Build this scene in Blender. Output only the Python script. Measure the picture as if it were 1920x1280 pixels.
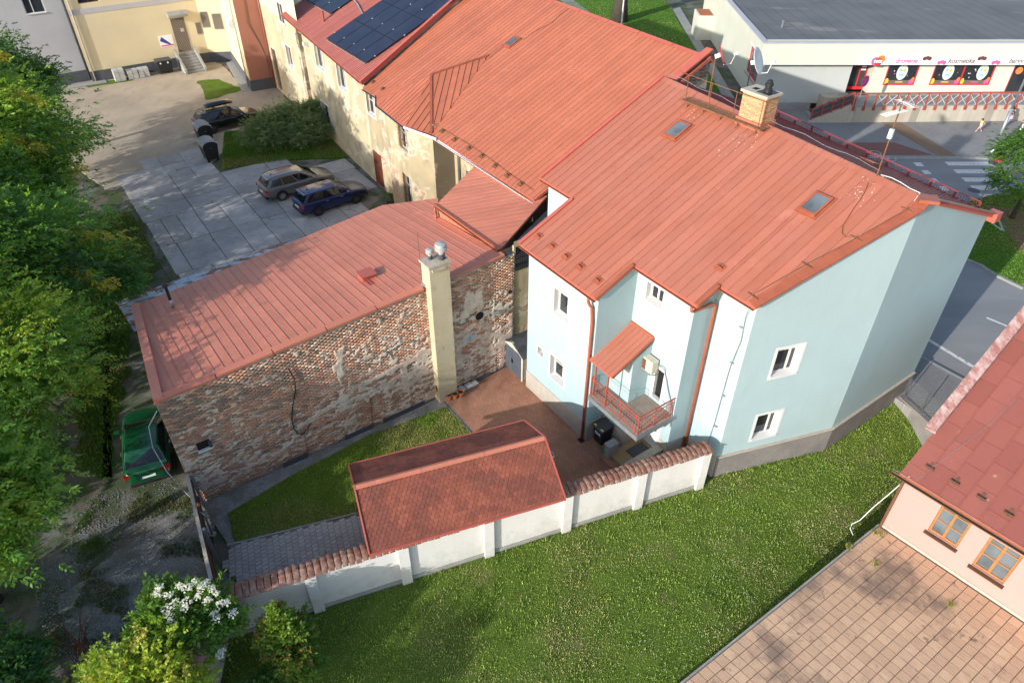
import bpy, bmesh, math, random
import numpy as np
from mathutils import Vector, Matrix, noise as mnoise
random.seed(7); rng = np.random.default_rng(7)
scene = bpy.context.scene
for o in list(bpy.data.objects): bpy.data.objects.remove(o)

# ------------------------------------------------------------ camera, world, sun, exposure
CAM_H, FPX, PITCH, CX, CY = 20.5, 1310.0, math.radians(38.1), 954.0, 640.0
cd = bpy.data.cameras.new('Camera'); cam = bpy.data.objects.new('Camera', cd)
scene.collection.objects.link(cam); scene.camera = cam
cam.location = (0, 0, CAM_H); cam.rotation_euler = (math.pi/2 - PITCH, 0, 0)
cd.sensor_width = 36; cd.lens = FPX/1920*36; cd.shift_x = (960-CX)/1920
cd.clip_start = 0.1; cd.clip_end = 1500
SUN_EL, SHADOW_AZ = math.radians(18.5), math.radians(45.3)
world = bpy.data.worlds.new('World'); scene.world = world; world.use_nodes = True
wn = world.node_tree.nodes; wl = world.node_tree.links; wn.clear()
sky = wn.new('ShaderNodeTexSky'); sky.sky_type = 'NISHITA'; sky.sun_disc = False
sky.sun_elevation = SUN_EL; sky.sun_rotation = math.radians(225); sky.altitude = 200
sky.air_density = 1.0; sky.dust_density = 1.5; sky.ozone_density = 1.0
bgn = wn.new('ShaderNodeBackground'); bgn.inputs[1].default_value = 0.15
wo = wn.new('ShaderNodeOutputWorld'); wl.new(sky.outputs[0], bgn.inputs[0]); wl.new(bgn.outputs[0], wo.inputs[0])
sd = bpy.data.lights.new('Sun', 'SUN'); sun = bpy.data.objects.new('Sun', sd); scene.collection.objects.link(sun)
sd.energy = 3.1; sd.angle = math.radians(0.6); sd.color = (1.0, 0.96, 0.90)
sdir = Vector((math.cos(SHADOW_AZ)*math.cos(SUN_EL), math.sin(SHADOW_AZ)*math.cos(SUN_EL), -math.sin(SUN_EL)))
sun.rotation_euler = sdir.to_track_quat('-Z', 'Y').to_euler(); sun.location = (-40, -40, 40)
vs = scene.view_settings
vs.view_transform = 'Standard'; vs.look = 'None'; vs.exposure = 0.95; vs.gamma = 1.0; vs.use_curve_mapping = False

# ------------------------------------------------------------ photo geometry (pixel -> ray; depth from the surface touched)
_c, _s = math.cos(PITCH), math.sin(PITCH)
CAMP = np.array([0, 0, CAM_H])
def ray(px, py):
    x = (px-CX)/FPX; y = -(py-CY)/FPX
    return np.array([x, _c+y*_s, -_s+y*_c])
def gnd(px, py, z=0.):
    d = ray(px, py); return CAMP + d*((z-CAM_H)/d[2])
A0 = math.radians(-55.2); O = gnd(987, 723)          # yard frame: u along the wing front, v into the block
Uv = np.array([math.cos(A0), math.sin(A0), 0]); Vv = np.array([-math.sin(A0), math.cos(A0), 0])
def W(u, v, z=0.): return O + u*Uv + v*Vv + np.array([0, 0, z])
def uv(p): d = np.asarray(p, float)-O; return np.array([d@Uv, d@Vv, p[2]])
def Gu(px, py, z=0.): return uv(gnd(px, py, z))
def onplane(px, py, p0, n):
    d = ray(px, py); t = ((p0-CAMP)@n)/(d@n); return uv(CAMP+t*d)
def onv(px, py, v): return onplane(px, py, O+v*Vv, Vv)
def onu(px, py, u): return onplane(px, py, O+u*Uv, Uv)
def plane3(a, b, c):
    A, B, C_ = W(*a), W(*b), W(*c); n = np.cross(B-A, C_-A)
    return lambda px, py: onplane(px, py, A, n)
def vplane(a, b): return plane3((a[0], a[1], 0), (b[0], b[1], 0), (a[0], a[1], 1))

# ------------------------------------------------------------ mesh builder
COL = scene.collection
BASE = {}
class MB:
    def __init__(s): s.v = []; s.f = []; s.m = []; s.c = []
    def add(s, vs, fs, m=0, col=None):
        b = len(s.v); s.v += [tuple(map(float, p)) for p in vs]
        for f in fs: s.f.append(tuple(i+b for i in f)); s.m.append(m); s.c.append(col)
        return s
    def quad(s, a, b, c, d, m=0): return s.add([a, b, c, d], [(0, 1, 2, 3)], m)
    def poly(s, pts, m=0): return s.add(pts, [tuple(range(len(pts)))], m)
    def box(s, x0, x1, y0, y1, z0, z1, m=0, col=None):
        v = [(x, y, z) for z in (z0, z1) for y in (y0, y1) for x in (x0, x1)]
        return s.add(v, [(0, 2, 3, 1), (4, 5, 7, 6), (0, 1, 5, 4), (1, 3, 7, 5), (3, 2, 6, 7), (2, 0, 4, 6)], m, col)
    def obox(s, c, ax, ay, az, m=0, col=None):
        c = np.array(c, float); ax, ay, az = [np.array(a, float) for a in (ax, ay, az)]
        v = [c+i*ax+j*ay+k*az for k in (-1, 1) for j in (-1, 1) for i in (-1, 1)]
        return s.add(v, [(0, 2, 3, 1), (4, 5, 7, 6), (0, 1, 5, 4), (1, 3, 7, 5), (3, 2, 6, 7), (2, 0, 4, 6)], m, col)
    def beam(s, p, q, w, h, up=(0, 0, 1), m=0):
        p, q = np.array(p, float), np.array(q, float); d = q-p; L = np.linalg.norm(d)
        if L < 1e-6: return s
        d = d/L; up = np.array(up, float); r = np.cross(d, up)
        if np.linalg.norm(r) < 1e-4: r = np.cross(d, (1, 0, 0))
        r /= np.linalg.norm(r); t = np.cross(r, d)
        return s.obox((p+q)/2, d*L/2, r*w/2, t*h/2, m)
    def tube(s, path, r, n=8, m=0, cap=True):
        P = [np.array(p, float) for p in path]; k = len(P); rr = r if hasattr(r, '__len__') else [r]*k
        ref = np.array((.13, .27, 1.)); rings = []; b = len(s.v)
        for i in range(k):
            d = P[min(i+1, k-1)]-P[max(i-1, 0)]; d = d/(np.linalg.norm(d)+1e-9)
            a = np.cross(d, ref); a /= np.linalg.norm(a)+1e-9; c = np.cross(d, a)
            for j in range(n):
                t = 2*math.pi*j/n; s.v.append(tuple(P[i]+rr[i]*(math.cos(t)*a+math.sin(t)*c)))
        for i in range(k-1):
            for j in range(n):
                s.f.append((b+i*n+j, b+i*n+(j+1) % n, b+(i+1)*n+(j+1) % n, b+(i+1)*n+j)); s.m.append(m); s.c.append(None)
        if cap:
            s.f.append(tuple(b+j for j in range(n))[::-1]); s.f.append(tuple(b+(k-1)*n+j for j in range(n))); s.m += [m, m]; s.c += [None, None]
        return s
    def lathe(s, c, prof, n=16, m=0):
        b = len(s.v)
        for r, z in prof:
            for j in range(n):
                t = 2*math.pi*j/n; s.v.append((c[0]+r*math.cos(t), c[1]+r*math.sin(t), c[2]+z))
        for i in range(len(prof)-1):
            for j in range(n):
                s.f.append((b+i*n+j, b+i*n+(j+1) % n, b+(i+1)*n+(j+1) % n, b+(i+1)*n+j)); s.m.append(m); s.c.append(None)
        s.f.append(tuple(b+j for j in range(n))[::-1]); s.f.append(tuple(b+(len(prof)-1)*n+j for j in range(n))); s.m += [m, m]; s.c += [None, None]
        return s
    def prism(s, poly, z0, z1, m=0):
        k = len(poly); a = 0
        for i in range(k):
            x0, y0 = poly[i][:2]; x1, y1 = poly[(i+1) % k][:2]; a += x0*y1-x1*y0
        if a < 0: poly = poly[::-1]
        g = lambda z, i: z[i] if hasattr(z, '__len__') else z
        if a < 0 and hasattr(z0, '__len__'): z0 = z0[::-1]
        if a < 0 and hasattr(z1, '__len__'): z1 = z1[::-1]
        v = [(p[0], p[1], g(z0, i)) for i, p in enumerate(poly)]+[(p[0], p[1], g(z1, i)) for i, p in enumerate(poly)]
        f = [tuple(range(k))[::-1], tuple(range(k, 2*k))]+[(i, (i+1) % k, k+(i+1) % k, k+i) for i in range(k)]
        return s.add(v, f, m)

def _finish(o, parent, label, cat, group, kind):
    if parent is not None: o.parent = parent
    if label: o['label'] = label
    if cat: o['category'] = cat
    if group: o['group'] = group
    if kind: o['kind'] = kind
    COL.objects.link(o); return o

def E(name, label, cat, base=(0, 0, 0), group=None, frame='uv', rot=0.0):
    """an Empty at a thing's base; frame uv: yard frame; w: world; l: world location, local part coordinates"""
    o = bpy.data.objects.new(name, None); o.empty_display_size = .3
    if frame == 'uv': o.location = W(*base); o.rotation_euler = (0, 0, A0)
    else: o.location = base; o.rotation_euler = (0, 0, rot)
    _finish(o, None, label, cat, group, None)
    BASE[o.name] = tuple(base) if frame in ('uv', 'w') else (0, 0, 0)
    return o

def mk(mb, name, mat, parent=None, label=None, cat=None, group=None, kind=None, frame='uv', base=None, smooth=False, mesh=None, bevel=0):
    """one mesh object; parts take their root's frame, top-level ones stand at their own base"""
    if parent is not None: b = BASE[parent.name]
    elif base is not None: b = base
    elif frame == 'l': b = (0, 0, 0)
    else:
        A = np.array(mb.v); b = (float(A[:, 0].mean()), float(A[:, 1].mean()), float(A[:, 2].min()))
    me = bpy.data.meshes.new(name)
    me.from_pydata([(x-b[0], y-b[1], z-b[2]) for x, y, z in mb.v], [], mb.f)
    mats = mat if isinstance(mat, (list, tuple)) else [mat]
    for m in mats: me.materials.append(m)
    if len(mats) > 1: me.polygons.foreach_set('material_index', mb.m)
    if any(c is not None for c in mb.c):
        at = me.color_attributes.new('Col', 'FLOAT_COLOR', 'CORNER'); buf = []
        for f, c in zip(mb.f, mb.c):
            c = c or (1, 1, 1); buf += [c[0], c[1], c[2], 1.0]*len(f)
        at.data.foreach_set('color', buf)
    if smooth: me.polygons.foreach_set('use_smooth', [True]*len(me.polygons))
    me.update()
    o = bpy.data.objects.new(name, me)
    if parent is None:
        if frame == 'uv': o.location = W(*b); o.rotation_euler = (0, 0, A0)
        elif frame == 'w': o.location = b
    _finish(o, parent, label, cat, group, kind)
    BASE[o.name] = tuple(b)
    if bevel:
        md = o.modifiers.new('bevel', 'BEVEL'); md.width = bevel; md.segments = 2; md.limit_method = 'ANGLE'
    return o

def npmesh(name, V, F, mat, col=None, parent=None, label=None, cat=None, kind=None, loc=(0, 0, 0), group=None, rot=0, smooth=False):
    """large mesh from numpy arrays (col: per-vertex rgb); V in local coordinates"""
    me = bpy.data.meshes.new(name); V = np.asarray(V, np.float32); F = np.asarray(F, np.int32); k = F.shape[1]
    me.vertices.add(len(V)); me.vertices.foreach_set('co', V.ravel())
    me.loops.add(F.size); me.loops.foreach_set('vertex_index', F.ravel())
    me.polygons.add(len(F)); me.polygons.foreach_set('loop_start', np.arange(0, F.size, k, dtype=np.int32))
    me.polygons.foreach_set('loop_total', np.full(len(F), k, np.int32))
    if smooth: me.polygons.foreach_set('use_smooth', np.ones(len(F), bool))
    me.materials.append(mat); me.update(calc_edges=True)
    if col is not None:
        at = me.color_attributes.new('Col', 'FLOAT_COLOR', 'POINT')
        at.data.foreach_set('color', np.c_[col, np.ones(len(col))].astype(np.float32).ravel())
    o = bpy.data.objects.new(name, me)
    if parent is None: o.location = loc; o.rotation_euler = (0, 0, rot)
    BASE[o.name] = (0, 0, 0) if parent is None else BASE[parent.name]
    return _finish(o, parent, label, cat, group, kind)

def copy_tree(o, parent=None, loc=None, rotz=None, label=None, group=None):
    c = o.copy(); COL.objects.link(c); BASE[c.name] = BASE.get(o.name, (0, 0, 0))
    if parent is not None: c.parent = parent
    if loc is not None: c.location = loc
    if rotz is not None: c.rotation_euler = (0, 0, rotz)
    if label: c['label'] = label
    if group: c['group'] = group
    for ch in list(o.children): copy_tree(ch, c)
    return c

def vnoise(x, y, seed=0):
    x = np.asarray(x, float); y = np.asarray(y, float); xi = np.floor(x).astype(int); yi = np.floor(y).astype(int)
    fx, fy = x-xi, y-yi; fx = fx*fx*(3-2*fx); fy = fy*fy*(3-2*fy)
    def h(a, b):
        n = (a*374761393+b*668265263+seed*1442695041) & 0x7fffffff
        n = ((n ^ (n >> 13))*1274126177) & 0x7fffffff
        return ((n ^ (n >> 16)) & 0xffff)/65535.
    return (h(xi, yi)*(1-fx)+h(xi+1, yi)*fx)*(1-fy)+(h(xi, yi+1)*(1-fx)+h(xi+1, yi+1)*fx)*fy
def fbm(x, y, seed=0, oct=4):
    t = 0; a = .5; s = 0
    for i in range(oct): t = t+a*vnoise(np.asarray(x)*2**i, np.asarray(y)*2**i, seed+i*17); s += a; a *= .55
    return t/s
def inpoly(x, y, poly):
    x = np.asarray(x); y = np.asarray(y); r = np.zeros(x.shape, bool); k = len(poly)
    for i in range(k):
        x0, y0 = poly[i][:2]; x1, y1 = poly[(i+1) % k][:2]
        with np.errstate(divide='ignore', invalid='ignore'):
            c = ((y0 > y) != (y1 > y)) & (x < (x1-x0)*(y-y0)/(y1-y0+1e-12)+x0)
        r ^= c
    return r
def sstep(a, b, x): t = np.clip((np.asarray(x)-a)/(b-a), 0, 1); return t*t*(3-2*t)
# ------------------------------------------------------------ materials
class NT:
    """small helper around one material's node tree"""
    def __init__(s, name):
        s.mat = bpy.data.materials.new(name); s.mat.use_nodes = True; s.t = s.mat.node_tree; s.n = s.t.nodes
        s.b = s.n['Principled BSDF']; s.out = s.n['Material Output']
        s.tc = s.n.new('ShaderNodeTexCoord'); s.co = s.tc.outputs['Object']
    def new(s, k, **kw):
        n = s.n.new(k)
        for a, v in kw.items(): setattr(n, a, v)
        return n
    def L(s, a, b): s.t.links.new(a, b)
    def val(s, sock, v):
        if hasattr(v, 'links') or isinstance(v, bpy.types.NodeSocket): s.L(v, sock)
        else: sock.default_value = v
    def noise(s, scale, detail=5, rough=.6, co=None, dist=0):
        n = s.new('ShaderNodeTexNoise'); n.inputs['Scale'].default_value = scale; n.inputs['Detail'].default_value = detail
        n.inputs['Roughness'].default_value = rough; n.inputs['Distortion'].default_value = dist; s.L(co or s.co, n.inputs['Vector']); return n.outputs['Fac']
    def ramp(s, fac, lo, hi, c0=0., c1=1.):
        n = s.new('ShaderNodeMapRange'); n.clamp = True
        for i, v in zip(('From Min', 'From Max', 'To Min', 'To Max'), (lo, hi, c0, c1)): n.inputs[i].default_value = v
        s.val(n.inputs['Value'], fac); return n.outputs[0]
    def mix(s, fac, a, b, mode='MIX'):
        n = s.new('ShaderNodeMix'); n.data_type = 'RGBA'; n.blend_type = mode; n.clamp_factor = True
        s.val(n.inputs[0], fac)
        for sock, v in ((n.inputs[6], a), (n.inputs[7], b)):
            if isinstance(v, bpy.types.NodeSocket): s.L(v, sock)
            else: sock.default_value = (*v[:3], 1)
        return n.outputs[2]
    def math(s, op, a, b=0.):
        n = s.new('ShaderNodeMath', operation=op); s.val(n.inputs[0], a); s.val(n.inputs[1], b); return n.outputs[0]
    def scaled(s, sx, sy, sz, rot=(0, 0, 0), loc=(0, 0, 0)):
        n = s.new('ShaderNodeMapping'); n.inputs['Scale'].default_value = (sx, sy, sz); n.inputs['Rotation'].default_value = rot; n.inputs['Location'].default_value = loc
        s.L(s.co, n.inputs[0]); return n.outputs[0]
    def attr(s, name='Col'): n = s.new('ShaderNodeAttribute', attribute_name=name); return n.outputs['Color']
    def orand(s): return s.new('ShaderNodeObjectInfo').outputs['Random']
    def sep(s, co=None): n = s.new('ShaderNodeSeparateXYZ'); s.L(co or s.co, n.inputs[0]); return n.outputs
    def bump(s, h, strength=.3, dist=.02):
        n = s.new('ShaderNodeBump'); n.inputs['Strength'].default_value = strength; n.inputs['Distance'].default_value = dist
        s.L(h, n.inputs['Height']); s.L(n.outputs[0], s.b.inputs['Normal'])
    def done(s, col, rough=.7, spec=.5, metal=0.):
        s.val(s.b.inputs['Base Color'], (*col, 1) if isinstance(col, tuple) else col)
        s.val(s.b.inputs['Roughness'], rough); s.b.inputs['Specular IOR Level'].default_value = spec; s.b.inputs['Metallic'].default_value = metal
        return s.mat

def pm(name, c, c2=None, scale=2., rough=.75, spec=.35, metal=0., bump=0., bscale=80., fine=.12, orand=0., attr=False, dist=.01):
    """general surface: two tones by low-frequency noise, fine speckle, optional bump and per-object tone"""
    t = NT(name); c2 = c2 or tuple(x*.82 for x in c)
    col = t.mix(t.ramp(t.noise(scale, 6), .35, .65), c, c2)
    f = t.noise(scale*14+8, 3)
    col = t.mix(t.ramp(f, .3, .7, 0, fine*2), col, tuple(x*.55 for x in c2))
    if orand:
        col = t.mix(1., col, t.mix(t.orand(), (1-orand,)*3, (1+orand,)*3), 'MULTIPLY')
    if attr: col = t.mix(1., col, t.attr(), 'MULTIPLY')
    if bump: t.bump(t.noise(bscale, 4), bump, dist)
    return t.done(col, rough, spec, metal)

M = {}
def roofmat(name, c, c2, dirt, rough=.42):
    t = NT(name)
    col = t.mix(t.ramp(t.noise(.4, 6, .65), .36, .66), c, c2)
    st = t.noise(1.4, 7, .7, co=t.scaled(1.6, .22, 1.)); col = t.mix(t.ramp(st, .50, .78, 0, .6), col, dirt)
    col = t.mix(t.ramp(t.noise(.9, 7, .72), .60, .74, 0, .35), col, tuple(min(1, x*1.25+.06) for x in c))
    col = t.mix(t.ramp(t.noise(7, 6, .75), .66, .74, 0, .5), col, tuple(x*.6 for x in dirt))
    col = t.mix(t.ramp(t.noise(38, 2), .62, .8, 0, .25), col, tuple(min(1, x*1.5+.05) for x in c))
    col = t.mix(1., col, t.mix(t.orand(), (.90,)*3, (1.06,)*3), 'MULTIPLY')
    t.bump(t.noise(2.6, 4, .6), .35, .02)
    return t.done(col, t.ramp(t.noise(3), .3, .7, rough-.06, rough+.12), .3)
M['roof'] = roofmat('roof_red', (.42, .138, .078), (.36, .117, .068), (.28, .094, .058))
M['roof_house'] = roofmat('roof_red_house', (.355, .120, .075), (.355, .135, .095), (.26, .084, .056))
M['roof_pink'] = roofmat('roof_faded', (.40, .135, .11), (.35, .115, .09), (.27, .10, .08))
M['roof_annex'] = roofmat('roof_annex', (.55, .195, .122), (.48, .165, .105), (.37, .13, .09))
M['roof_lean'] = roofmat('roof_lean_to', (.54, .20, .125), (.48, .17, .11), (.36, .125, .085))
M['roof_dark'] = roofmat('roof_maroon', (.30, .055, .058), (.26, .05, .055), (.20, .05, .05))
M['trim'] = pm('red_trim', (.46, .115, .08), (.40, .10, .075), rough=.45)
M['trim_brown'] = pm('brown_trim', (.34, .10, .055), rough=.45)
M['pipe'] = pm('copper_red_pipe', (.38, .105, .055), (.33, .085, .045), rough=.45)
M['rail_red'] = pm('red_rail', (.42, .075, .05), rough=.5)
M['steel'] = pm('galvanised', (.42, .45, .47), (.33, .36, .38), rough=.4, metal=.6)
M['white_metal'] = pm('white_metal', (.75, .76, .76), rough=.45)
M['black'] = pm('black_plastic', (.022, .024, .027), rough=.5)
M['dark'] = pm('dark_interior', (.012, .012, .013), rough=.9)
M['dgrey'] = pm('dark_grey_paint', (.07, .075, .085), rough=.6)
M['rust'] = pm('rusty_iron', (.21, .095, .045), (.13, .055, .03), scale=6, rough=.85)
M['rustgrate'] = pm('rusty_grating', (.27, .13, .06), (.18, .08, .04), scale=8, rough=.85)
M['concrete'] = pm('concrete', (.36, .35, .325), (.27, .265, .25), scale=1.5, rough=.9, bump=.3, bscale=60, fine=.2)
M['slab'] = None
M['kerb'] = pm('kerb_stone', (.36, .36, .35), (.28, .28, .27), scale=3, rough=.9, fine=.2, orand=.08)
M['white_wall'] = None
M['cream'] = pm('cream_render', (.68, .58, .385), (.63, .535, .355), scale=.4, rough=.9, fine=.05)
M['lav'] = pm('lavender_render', (.47, .46, .48), (.42, .41, .43), scale=.4, rough=.9, fine=.05)
M['terracotta'] = pm('terracotta_render', (.42, .175, .115), (.37, .155, .10), scale=.5, rough=.9, fine=.06)
M['greyplinth'] = pm('grey_plinth', (.10, .105, .12), rough=.8)
M['glass'] = None
M['upvc'] = pm('white_upvc', (.64, .64, .625), (.58, .58, .57), rough=.35, fine=.03)
M['trimwhite'] = pm('white_render_trim', (.64, .63, .61), (.58, .57, .55), rough=.8, fine=.05)
M['wood'] = pm('honey_wood', (.36, .17, .062), (.30, .14, .05), scale=5, rough=.5)
M['wooddeck'] = pm('grey_deck', (.30, .25, .20), (.24, .20, .165), scale=4, rough=.85, orand=.12)
M['brownwood'] = pm('brown_wood', (.14, .07, .04), scale=5, rough=.7)
M['pink'] = pm('pink_render', (.46, .262, .238), (.44, .25, .225), scale=.5, rough=.9, fine=.04)
M['tyre'] = pm('tyre', (.018, .018, .018), rough=.85)
M['clay'] = pm('clay_pot', (.42, .15, .065), (.34, .12, .05), scale=8, rough=.85)
M['soil'] = pm('soil', (.05, .035, .025), scale=10, rough=1.)
M['lamp_red'] = pm('tail_lens', (.45, .02, .02), rough=.15, fine=0)
M['lamp_white'] = pm('head_lens', (.55, .56, .57), rough=.12, fine=0)
M['chrome'] = pm('bright_alloy', (.60, .61, .62), rough=.25, metal=.8, fine=0)
M['green_plastic'] = pm('green_plastic', (.03, .28, .06), rough=.45)
M['bark'] = pm('bark', (.085, .065, .048), (.05, .04, .03), scale=4, rough=.95, bump=.5, bscale=25, dist=.03)
M['twig'] = pm('twig', (.19, .16, .125), rough=.9)
M['gravelstone'] = pm('grey_block', (.47, .47, .46), (.40, .40, .39), scale=5, rough=.9, orand=.08)
def glassmat(name, c, rough=.06):
    t = NT(name); col = t.mix(t.ramp(t.noise(.9, 3), .4, .62), c, tuple(x*.55 for x in c))
    return t.done(col, rough, .6)
M['glass'] = glassmat('window_glass', (.030, .036, .042))
M['carglass'] = glassmat('car_glass', (.012, .015, .018), .04)
M['skyglass'] = glassmat('roof_glass', (.13, .155, .175), .12)
def carpaint(name, c, flake=.0):
    t = NT(name); t.b.inputs['Coat Weight'].default_value = .8; t.b.inputs['Coat Roughness'].default_value = .06
    return t.done(c, .3, .5, flake)
M['paint_blue'] = carpaint('car_blue', (.005, .016, .09), .3)
M['paint_grey'] = carpaint('car_grey', (.17, .16, .155), .4)
M['paint_black'] = carpaint('car_black', (.008, .009, .011), .2)
M['paint_green'] = carpaint('car_green', (.007, .10, .036), .3)
def flat(name, c, rough=.6): 
    t = NT(name); return t.done(c, rough, .3)
def stucco(name, c, streak, bump=.25):
    t = NT(name); col = t.mix(t.ramp(t.noise(.5, 5), .35, .68), c, tuple(x*.93 for x in c))
    st = t.noise(2.2, 5, .6, co=t.scaled(1, 1, .18)); col = t.mix(t.ramp(st, .56, .78, 0, .35), col, streak)
    col = t.mix(t.ramp(t.noise(.28, 6, .7, dist=.6), .54, .60, 0, .10), col, tuple(min(1, x*1.18) for x in c))
    run = t.noise(5., 6, .7, co=t.scaled(.7, .7, .09)); col = t.mix(t.ramp(run, .56, .78, 0, .22), col, tuple(x*.78 for x in streak))
    zz = t.sep()[2]; spl = t.math('ADD', t.ramp(zz, 0., 1.6, .30, 0.), t.math('MULTIPLY', t.noise(3., 6, .7), .6)); col = t.mix(t.ramp(spl, .42, .72, 0, .55), col, tuple(x*.62 for x in streak))
    t.bump(t.math('ADD', t.noise(140, 3), t.math('MULTIPLY', t.noise(3.5, 4), 4.)), bump, .006); return t.done(col, .9, .2)
M['blue'] = stucco('blue_render', (.34, .452, .472), (.30, .375, .38))
M['plinth'] = stucco('beige_plinth', (.42, .385, .33), (.33, .30, .26))
M['plinthgrey'] = pm('pebble_plinth', (.27, .25, .24), (.20, .185, .18), scale=1.5, rough=.95, bump=.8, bscale=45, fine=.35)
M['garden_white'] = stucco('white_garden_wall', (.64, .625, .60), (.50, .46, .39))
M['shopwall'] = stucco('pale_cream_shop', (.57, .57, .48), (.52, .52, .44))
M['shopgrey'] = stucco('shaded_grey_shop_render', (.46, .47, .445), (.39, .40, .38))  # grey copy of the shop render, with the blank wall's shade put in
M['yellowold'] = stucco('aged_yellow_render', (.60, .47, .265), (.40, .34, .25))
def oldrender(name, c, brickamt):
    """peeling render: plaster, grey repair patches and bare brick showing through"""
    t = NT(name); x, y, z = t.sep()
    col = t.mix(t.ramp(t.noise(.45, 5), .4, .62), c, tuple(q*.8 for q in c))
    col = t.mix(t.ramp(t.noise(2.4, 6, .7, co=t.scaled(1, 1, .25)), .5, .72, 0, .7), col, (.20, .175, .14))
    mask = t.noise(.62, 7, .62, dist=.4); pale = t.ramp(mask, .52, .56); col = t.mix(pale, col, (.52, .45, .34))
    m2 = t.math('ADD', mask, t.ramp(z, 0, 5, .06, -.04)); bm = t.ramp(m2, brickamt, brickamt+.025)
    co = t.new('ShaderNodeCombineXYZ'); t.L(t.math('ADD', x, y), co.inputs[0]); t.L(z, co.inputs[1])
    bt = t.new('ShaderNodeTexBrick'); t.L(co.outputs[0], bt.inputs['Vector']); bt.inputs['Scale'].default_value = 1.; bt.inputs['Brick Width'].default_value = .27
    bt.inputs['Row Height'].default_value = .078; bt.inputs['Mortar Size'].default_value = .012
    bt.inputs['Color1'].default_value = (.36, .13, .065, 1); bt.inputs['Color2'].default_value = (.42, .25, .15, 1); bt.inputs['Mortar'].default_value = (.48, .42, .33, 1)
    col = t.mix(bm, col, bt.outputs['Color'])
    h = t.math('SUBTRACT', t.noise(12, 5), t.math('MULTIPLY', bm, .8)); t.bump(h, .5, .03)
    return t.done(col, .95, .15)
M['old'] = oldrender('peeling_render', (.44, .36, .23), .60)
M['old2'] = oldrender('patched_yellow_render', (.52, .44, .285), .74)
M['old_bay'] = oldrender('peeling_bay_render', (.44, .36, .225), .565)
M['old_dark'] = oldrender('dark_peeling_render', (.22, .18, .125), .57)  # darker tone of the peeling render
# annex bricks: tone comes from a per-brick colour
t = NT('old_brick'); c = t.mix(t.ramp(t.noise(30, 4), .35, .7, 0, .55), t.attr(), (.10, .07, .055)); t.bump(t.noise(60, 4), .6, .01); M['brick'] = t.done(c, .95, .15)
t = NT('lime_plaster'); c = t.mix(t.ramp(t.noise(9, 6, .7), .5, .70, 0, .6), t.attr(), (.30, .19, .13)); t.bump(t.noise(22, 6), .7, .03); M['plaster'] = t.done(c, .97, .1)
t = NT('pale_cement'); c = t.mix(t.ramp(t.noise(1.6, 6), .35, .65), (.50, .45, .38), (.40, .34, .27)); c = t.mix(t.ramp(t.noise(9, 6, .7), .5, .68, 0, .6), c, (.28, .21, .16)); t.bump(t.noise(22, 6), .7, .03); M['cement'] = t.done(c, .97, .1)
t = NT('mortar'); c = t.mix(t.ramp(t.noise(1.2, 6), .4, .66), (.46, .395, .315), (.27, .21, .16)); t.bump(t.noise(30, 5), .6, .02); M['mortar'] = t.done(c, .97, .1)
t = NT('chimney_render'); c = t.mix(t.ramp(t.noise(1.2, 6), .4, .66), (.52, .44, .295), (.44, .37, .25)); c = t.mix(t.ramp(t.noise(4, 6, co=t.scaled(1, 1, .5)), .58, .75, 0, .8), c, (.30, .25, .18)); t.bump(t.noise(25, 6), .5, .03); M['chim'] = t.done(c, .95, .15)
t = NT('lichen_tile'); c = t.mix(t.orand(), (.20, .088, .06), (.27, .125, .085)); c = t.mix(t.ramp(t.noise(7, 6, .7), .48, .60, 0, .65), c, (.36, .28, .22)); c = t.mix(t.ramp(t.noise(16, 5), .60, .70, 0, .8), c, (.09, .06, .05)); t.bump(t.noise(30, 4), .4, .01); M['coping'] = t.done(c, .9, .2)
t = NT('terrace_tile')
geo = t.new('ShaderNodeNewGeometry').outputs['Position']
c = t.mix(t.orand(), (.50, .325, .21), (.59, .395, .255)); c = t.mix(t.ramp(t.noise(5, 5), .45, .7, 0, .5), c, (.42, .26, .18))
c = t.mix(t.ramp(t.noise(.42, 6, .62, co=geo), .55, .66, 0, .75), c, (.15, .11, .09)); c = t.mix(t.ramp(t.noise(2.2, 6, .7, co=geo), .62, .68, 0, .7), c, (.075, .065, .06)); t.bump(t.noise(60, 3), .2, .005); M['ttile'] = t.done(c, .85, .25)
M['grout'] = pm('dark_grout', (.19, .145, .11), (.14, .11, .085), rough=1.)
t = NT('grey_paver'); geo = t.new('ShaderNodeNewGeometry').outputs['Position']
c = t.mix(t.orand(), (.33, .31, .29), (.41, .385, .36)); c = t.mix(t.ramp(t.noise(.9, 5, co=geo), .58, .72, 0, .7), c, (.18, .165, .155)); c = t.mix(t.ramp(t.noise(80, 2), .5, .75, 0, .4), c, (.17, .16, .15)); M['gpaver'] = t.done(c, .92, .2)
t = NT('slab_concrete'); geo = t.new('ShaderNodeNewGeometry').outputs['Position']
c = t.mix(t.ramp(t.noise(.5, 6, .65, co=geo), .36, .64), (.40, .385, .37), (.285, .275, .27)); c = t.mix(t.ramp(t.noise(1.7, 7, .72, co=geo), .52, .70, 0, .65), c, (.20, .19, .18)); c = t.mix(t.ramp(t.noise(40, 4, co=geo), .5, .75, 0, .4), c, (.55, .53, .50))
v = t.new('ShaderNodeTexVoronoi', feature='DISTANCE_TO_EDGE'); v.inputs['Scale'].default_value = .55; wv = t.new('ShaderNodeVectorMath', operation='ADD'); nz = t.new('ShaderNodeTexNoise'); nz.inputs['Scale'].default_value = 1.6; t.L(geo, nz.inputs['Vector']); t.L(geo, wv.inputs[0]); t.L(nz.outputs['Color'], wv.inputs[1]); t.L(wv.outputs[0], v.inputs['Vector'])
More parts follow.
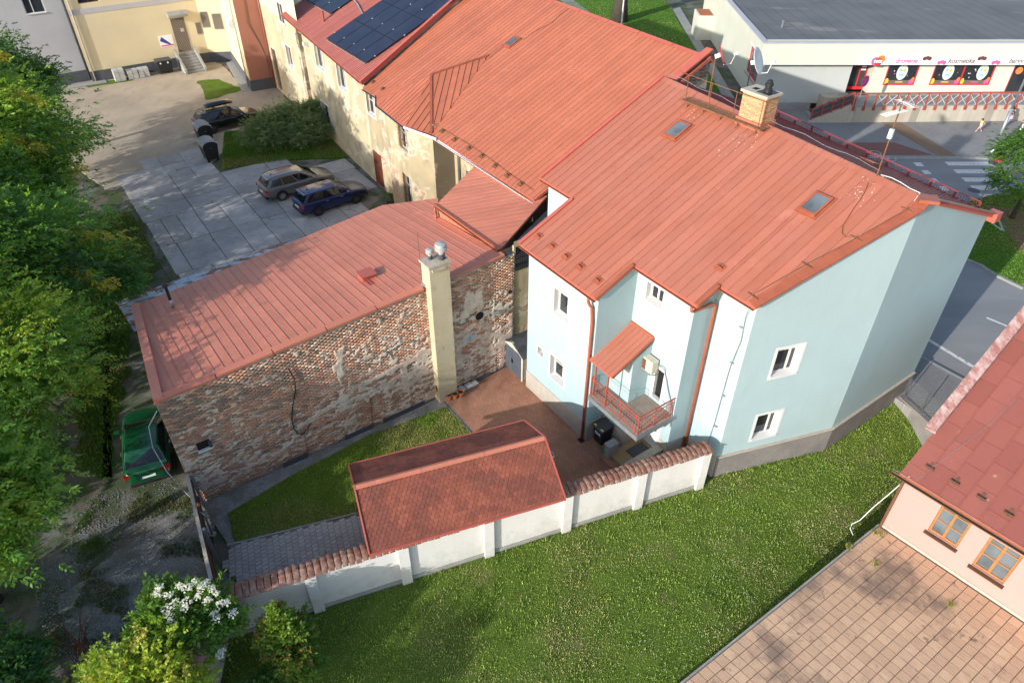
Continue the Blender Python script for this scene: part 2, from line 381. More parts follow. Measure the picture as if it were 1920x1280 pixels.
c = t.mix(t.math('MULTIPLY', t.ramp(v.outputs['Distance'], 0., .014, 1., 0.), t.ramp(t.noise(.45, 3, co=geo), .5, .6)), c, (.11, .105, .09)); c = t.mix(1., c, t.mix(t.orand(), (.85,)*3, (1.12,)*3), 'MULTIPLY'); t.bump(t.noise(30, 5, co=geo), .4, .01); M['slab'] = t.done(c, .93, .2)
def brickpave(name, c1, c2, mort, bw, bh, rot=0, stain=(.12, .075, .06)):
    t = NT(name); co = t.scaled(1, 1, 1, (0, 0, rot)); bt = t.new('ShaderNodeTexBrick'); t.L(co, bt.inputs['Vector'])
    bt.inputs['Scale'].default_value = 1; bt.inputs['Brick Width'].default_value = bw; bt.inputs['Row Height'].default_value = bh; bt.inputs['Mortar Size'].default_value = bh*.055; bt.inputs['Bias'].default_value = -.1
    for k, v in (('Color1', c1), ('Color2', c2), ('Mortar', mort)): bt.inputs[k].default_value = (*v, 1)
    col = t.mix(t.ramp(t.noise(.8, 5), .45, .7, 0, .55), bt.outputs['Color'], stain); col = t.mix(t.ramp(t.noise(50, 3), .5, .8, 0, .4), col, tuple(q*.6 for q in c1))
    t.bump(bt.outputs['Fac'], -.5, .01); return t.done(col, .9, .2)
M['rpaver'] = brickpave('red_paver', (.42, .205, .13), (.345, .165, .105), (.17, .11, .08), .205, .105, 0, (.20, .10, .07))
M['pavement'] = brickpave('grey_pavement', (.27, .265, .26), (.23, .225, .22), (.14, .14, .135), .21, .105, .0, (.20, .19, .18))
M['redpave'] = brickpave('red_cycle_paver', (.24, .115, .095), (.21, .10, .085), (.12, .08, .07), .21, .105, 0, (.16, .10, .085))
M['tanpave'] = brickpave('tan_paver', (.26, .18, .12), (.23, .155, .105), (.13, .10, .07), .21, .105, 0, (.19, .13, .09))
M['stonewall'] = brickpave('rough_stone_blocks', (.48, .43, .35), (.40, .36, .29), (.28, .25, .20), .5, .16, 0, (.36, .32, .26))
t = NT('asphalt'); c = t.mix(t.ramp(t.noise(.3, 5, co=t.scaled(.35, 1, 1, (0, 0, math.radians(-55)))), .4, .65), (.27, .265, .26), (.21, .21, .21)); c = t.mix(t.ramp(t.noise(120, 2), .5, .75, 0, .5), c, (.17, .17, .165)); t.bump(t.noise(150, 2), .2, .005); M['asphalt'] = t.done(c, .9, .3)
t = NT('road_paint'); c = t.mix(t.ramp(t.noise(5, 6, .7), .56, .62, 0, .8), (.62, .61, .58), (.14, .14, .14)); M['paint'] = t.done(c, .8, .2)
t = NT('bitumen'); c = t.mix(t.ramp(t.noise(.25, 4), .4, .65), (.145, .145, .15), (.115, .115, .12)); c = t.mix(t.ramp(t.noise(.35, 6, .65, co=t.scaled(.35, 1, 1)), .58, .70, 0, .8), c, (.30, .27, .235)); c = t.mix(t.ramp(t.noise(60, 2), .5, .8, 0, .35), c, (.22, .22, .22)); M['bitumen'] = t.done(c, .9, .25)
t = NT('gravel'); v = t.new('ShaderNodeTexVoronoi'); v.inputs['Scale'].default_value = 22; t.L(t.co, v.inputs['Vector'])
c = t.mix(t.ramp(v.outputs['Distance'], .0, .7), (.36, .35, .33), (.19, .18, .17)); c = t.mix(t.ramp(t.noise(.8, 6, .65), .42, .58, 0, .9), c, (.15, .14, .12)); t.bump(v.outputs['Distance'], -.6, .03); M['gravel'] = t.done(c, .95, .2)
t = NT('yard_dirt'); c = t.mix(t.ramp(t.noise(.25, 6, .6), .4, .62), (.40, .335, .255), (.32, .27, .21)); c = t.mix(t.ramp(t.noise(.9, 6, .7, co=t.scaled(1, .45, 1, (0, 0, .5))), .5, .7, 0, .6), c, (.22, .18, .145)); c = t.mix(t.ramp(t.noise(28, 4), .5, .75, 0, .5), c, (.48, .44, .38)); t.bump(t.noise(18, 5), .5, .03); M['dirt'] = t.done(c, .97, .15)
def lawnmat(name, g1, g2, dry, amt):
    t = NT(name); c = t.mix(t.ramp(t.noise(1.1, 6, .62), .38, .64), g1, g2); c = t.mix(t.ramp(t.noise(.5, 6, .6), amt, amt+.14, 0, .8), c, dry)
    c = t.mix(t.ramp(t.noise(26, 4, .7), .42, .72, 0, .7), c, tuple(q*.45 for q in g2)); t.bump(t.noise(30, 5, .7), .9, .05); return t.done(c, 1., .05)
M['lawn'] = lawnmat('lawn_soil', (.13, .20, .032), (.09, .15, .024), (.22, .19, .09), .56)
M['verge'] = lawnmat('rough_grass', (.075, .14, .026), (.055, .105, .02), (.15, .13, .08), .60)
M['far_grass'] = lawnmat('street_grass', (.10, .20, .03), (.075, .16, .024), (.17, .18, .06), .66)
# base ground: track of crushed stone with grass margins
t = NT('yard_ground'); n = t.noise(.35, 6, .6); c = t.mix(t.ramp(n, .44, .54), (.17, .165, .155), (.115, .10, .08)); c = t.mix(t.ramp(t.noise(.6, 6, .65, dist=.5), .46, .56, 0, .9), c, (.045, .075, .02))
c = t.mix(t.ramp(t.noise(35, 4), .5, .72, 0, .6), c, (.30, .285, .26)); t.bump(t.noise(25, 5), .6, .04); M['ground'] = t.done(c, .97, .15)
def leafmat(name, c, trans=.35):
    t = NT(name); col = t.mix(1., t.attr(), (*c,), 'MULTIPLY')
    d = t.new('ShaderNodeBsdfPrincipled'); d.inputs['Roughness'].default_value = .5; d.inputs['Specular IOR Level'].default_value = .3; t.L(col, d.inputs['Base Color'])
    tr = t.new('ShaderNodeBsdfTranslucent'); t.L(t.mix(1., col, (1.3, 1.25, .5), 'MULTIPLY'), tr.inputs['Color'])
    mx = t.new('ShaderNodeMixShader'); mx.inputs[0].default_value = trans; t.L(d.outputs[0], mx.inputs[1]); t.L(tr.outputs[0], mx.inputs[2]); t.L(mx.outputs[0], t.out.inputs['Surface']); t.n.remove(t.b); return t.mat
M['leaf'] = leafmat('leaves', (1, 1, 1), .45); M['blade'] = leafmat('grass_blades', (1, 1, 1), .3); M['petal'] = leafmat('white_petals', (1, 1, 1), .2)
t = NT('shingle'); c = t.mix(1., t.attr(), (1, 1, 1), 'MULTIPLY'); c = t.mix(t.ramp(t.noise(90, 3), .45, .75, 0, .5), c, (.11, .045, .03)); M['shingle'] = t.done(c, .92, .2)
t = NT('rusty_sheet'); c = t.mix(t.ramp(t.noise(.7, 4), .4, .6), (.46, .50, .54), (.38, .42, .46)); c = t.mix(t.ramp(t.noise(1.9, 6, .62, co=t.scaled(1.4, .6, 1)), .50, .54), c, (.26, .12, .055)); M['rustsheet'] = t.done(c, .65, .3)
t = NT('pink_roof_sheet'); c = t.mix(t.orand(), (.215, .07, .055), (.25, .085, .068)); c = t.mix(t.ramp(t.noise(1.3, 6, .65, co=t.scaled(1, .4, 1)), .5, .72, 0, .75), c, (.20, .07, .06)); c = t.mix(t.ramp(t.noise(2.6, 5, .7), .66, .72, 0, .7), c, (.34, .24, .14)); M['roof_sheet'] = t.done(c, .5, .3)
t = NT('worn_verge'); c = t.mix(t.ramp(t.noise(5, 6, .7, co=t.scaled(1, .3, 1)), .42, .6), (.27, .12, .105), (.42, .31, .30)); M['verge_metal'] = t.done(c, .6, .3)
t = NT('solar_cell'); c = t.mix(t.ramp(t.noise(1., 3), .4, .6), (.010, .014, .034), (.016, .02, .042)); t.b.inputs['Coat Weight'].default_value = .25; M['pv'] = t.done(c, .45, .3)
M['pvframe'] = flat('pv_frame', (.015, .016, .02), .5)
M['chimbrick'] = None
def cbrick():
    t = NT('chimney_face_brick'); c = t.mix(t.orand(), (.42, .20, .10), (.52, .33, .185)); c = t.mix(t.ramp(t.noise(40, 4), .5, .75, 0, .4), c, (.24, .12, .07)); return t.done(c, .9, .2)
M['chimbrick'] = cbrick()
M['shedroof'] = pm('plastic_slate', (.075, .085, .09), (.055, .06, .065), scale=5, rough=.7, orand=.2)
M['shedwall'] = pm('beige_plastic', (.60, .54, .43), rough=.6)
M['sheddoor'] = pm('grey_plastic', (.085, .10, .125), rough=.55)
M['sandstoop'] = pm('tan_stoop', (.37, .25, .13), (.30, .20, .11), scale=3, rough=.9)
M['stonecap'] = pm('beige_stone_cap', (.47, .42, .34), (.40, .35, .29), scale=6, rough=.9)
M['skin'] = flat('skin', (.52, .30, .21)); M['hair'] = flat('dark_hair', (.03, .02, .015))
M['shirt_black'] = flat('black_cloth', (.02, .02, .024)); M['jeans'] = flat('light_denim', (.28, .36, .48)); M['yellow_cloth'] = flat('yellow_cloth', (.72, .62, .28)); M['pink_cloth'] = flat('pink_cloth', (.80, .42, .52)); M['white_cloth'] = flat('white_cloth', (.75, .75, .74))
M['sign_blue'] = flat('sign_blue', (.05, .06, .30)); M['sign_red'] = flat('sign_red', (.55, .03, .03)); M['sign_white'] = flat('sign_white', (.80, .80, .80)); M['sign_yellow'] = flat('sign_yellow', (.75, .50, .04)); M['sign_magenta'] = flat('sign_magenta', (.62, .10, .26)); M['sign_teal'] = flat('sign_teal', (.25, .50, .47)); M['sign_orange'] = flat('sign_orange', (.70, .20, .05)); M['sign_brown'] = flat('sign_brown', (.12, .045, .04)); M['sign_pale'] = flat('sign_pale', (.62, .70, .68)); M['sign_text'] = flat('sign_text', (.16, .11, .10)); M['plate'] = flat('number_plate', (.70, .72, .75))
# ------------------------------------------------------------ building helpers
def clip(poly, axis, lim, keep_greater):
    out = []; k = len(poly)
    for i in range(k):
        a, b = poly[i], poly[(i+1) % k]; da, db = a[axis]-lim, b[axis]-lim
        if not keep_greater: da, db = -da, -db
        if da >= 0: out.append(a)
        if (da > 0 and db < 0) or (da < 0 and db > 0):
            t = da/(da-db); out.append(tuple(a[j]+t*(b[j]-a[j]) for j in range(2)))
    res = []
    for p in out:
        if not res or abs(p[0]-res[-1][0])+abs(p[1]-res[-1][1]) > 1e-4: res.append(p)
    if len(res) > 1 and abs(res[0][0]-res[-1][0])+abs(res[0][1]-res[-1][1]) < 1e-4: res.pop()
    return res
def area2(p): return abs(sum(p[i][0]*p[(i+1) % len(p)][1]-p[(i+1) % len(p)][0]*p[i][1] for i in range(len(p))))/2
class Roof:
    """one roof plane: seams run along d (down the slope), e across"""
    def __init__(s, pts, d):
        s.pts = [np.array(p, float) for p in pts]; s.o = s.pts[0]
        n = np.zeros(3)
        for i in range(len(s.pts)):
            a, b = s.pts[i], s.pts[(i+1) % len(s.pts)]; n += np.cross(a-s.o, b-s.o)
        n /= np.linalg.norm(n)
        if n[2] < 0: n = -n
        s.n = n; d = np.array(d, float); d -= n*(d@n); s.d = d/np.linalg.norm(d); s.e = np.cross(s.d, n)
        s.p2 = [((p-s.o)@s.e, (p-s.o)@s.d) for p in s.pts]
    def at(s, e, d, h=0.): return s.o+s.e*e+s.d*d+s.n*h
    def panels(s, parent, mat, step=.5, rib=.035, ribh=.04, thick=.03, cross=None, name='roof_panel', off=0., gap=.0, lift=0., stagger=False):
        es = [p[0] for p in s.p2]; e0 = math.floor((min(es)-off)/step)*step+off; objs = []
        k = 0
        while e0 < max(es):
            strip = clip(clip(s.p2, 0, e0+gap, True), 0, e0+step-gap, False)
            if len(strip) > 2 and area2(strip) > .004:
                ds = [p[1] for p in strip]; cuts = [(min(ds), max(ds))]
                if cross:
                    q0 = math.floor(min(ds)/cross)*cross+(cross/2 if stagger and k % 2 else 0)-cross; cuts = []
                    while q0 < max(ds): cuts.append((q0, q0+cross)); q0 += cross
                for c0, c1 in cuts:
                    pc = strip if not cross else clip(clip(strip, 1, c0+.006, True), 1, c1-.006, False)
                    if len(pc) < 3 or area2(pc) < .003: continue
                    if sum(pc[i][0]*pc[(i+1) % len(pc)][1]-pc[(i+1) % len(pc)][0]*pc[i][1] for i in range(len(pc))) < 0: pc = pc[::-1]
                    # e x d = -n orientation is fixed here so that tops face up
                    mb = MB(); m = len(pc); h1 = lift+thick+random.uniform(0, .004)
                    top = [s.at(a, b, h1) for a, b in pc]; bot = [s.at(a, b, lift) for a, b in pc]
                    fs = [tuple(range(m)), tuple(range(m, 2*m))[::-1]]+[(i, m+i, m+(i+1) % m, (i+1) % m) for i in range(m)]
                    if np.cross(s.e, s.d)@s.n < 0: fs = [f[::-1] for f in fs]
                    mb.add(top+bot, fs)
                    if rib:
                        xe = min(p[0] for p in pc)+rib/2+.002; lo = clip(pc, 0, xe-.001, True); lo = clip(lo, 0, xe+.001, False)
                        if len(lo) > 2:
                            a, b = min(p[1] for p in lo), max(p[1] for p in lo)
                            mb.obox((s.at(xe, a, h1+ribh/2)+s.at(xe, b, h1+ribh/2))/2, s.e*rib/2, s.d*(b-a)/2, s.n*ribh/2)
                    objs.append(mk(mb, name, mat, parent))
            e0 += step; k += 1
        return objs
    def slab(s, thick=.12, h=0.):
        mb = MB(); m = len(s.pts); top = [p+s.n*h for p in s.pts]; bot = [p+s.n*h-np.array([0, 0, thick]) for p in s.pts]
        mb.add(top+bot, [tuple(range(m)), tuple(range(m, 2*m))[::-1]]+[(i, m+i, m+(i+1) % m, (i+1) % m) for i in range(m)]); return mb

def wall(mb, a, b, z0, z1, holes=(), depth=.2, m=0, top=None):
    """wall sheet from a to b (plan), outside on the right; holes (s0,s1,zb,zt) get reveals; top: profile [(s,z)] above z1"""
    a, b = np.array(a[:2], float), np.array(b[:2], float); L = np.linalg.norm(b-a); d = (b-a)/L; n = np.array([d[1], -d[0]])
    P = lambda s, z, o=0: (*(a+d*s+n*o), z)
    ss = sorted({0, L, *[h[0] for h in holes], *[h[1] for h in holes]}); zs = sorted({z0, z1, *[h[2] for h in holes], *[h[3] for h in holes]})
    for i in range(len(ss)-1):
        for j in range(len(zs)-1):
            sm, zm = (ss[i]+ss[i+1])/2, (zs[j]+zs[j+1])/2
            if any(h[0] < sm < h[1] and h[2] < zm < h[3] for h in holes): continue
            mb.quad(P(ss[i], zs[j]), P(ss[i+1], zs[j]), P(ss[i+1], zs[j+1]), P(ss[i], zs[j+1]), m)
    for s0, s1, q0, q1 in holes:
        mb.quad(P(s0, q0), P(s0, q1), P(s0, q1, -depth), P(s0, q0, -depth), m); mb.quad(P(s1, q1), P(s1, q0), P(s1, q0, -depth), P(s1, q1, -depth), m)
        mb.quad(P(s0, q1), P(s1, q1), P(s1, q1, -depth), P(s0, q1, -depth), m); mb.quad(P(s1, q0), P(s0, q0), P(s0, q0, -depth), P(s1, q0, -depth), m)
    if top: mb.poly([P(0, z1), P(L, z1)]+[P(s, z) for s, z in top[::-1]], m)
    return P

def window(parent, a, b, hole, depth=.16, fr=.07, mat='upvc', bars=((.62,), ()), glass='glass', name='window', sill=None, trim=0, surround='trimwhite', handle=None, reveal=None, sash=False):
    """window > pane(s), sill, surround; bars = (vertical fractions, horizontal fractions)"""
    a, b = np.array(a[:2], float), np.array(b[:2], float); d = (b-a)/np.linalg.norm(b-a); n = np.array([d[1], -d[0]])
    s0, s1, z0, z1 = hole; P = lambda s, z, o: (*(a+d*s+n*o), z)
    dv, nv, zv = np.array([*d, 0]), np.array([*n, 0]), np.array([0, 0, 1.])
    def bar(mb, sa, sb, za, zb, o0, o1): mb.obox(P((sa+sb)/2, (za+zb)/2, (o0+o1)/2), dv*(sb-sa)/2, nv*(o1-o0)/2, zv*(zb-za)/2)
    fm = MB(); o1 = -depth+.03; o0 = -depth-.05; e = .003
    bar(fm, s0+e, s0+fr, z0+e, z1-e, o0, o1); bar(fm, s1-fr, s1-e, z0+e, z1-e, o0, o1); bar(fm, s0+fr, s1-fr, z1-fr, z1-e, o0, o1); bar(fm, s0+fr, s1-fr, z0+e, z0+fr, o0, o1)
    vx = sorted(s0+(s1-s0)*f for f in bars[0]); hz = sorted(z0+(z1-z0)*f for f in bars[1])
    for x in vx: bar(fm, x-fr*.55, x+fr*.55, z0+fr, z1-fr, o0, o1-.004)
    for z in hz: bar(fm, s0+fr, s1-fr, z-fr*.3, z+fr*.3, o0, o1-.007)
    w = mk(fm, name, M[mat], parent)
    xs = [s0+fr]+[q for x in vx for q in (x-fr*.55, x+fr*.55)]+[s1-fr]; zz = [z0+fr]+[q for z in hz for q in (z-fr*.3, z+fr*.3)]+[z1-fr]
    for i in range(0, len(xs), 2):
        for j in range(0, len(zz), 2):
            g = MB(); bar(g, xs[i]-.01, xs[i+1]+.01, zz[j]-.01, zz[j+1]+.01, -depth-.03, -depth-.012); mk(g, 'pane', M[glass], w)
    if sill:
        g = MB(); h = .035; o = .06 if sill is True else sill
        g.add([P(s0-.04, z0+.05, -depth+.03), P(s1+.04, z0+.05, -depth+.03), P(s1+.04, z0+.01, o), P(s0-.04, z0+.01, o), P(s0-.04, z0-.0, -depth+.03), P(s1+.04, z0, -depth+.03), P(s1+.04, z0-.03, o), P(s0-.04, z0-.03, o)],
              [(3, 2, 1, 0), (4, 5, 6, 7), (0, 1, 5, 4), (1, 2, 6, 5), (2, 3, 7, 6), (3, 0, 4, 7)])
        mk(g, 'sill', M['upvc'] if sill is True else M['trimwhite'], w)
    if trim:
        g = MB(); q = .012
        for sa, sb, za, zb in ((s0-trim, s0, z0-trim, z1+trim), (s1, s1+trim, z0-trim, z1+trim), (s0, s1, z1, z1+trim), (s0, s1, z0-trim, z0)): bar(g, sa, sb, za, zb, -.01, q)
        mk(g, 'window_surround', M[surround], w)
    if reveal:
        g = MB(); k = .004
        for sa, sb, za, zb in ((s0, s0+k, z0, z1), (s1-k, s1, z0, z1), (s0+k, s1-k, z1-k, z1), (s0+k, s1-k, z0, z0+k)): bar(g, sa, sb, za, zb, -depth+.03, .0)
        mk(g, 'reveal', M[reveal], w)
    return w
def grille(parent, a, b, hole, o=-.04, step=.13, hbars=3, mat='black', r=.012, name='grille', diag=False):
    a, b = np.array(a[:2], float), np.array(b[:2], float); d = (b-a)/np.linalg.norm(b-a); n = np.array([d[1], -d[0]])
    s0, s1, z0, z1 = hole; P = lambda s, z: (*(a+d*s+n*o), z); mb = MB()
    if diag:
        w, h = s1-s0, z1-z0; k = step; q = -h
        while q < w:
            for sg in (1, -1):
                t0, t1 = max(0, -q), min(h, w-q)
                if t1 > t0: mb.beam(P(s0+(q+t0 if sg > 0 else w-q-t0), z0+t0), P(s0+(q+t1 if sg > 0 else w-q-t1), z0+t1), r*2, r*2)
            q += k
        for p, q in ((P(s0, z0), P(s0, z1)), (P(s1, z0), P(s1, z1)), (P(s0, z0), P(s1, z0)), (P(s0, z1), P(s1, z1))): mb.beam(p, q, r*3, r*3)
    else:
        k = max(2, int((s1-s0)/step))
        for i in range(k+1): mb.beam(P(s0+(s1-s0)*i/k, z0), P(s0+(s1-s0)*i/k, z1), r*2, r*2)
        for j in range(hbars): z = z0+(z1-z0)*j/(hbars-1); mb.beam(P(s0, z), P(s1, z), r*2, r*2.4)
    return mk(mb, name, M[mat], parent)
def gutter(parent, p, q, r=.07, mat='trim_brown', name='gutter', out=(0, 0)):
    """half-round gutter from p to q"""
    p, q = np.array(p, float), np.array(q, float); d = (q-p)/np.linalg.norm(q-p); s = np.cross(d, (0, 0, 1.)); s /= np.linalg.norm(s); mb = MB(); n = 7
    for c in (p, q):
        for rr in (r, r*.86):
            for i in range(n): t = math.pi*i/(n-1); mb.v.append(tuple(c+s*math.cos(t)*rr-np.array([0, 0, 1.])*math.sin(t)*rr))
    for i in range(n-1):
        for (A, B) in ((0, 2), (1, 3)): mb.f.append((A*n+i, A*n+i+1, B*n+i+1, B*n+i)); mb.m.append(0); mb.c.append(None)
    for i in (0, n-1): mb.f.append((i, n+i, 3*n+i, 2*n+i)); mb.m.append(0); mb.c.append(None)
    return mk(mb, name, M[mat], parent)
def downpipe(parent, path, r=.055, mat='pipe', name='downpipe', clips=True):
    mb = MB(); mb.tube(path, r, 10)
    o = mk(mb, name, M[mat], parent, smooth=True)
    return o
def bez(p0, p1, p2, n=8): return [tuple((1-t)**2*np.array(p0)+2*t*(1-t)*np.array(p1)+t*t*np.array(p2)) for t in np.linspace(0, 1, n)]
def skylight(parent, plane, px, w=.66, l=.92, h=.1, mat='trim_brown'):
    """small roof window centred at a pixel of the given Roof; skylight > pane"""
    c = np.array(px); r = plane; q = ((c-r.o)@r.e, (c-r.o)@r.d); mb = MB()
    for a0, a1, b0, b1 in ((-w/2, -w/2+.07, -l/2, l/2), (w/2-.07, w/2, -l/2, l/2), (-w/2+.07, w/2-.07, -l/2, -l/2+.07), (-w/2+.07, w/2-.07, l/2-.09, l/2)):
        mb.obox(r.at(q[0]+(a0+a1)/2, q[1]+(b0+b1)/2, h/2+.03), r.e*(a1-a0)/2, r.d*(b1-b0)/2, r.n*h/2)
    mb.obox(r.at(q[0], q[1], .04), r.e*(w/2+.07), r.d*(l/2+.09), r.n*.012)
    s = mk(mb, 'skylight', M[mat], parent); g = MB(); g.obox(r.at(q[0], q[1], h+.01), r.e*(w/2-.07), r.d*(l/2-.08), r.n*.012); mk(g, 'pane', M['skyglass'], s); return s
def snow_hook(parent, r, e, d, mat='trim_brown'):
    mb = MB(); mb.obox(r.at(e, d, .045), r.e*.16, r.d*.14, r.n*.006); mb.obox(r.at(e, d+.02, .085), r.e*.11, r.d*.012, r.n*.04); mb.obox(r.at(e-.05, d-.06, .07), r.e*.012, r.d*.08, r.n*.012); mb.obox(r.at(e+.05, d-.06, .07), r.e*.012, r.d*.08, r.n*.012)
    return mk(mb, 'snow_hook', M[mat], parent)
def text(body, size, mat, parent, mw, name='lettering', extrude=.004, shear=0, align='CENTER'):
    cu = bpy.data.curves.new(name, 'FONT'); cu.body = body; cu.size = size; cu.align_x = align; cu.align_y = 'CENTER'; cu.extrude = extrude; cu.shear = shear; cu.offset = size*.022
    tmp = bpy.data.objects.new('tmp', cu); COL.objects.link(tmp); dg = bpy.context.evaluated_depsgraph_get(); dg.update()
    me = bpy.data.meshes.new_from_object(tmp.evaluated_get(dg)); bpy.data.objects.remove(tmp)
    me.materials.clear(); me.materials.append(M[mat]); me.name = name
    o = bpy.data.objects.new(name, me); _finish(o, parent, None, None, None, None); o.matrix_local = mw; BASE[o.name] = (0, 0, 0); return o
# ------------------------------------------------------------ ground and setting
TA, TB = gnd(1280, 1280, .3), gnd(1650, 983, .3)                 # terrace edge beside the lawn
TD = (TB-TA)/np.linalg.norm(TB-TA); TN = np.array([-TD[1], TD[0], 0])
def dip(x, y):
    """the lawn falls away along the terrace towards the street"""
    dx, dy = np.asarray(x)-TA[0], np.asarray(y)-TA[1]; s = dx*TD[0]+dy*TD[1]; d = dx*TN[0]+dy*TN[1]
    return -.135*np.clip(s-2.5, 0, 12)*np.exp(-(np.clip(d, 0, 99)/2.4)**2)*np.exp(-(np.clip(s-17.5, 0, 99)/1.)**2)
xs = np.unique(np.r_[np.linspace(-300, -60, 9), np.linspace(-60, 60, 61), np.linspace(60, 300, 9), np.linspace(2, 26, 49)])
ys = np.unique(np.r_[np.linspace(-100, 0, 6), np.linspace(0, 40, 81), np.linspace(40, 120, 41), np.linspace(120, 400, 8)])
def sheet(name, X, Y, z, mat, mask=None, kind='structure'):
    gx, gy = np.meshgrid(X, Y, indexing='ij'); V = np.stack([gx, gy, z(gx, gy)], -1).reshape(-1, 3); ny = len(Y)
    i, j = np.meshgrid(np.arange(len(X)-1), np.arange(ny-1), indexing='ij'); F = np.stack([i*ny+j, (i+1)*ny+j, (i+1)*ny+j+1, i*ny+j+1], -1).reshape(-1, 4)
    if mask is not None:
        c = V[F].mean(1); F = F[mask(c[:, 0], c[:, 1])]
    return npmesh(name, V, F, mat, kind=kind, smooth=True)
sheet('ground', xs, ys, lambda x, y: dip(x, y)-.06-.35*np.exp(-((x-16.8)**2+(y-20.5)**2)/9.), M['ground'])
def area(name, pts, z, mat, kind='structure', frame='w', thick=.05, parent=None):
    mb = MB(); mb.prism([tuple(p[:2]) for p in pts], z-thick, z); return mk(mb, name, mat, parent, kind=kind if parent is None else None, frame=frame)
P2 = lambda *px: [gnd(*p) for p in px]
def ragged(pts, amp=.25, step=.5, seed=1):
    """polygon outline with an uneven edge"""
    out = []; k = len(pts)
    for i in range(k):
        a, b = np.array(pts[i][:2]), np.array(pts[(i+1) % k][:2]); L = np.linalg.norm(b-a); n = max(1, int(L/step)); q = np.array([-(b-a)[1], (b-a)[0]])/(L+1e-9)
        for j in range(n):
            p = a+(b-a)*j/n; w = (fbm(p[0]*1.3, p[1]*1.3, seed)-.5)*2*amp; out.append(p+q*w)
    return out
# gravelled yard between the yellow buildings
area('yard', ragged([W(-56.2, -14.5), W(-56.2, 3), W(-45.5, 3), W(-45, 5), W(-34, 4.4), W(-34, -2.4), W(-31.5, -4.6), W(-31.5, -11.4), W(-36, -12.2), W(-46, -17)], .3, .6, 3), -.012, M['dirt'])
# left track, crushed stone
area('stone_track', ragged(P2((212, 1040), (330, 960), (392, 930), (410, 1060), (400, 1120), (260, 1180), (130, 1200), (110, 1120)), .5, .12, 5), -.052, M['gravel'], thick=.02)
area('stone_patch', ragged(P2((165, 620), (228, 600), (232, 640), (170, 680)), .35, .12, 6), -.052, M['gravel'], thick=.02)
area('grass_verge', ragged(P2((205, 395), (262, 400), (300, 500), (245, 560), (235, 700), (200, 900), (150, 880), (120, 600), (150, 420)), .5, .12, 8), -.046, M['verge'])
area('bush_grass', ragged([W(-37, -1.9), W(-30.2, -4.2), W(-29.2, 0.2), W(-27, 3.9), W(-33.5, 4.4)], .15, .35, 9), -.004, M['verge'])
area('weedy_strip', ragged([W(-50.5, -.2), W(-44.8, -1.0), W(-45.9, 2.6), W(-50, 1.6)], .3, .3, 4), -.008, M['lawn'])
area('weedy_strip', ragged([W(-55.3, -9.0), W(-54.2, -8.6), W(-54.0, -4.9), W(-55.0, -4.8)], .25, .3, 4), -.008, M['lawn'])
# concrete yard of separate slabs
area('concrete_yard', [W(-35, -10.7), W(-35, -4.2), W(-30.4, -4.2), W(-29.0, .3), W(-26, 3.7), W(-21, 3.7), W(-17.9, 2.4), W(-14, -1.), W(-14, -10.7)], -.03, M['ground'])
yard_root = bpy.data.objects['concrete_yard']
_yb = BASE['concrete_yard']
def slab(u0, u1, v0, v1, drop=0.):
    g = .022; pts = [(u0+g, v0+g), (u1-g, v0+g), (u1-g, v1-g), (u0+g, v1-g)]
    dz = [random.uniform(-.006, .012)-drop for _ in pts]; z = np.mean(dz)
    mb = MB(); q = ragged([(*p,) for p in pts], .012, .5, random.randint(0, 999)); pw = [W(p[0], p[1])[:2] for p in q]
    mb.prism([tuple(p) for p in pw], -.08, z); o = mk(mb, 'slab', M['slab'], yard_root, frame='w'); return o
BASE['concrete_yard'] = _yb
ul = [-35, -33.2, -31.9, -29.8, -27.1, -25.2, -21.6, -18.1, -15.2, -13.6]
for i in range(len(ul)-1):
    u0, u1 = ul[i], ul[i+1]
    vls = {0: [-8.6, -7.4, -5.9, -4.4], 1: [-10.4, -7.4, -5.9, -4.4], 2: [-10.4, -7.4, -5.9, -4.4], 3: [-10.4, -7.4, -4.4, -1.4, 0.2], 4: [-10.4, -7.4, -4.4, -1.4, 1.5, 3.6], 5: [-10.3, -9.45, -8.5, -7.45, -5.95, -4.35, -2.8, -1.3, .2, 1.8, 3.5], 6: [-10.3, -9.4, -7.5, -5.95, -4.4, -2.9, -1.4, .1, 1.6], 7: [-10.2, -8.4, -6.2, -4.1, -2.2, -.4], 8: [-10.2, -8, -6, -4, -2]}[i]
    for j in range(len(vls)-1): slab(u0, u1, vls[j], vls[j+1])

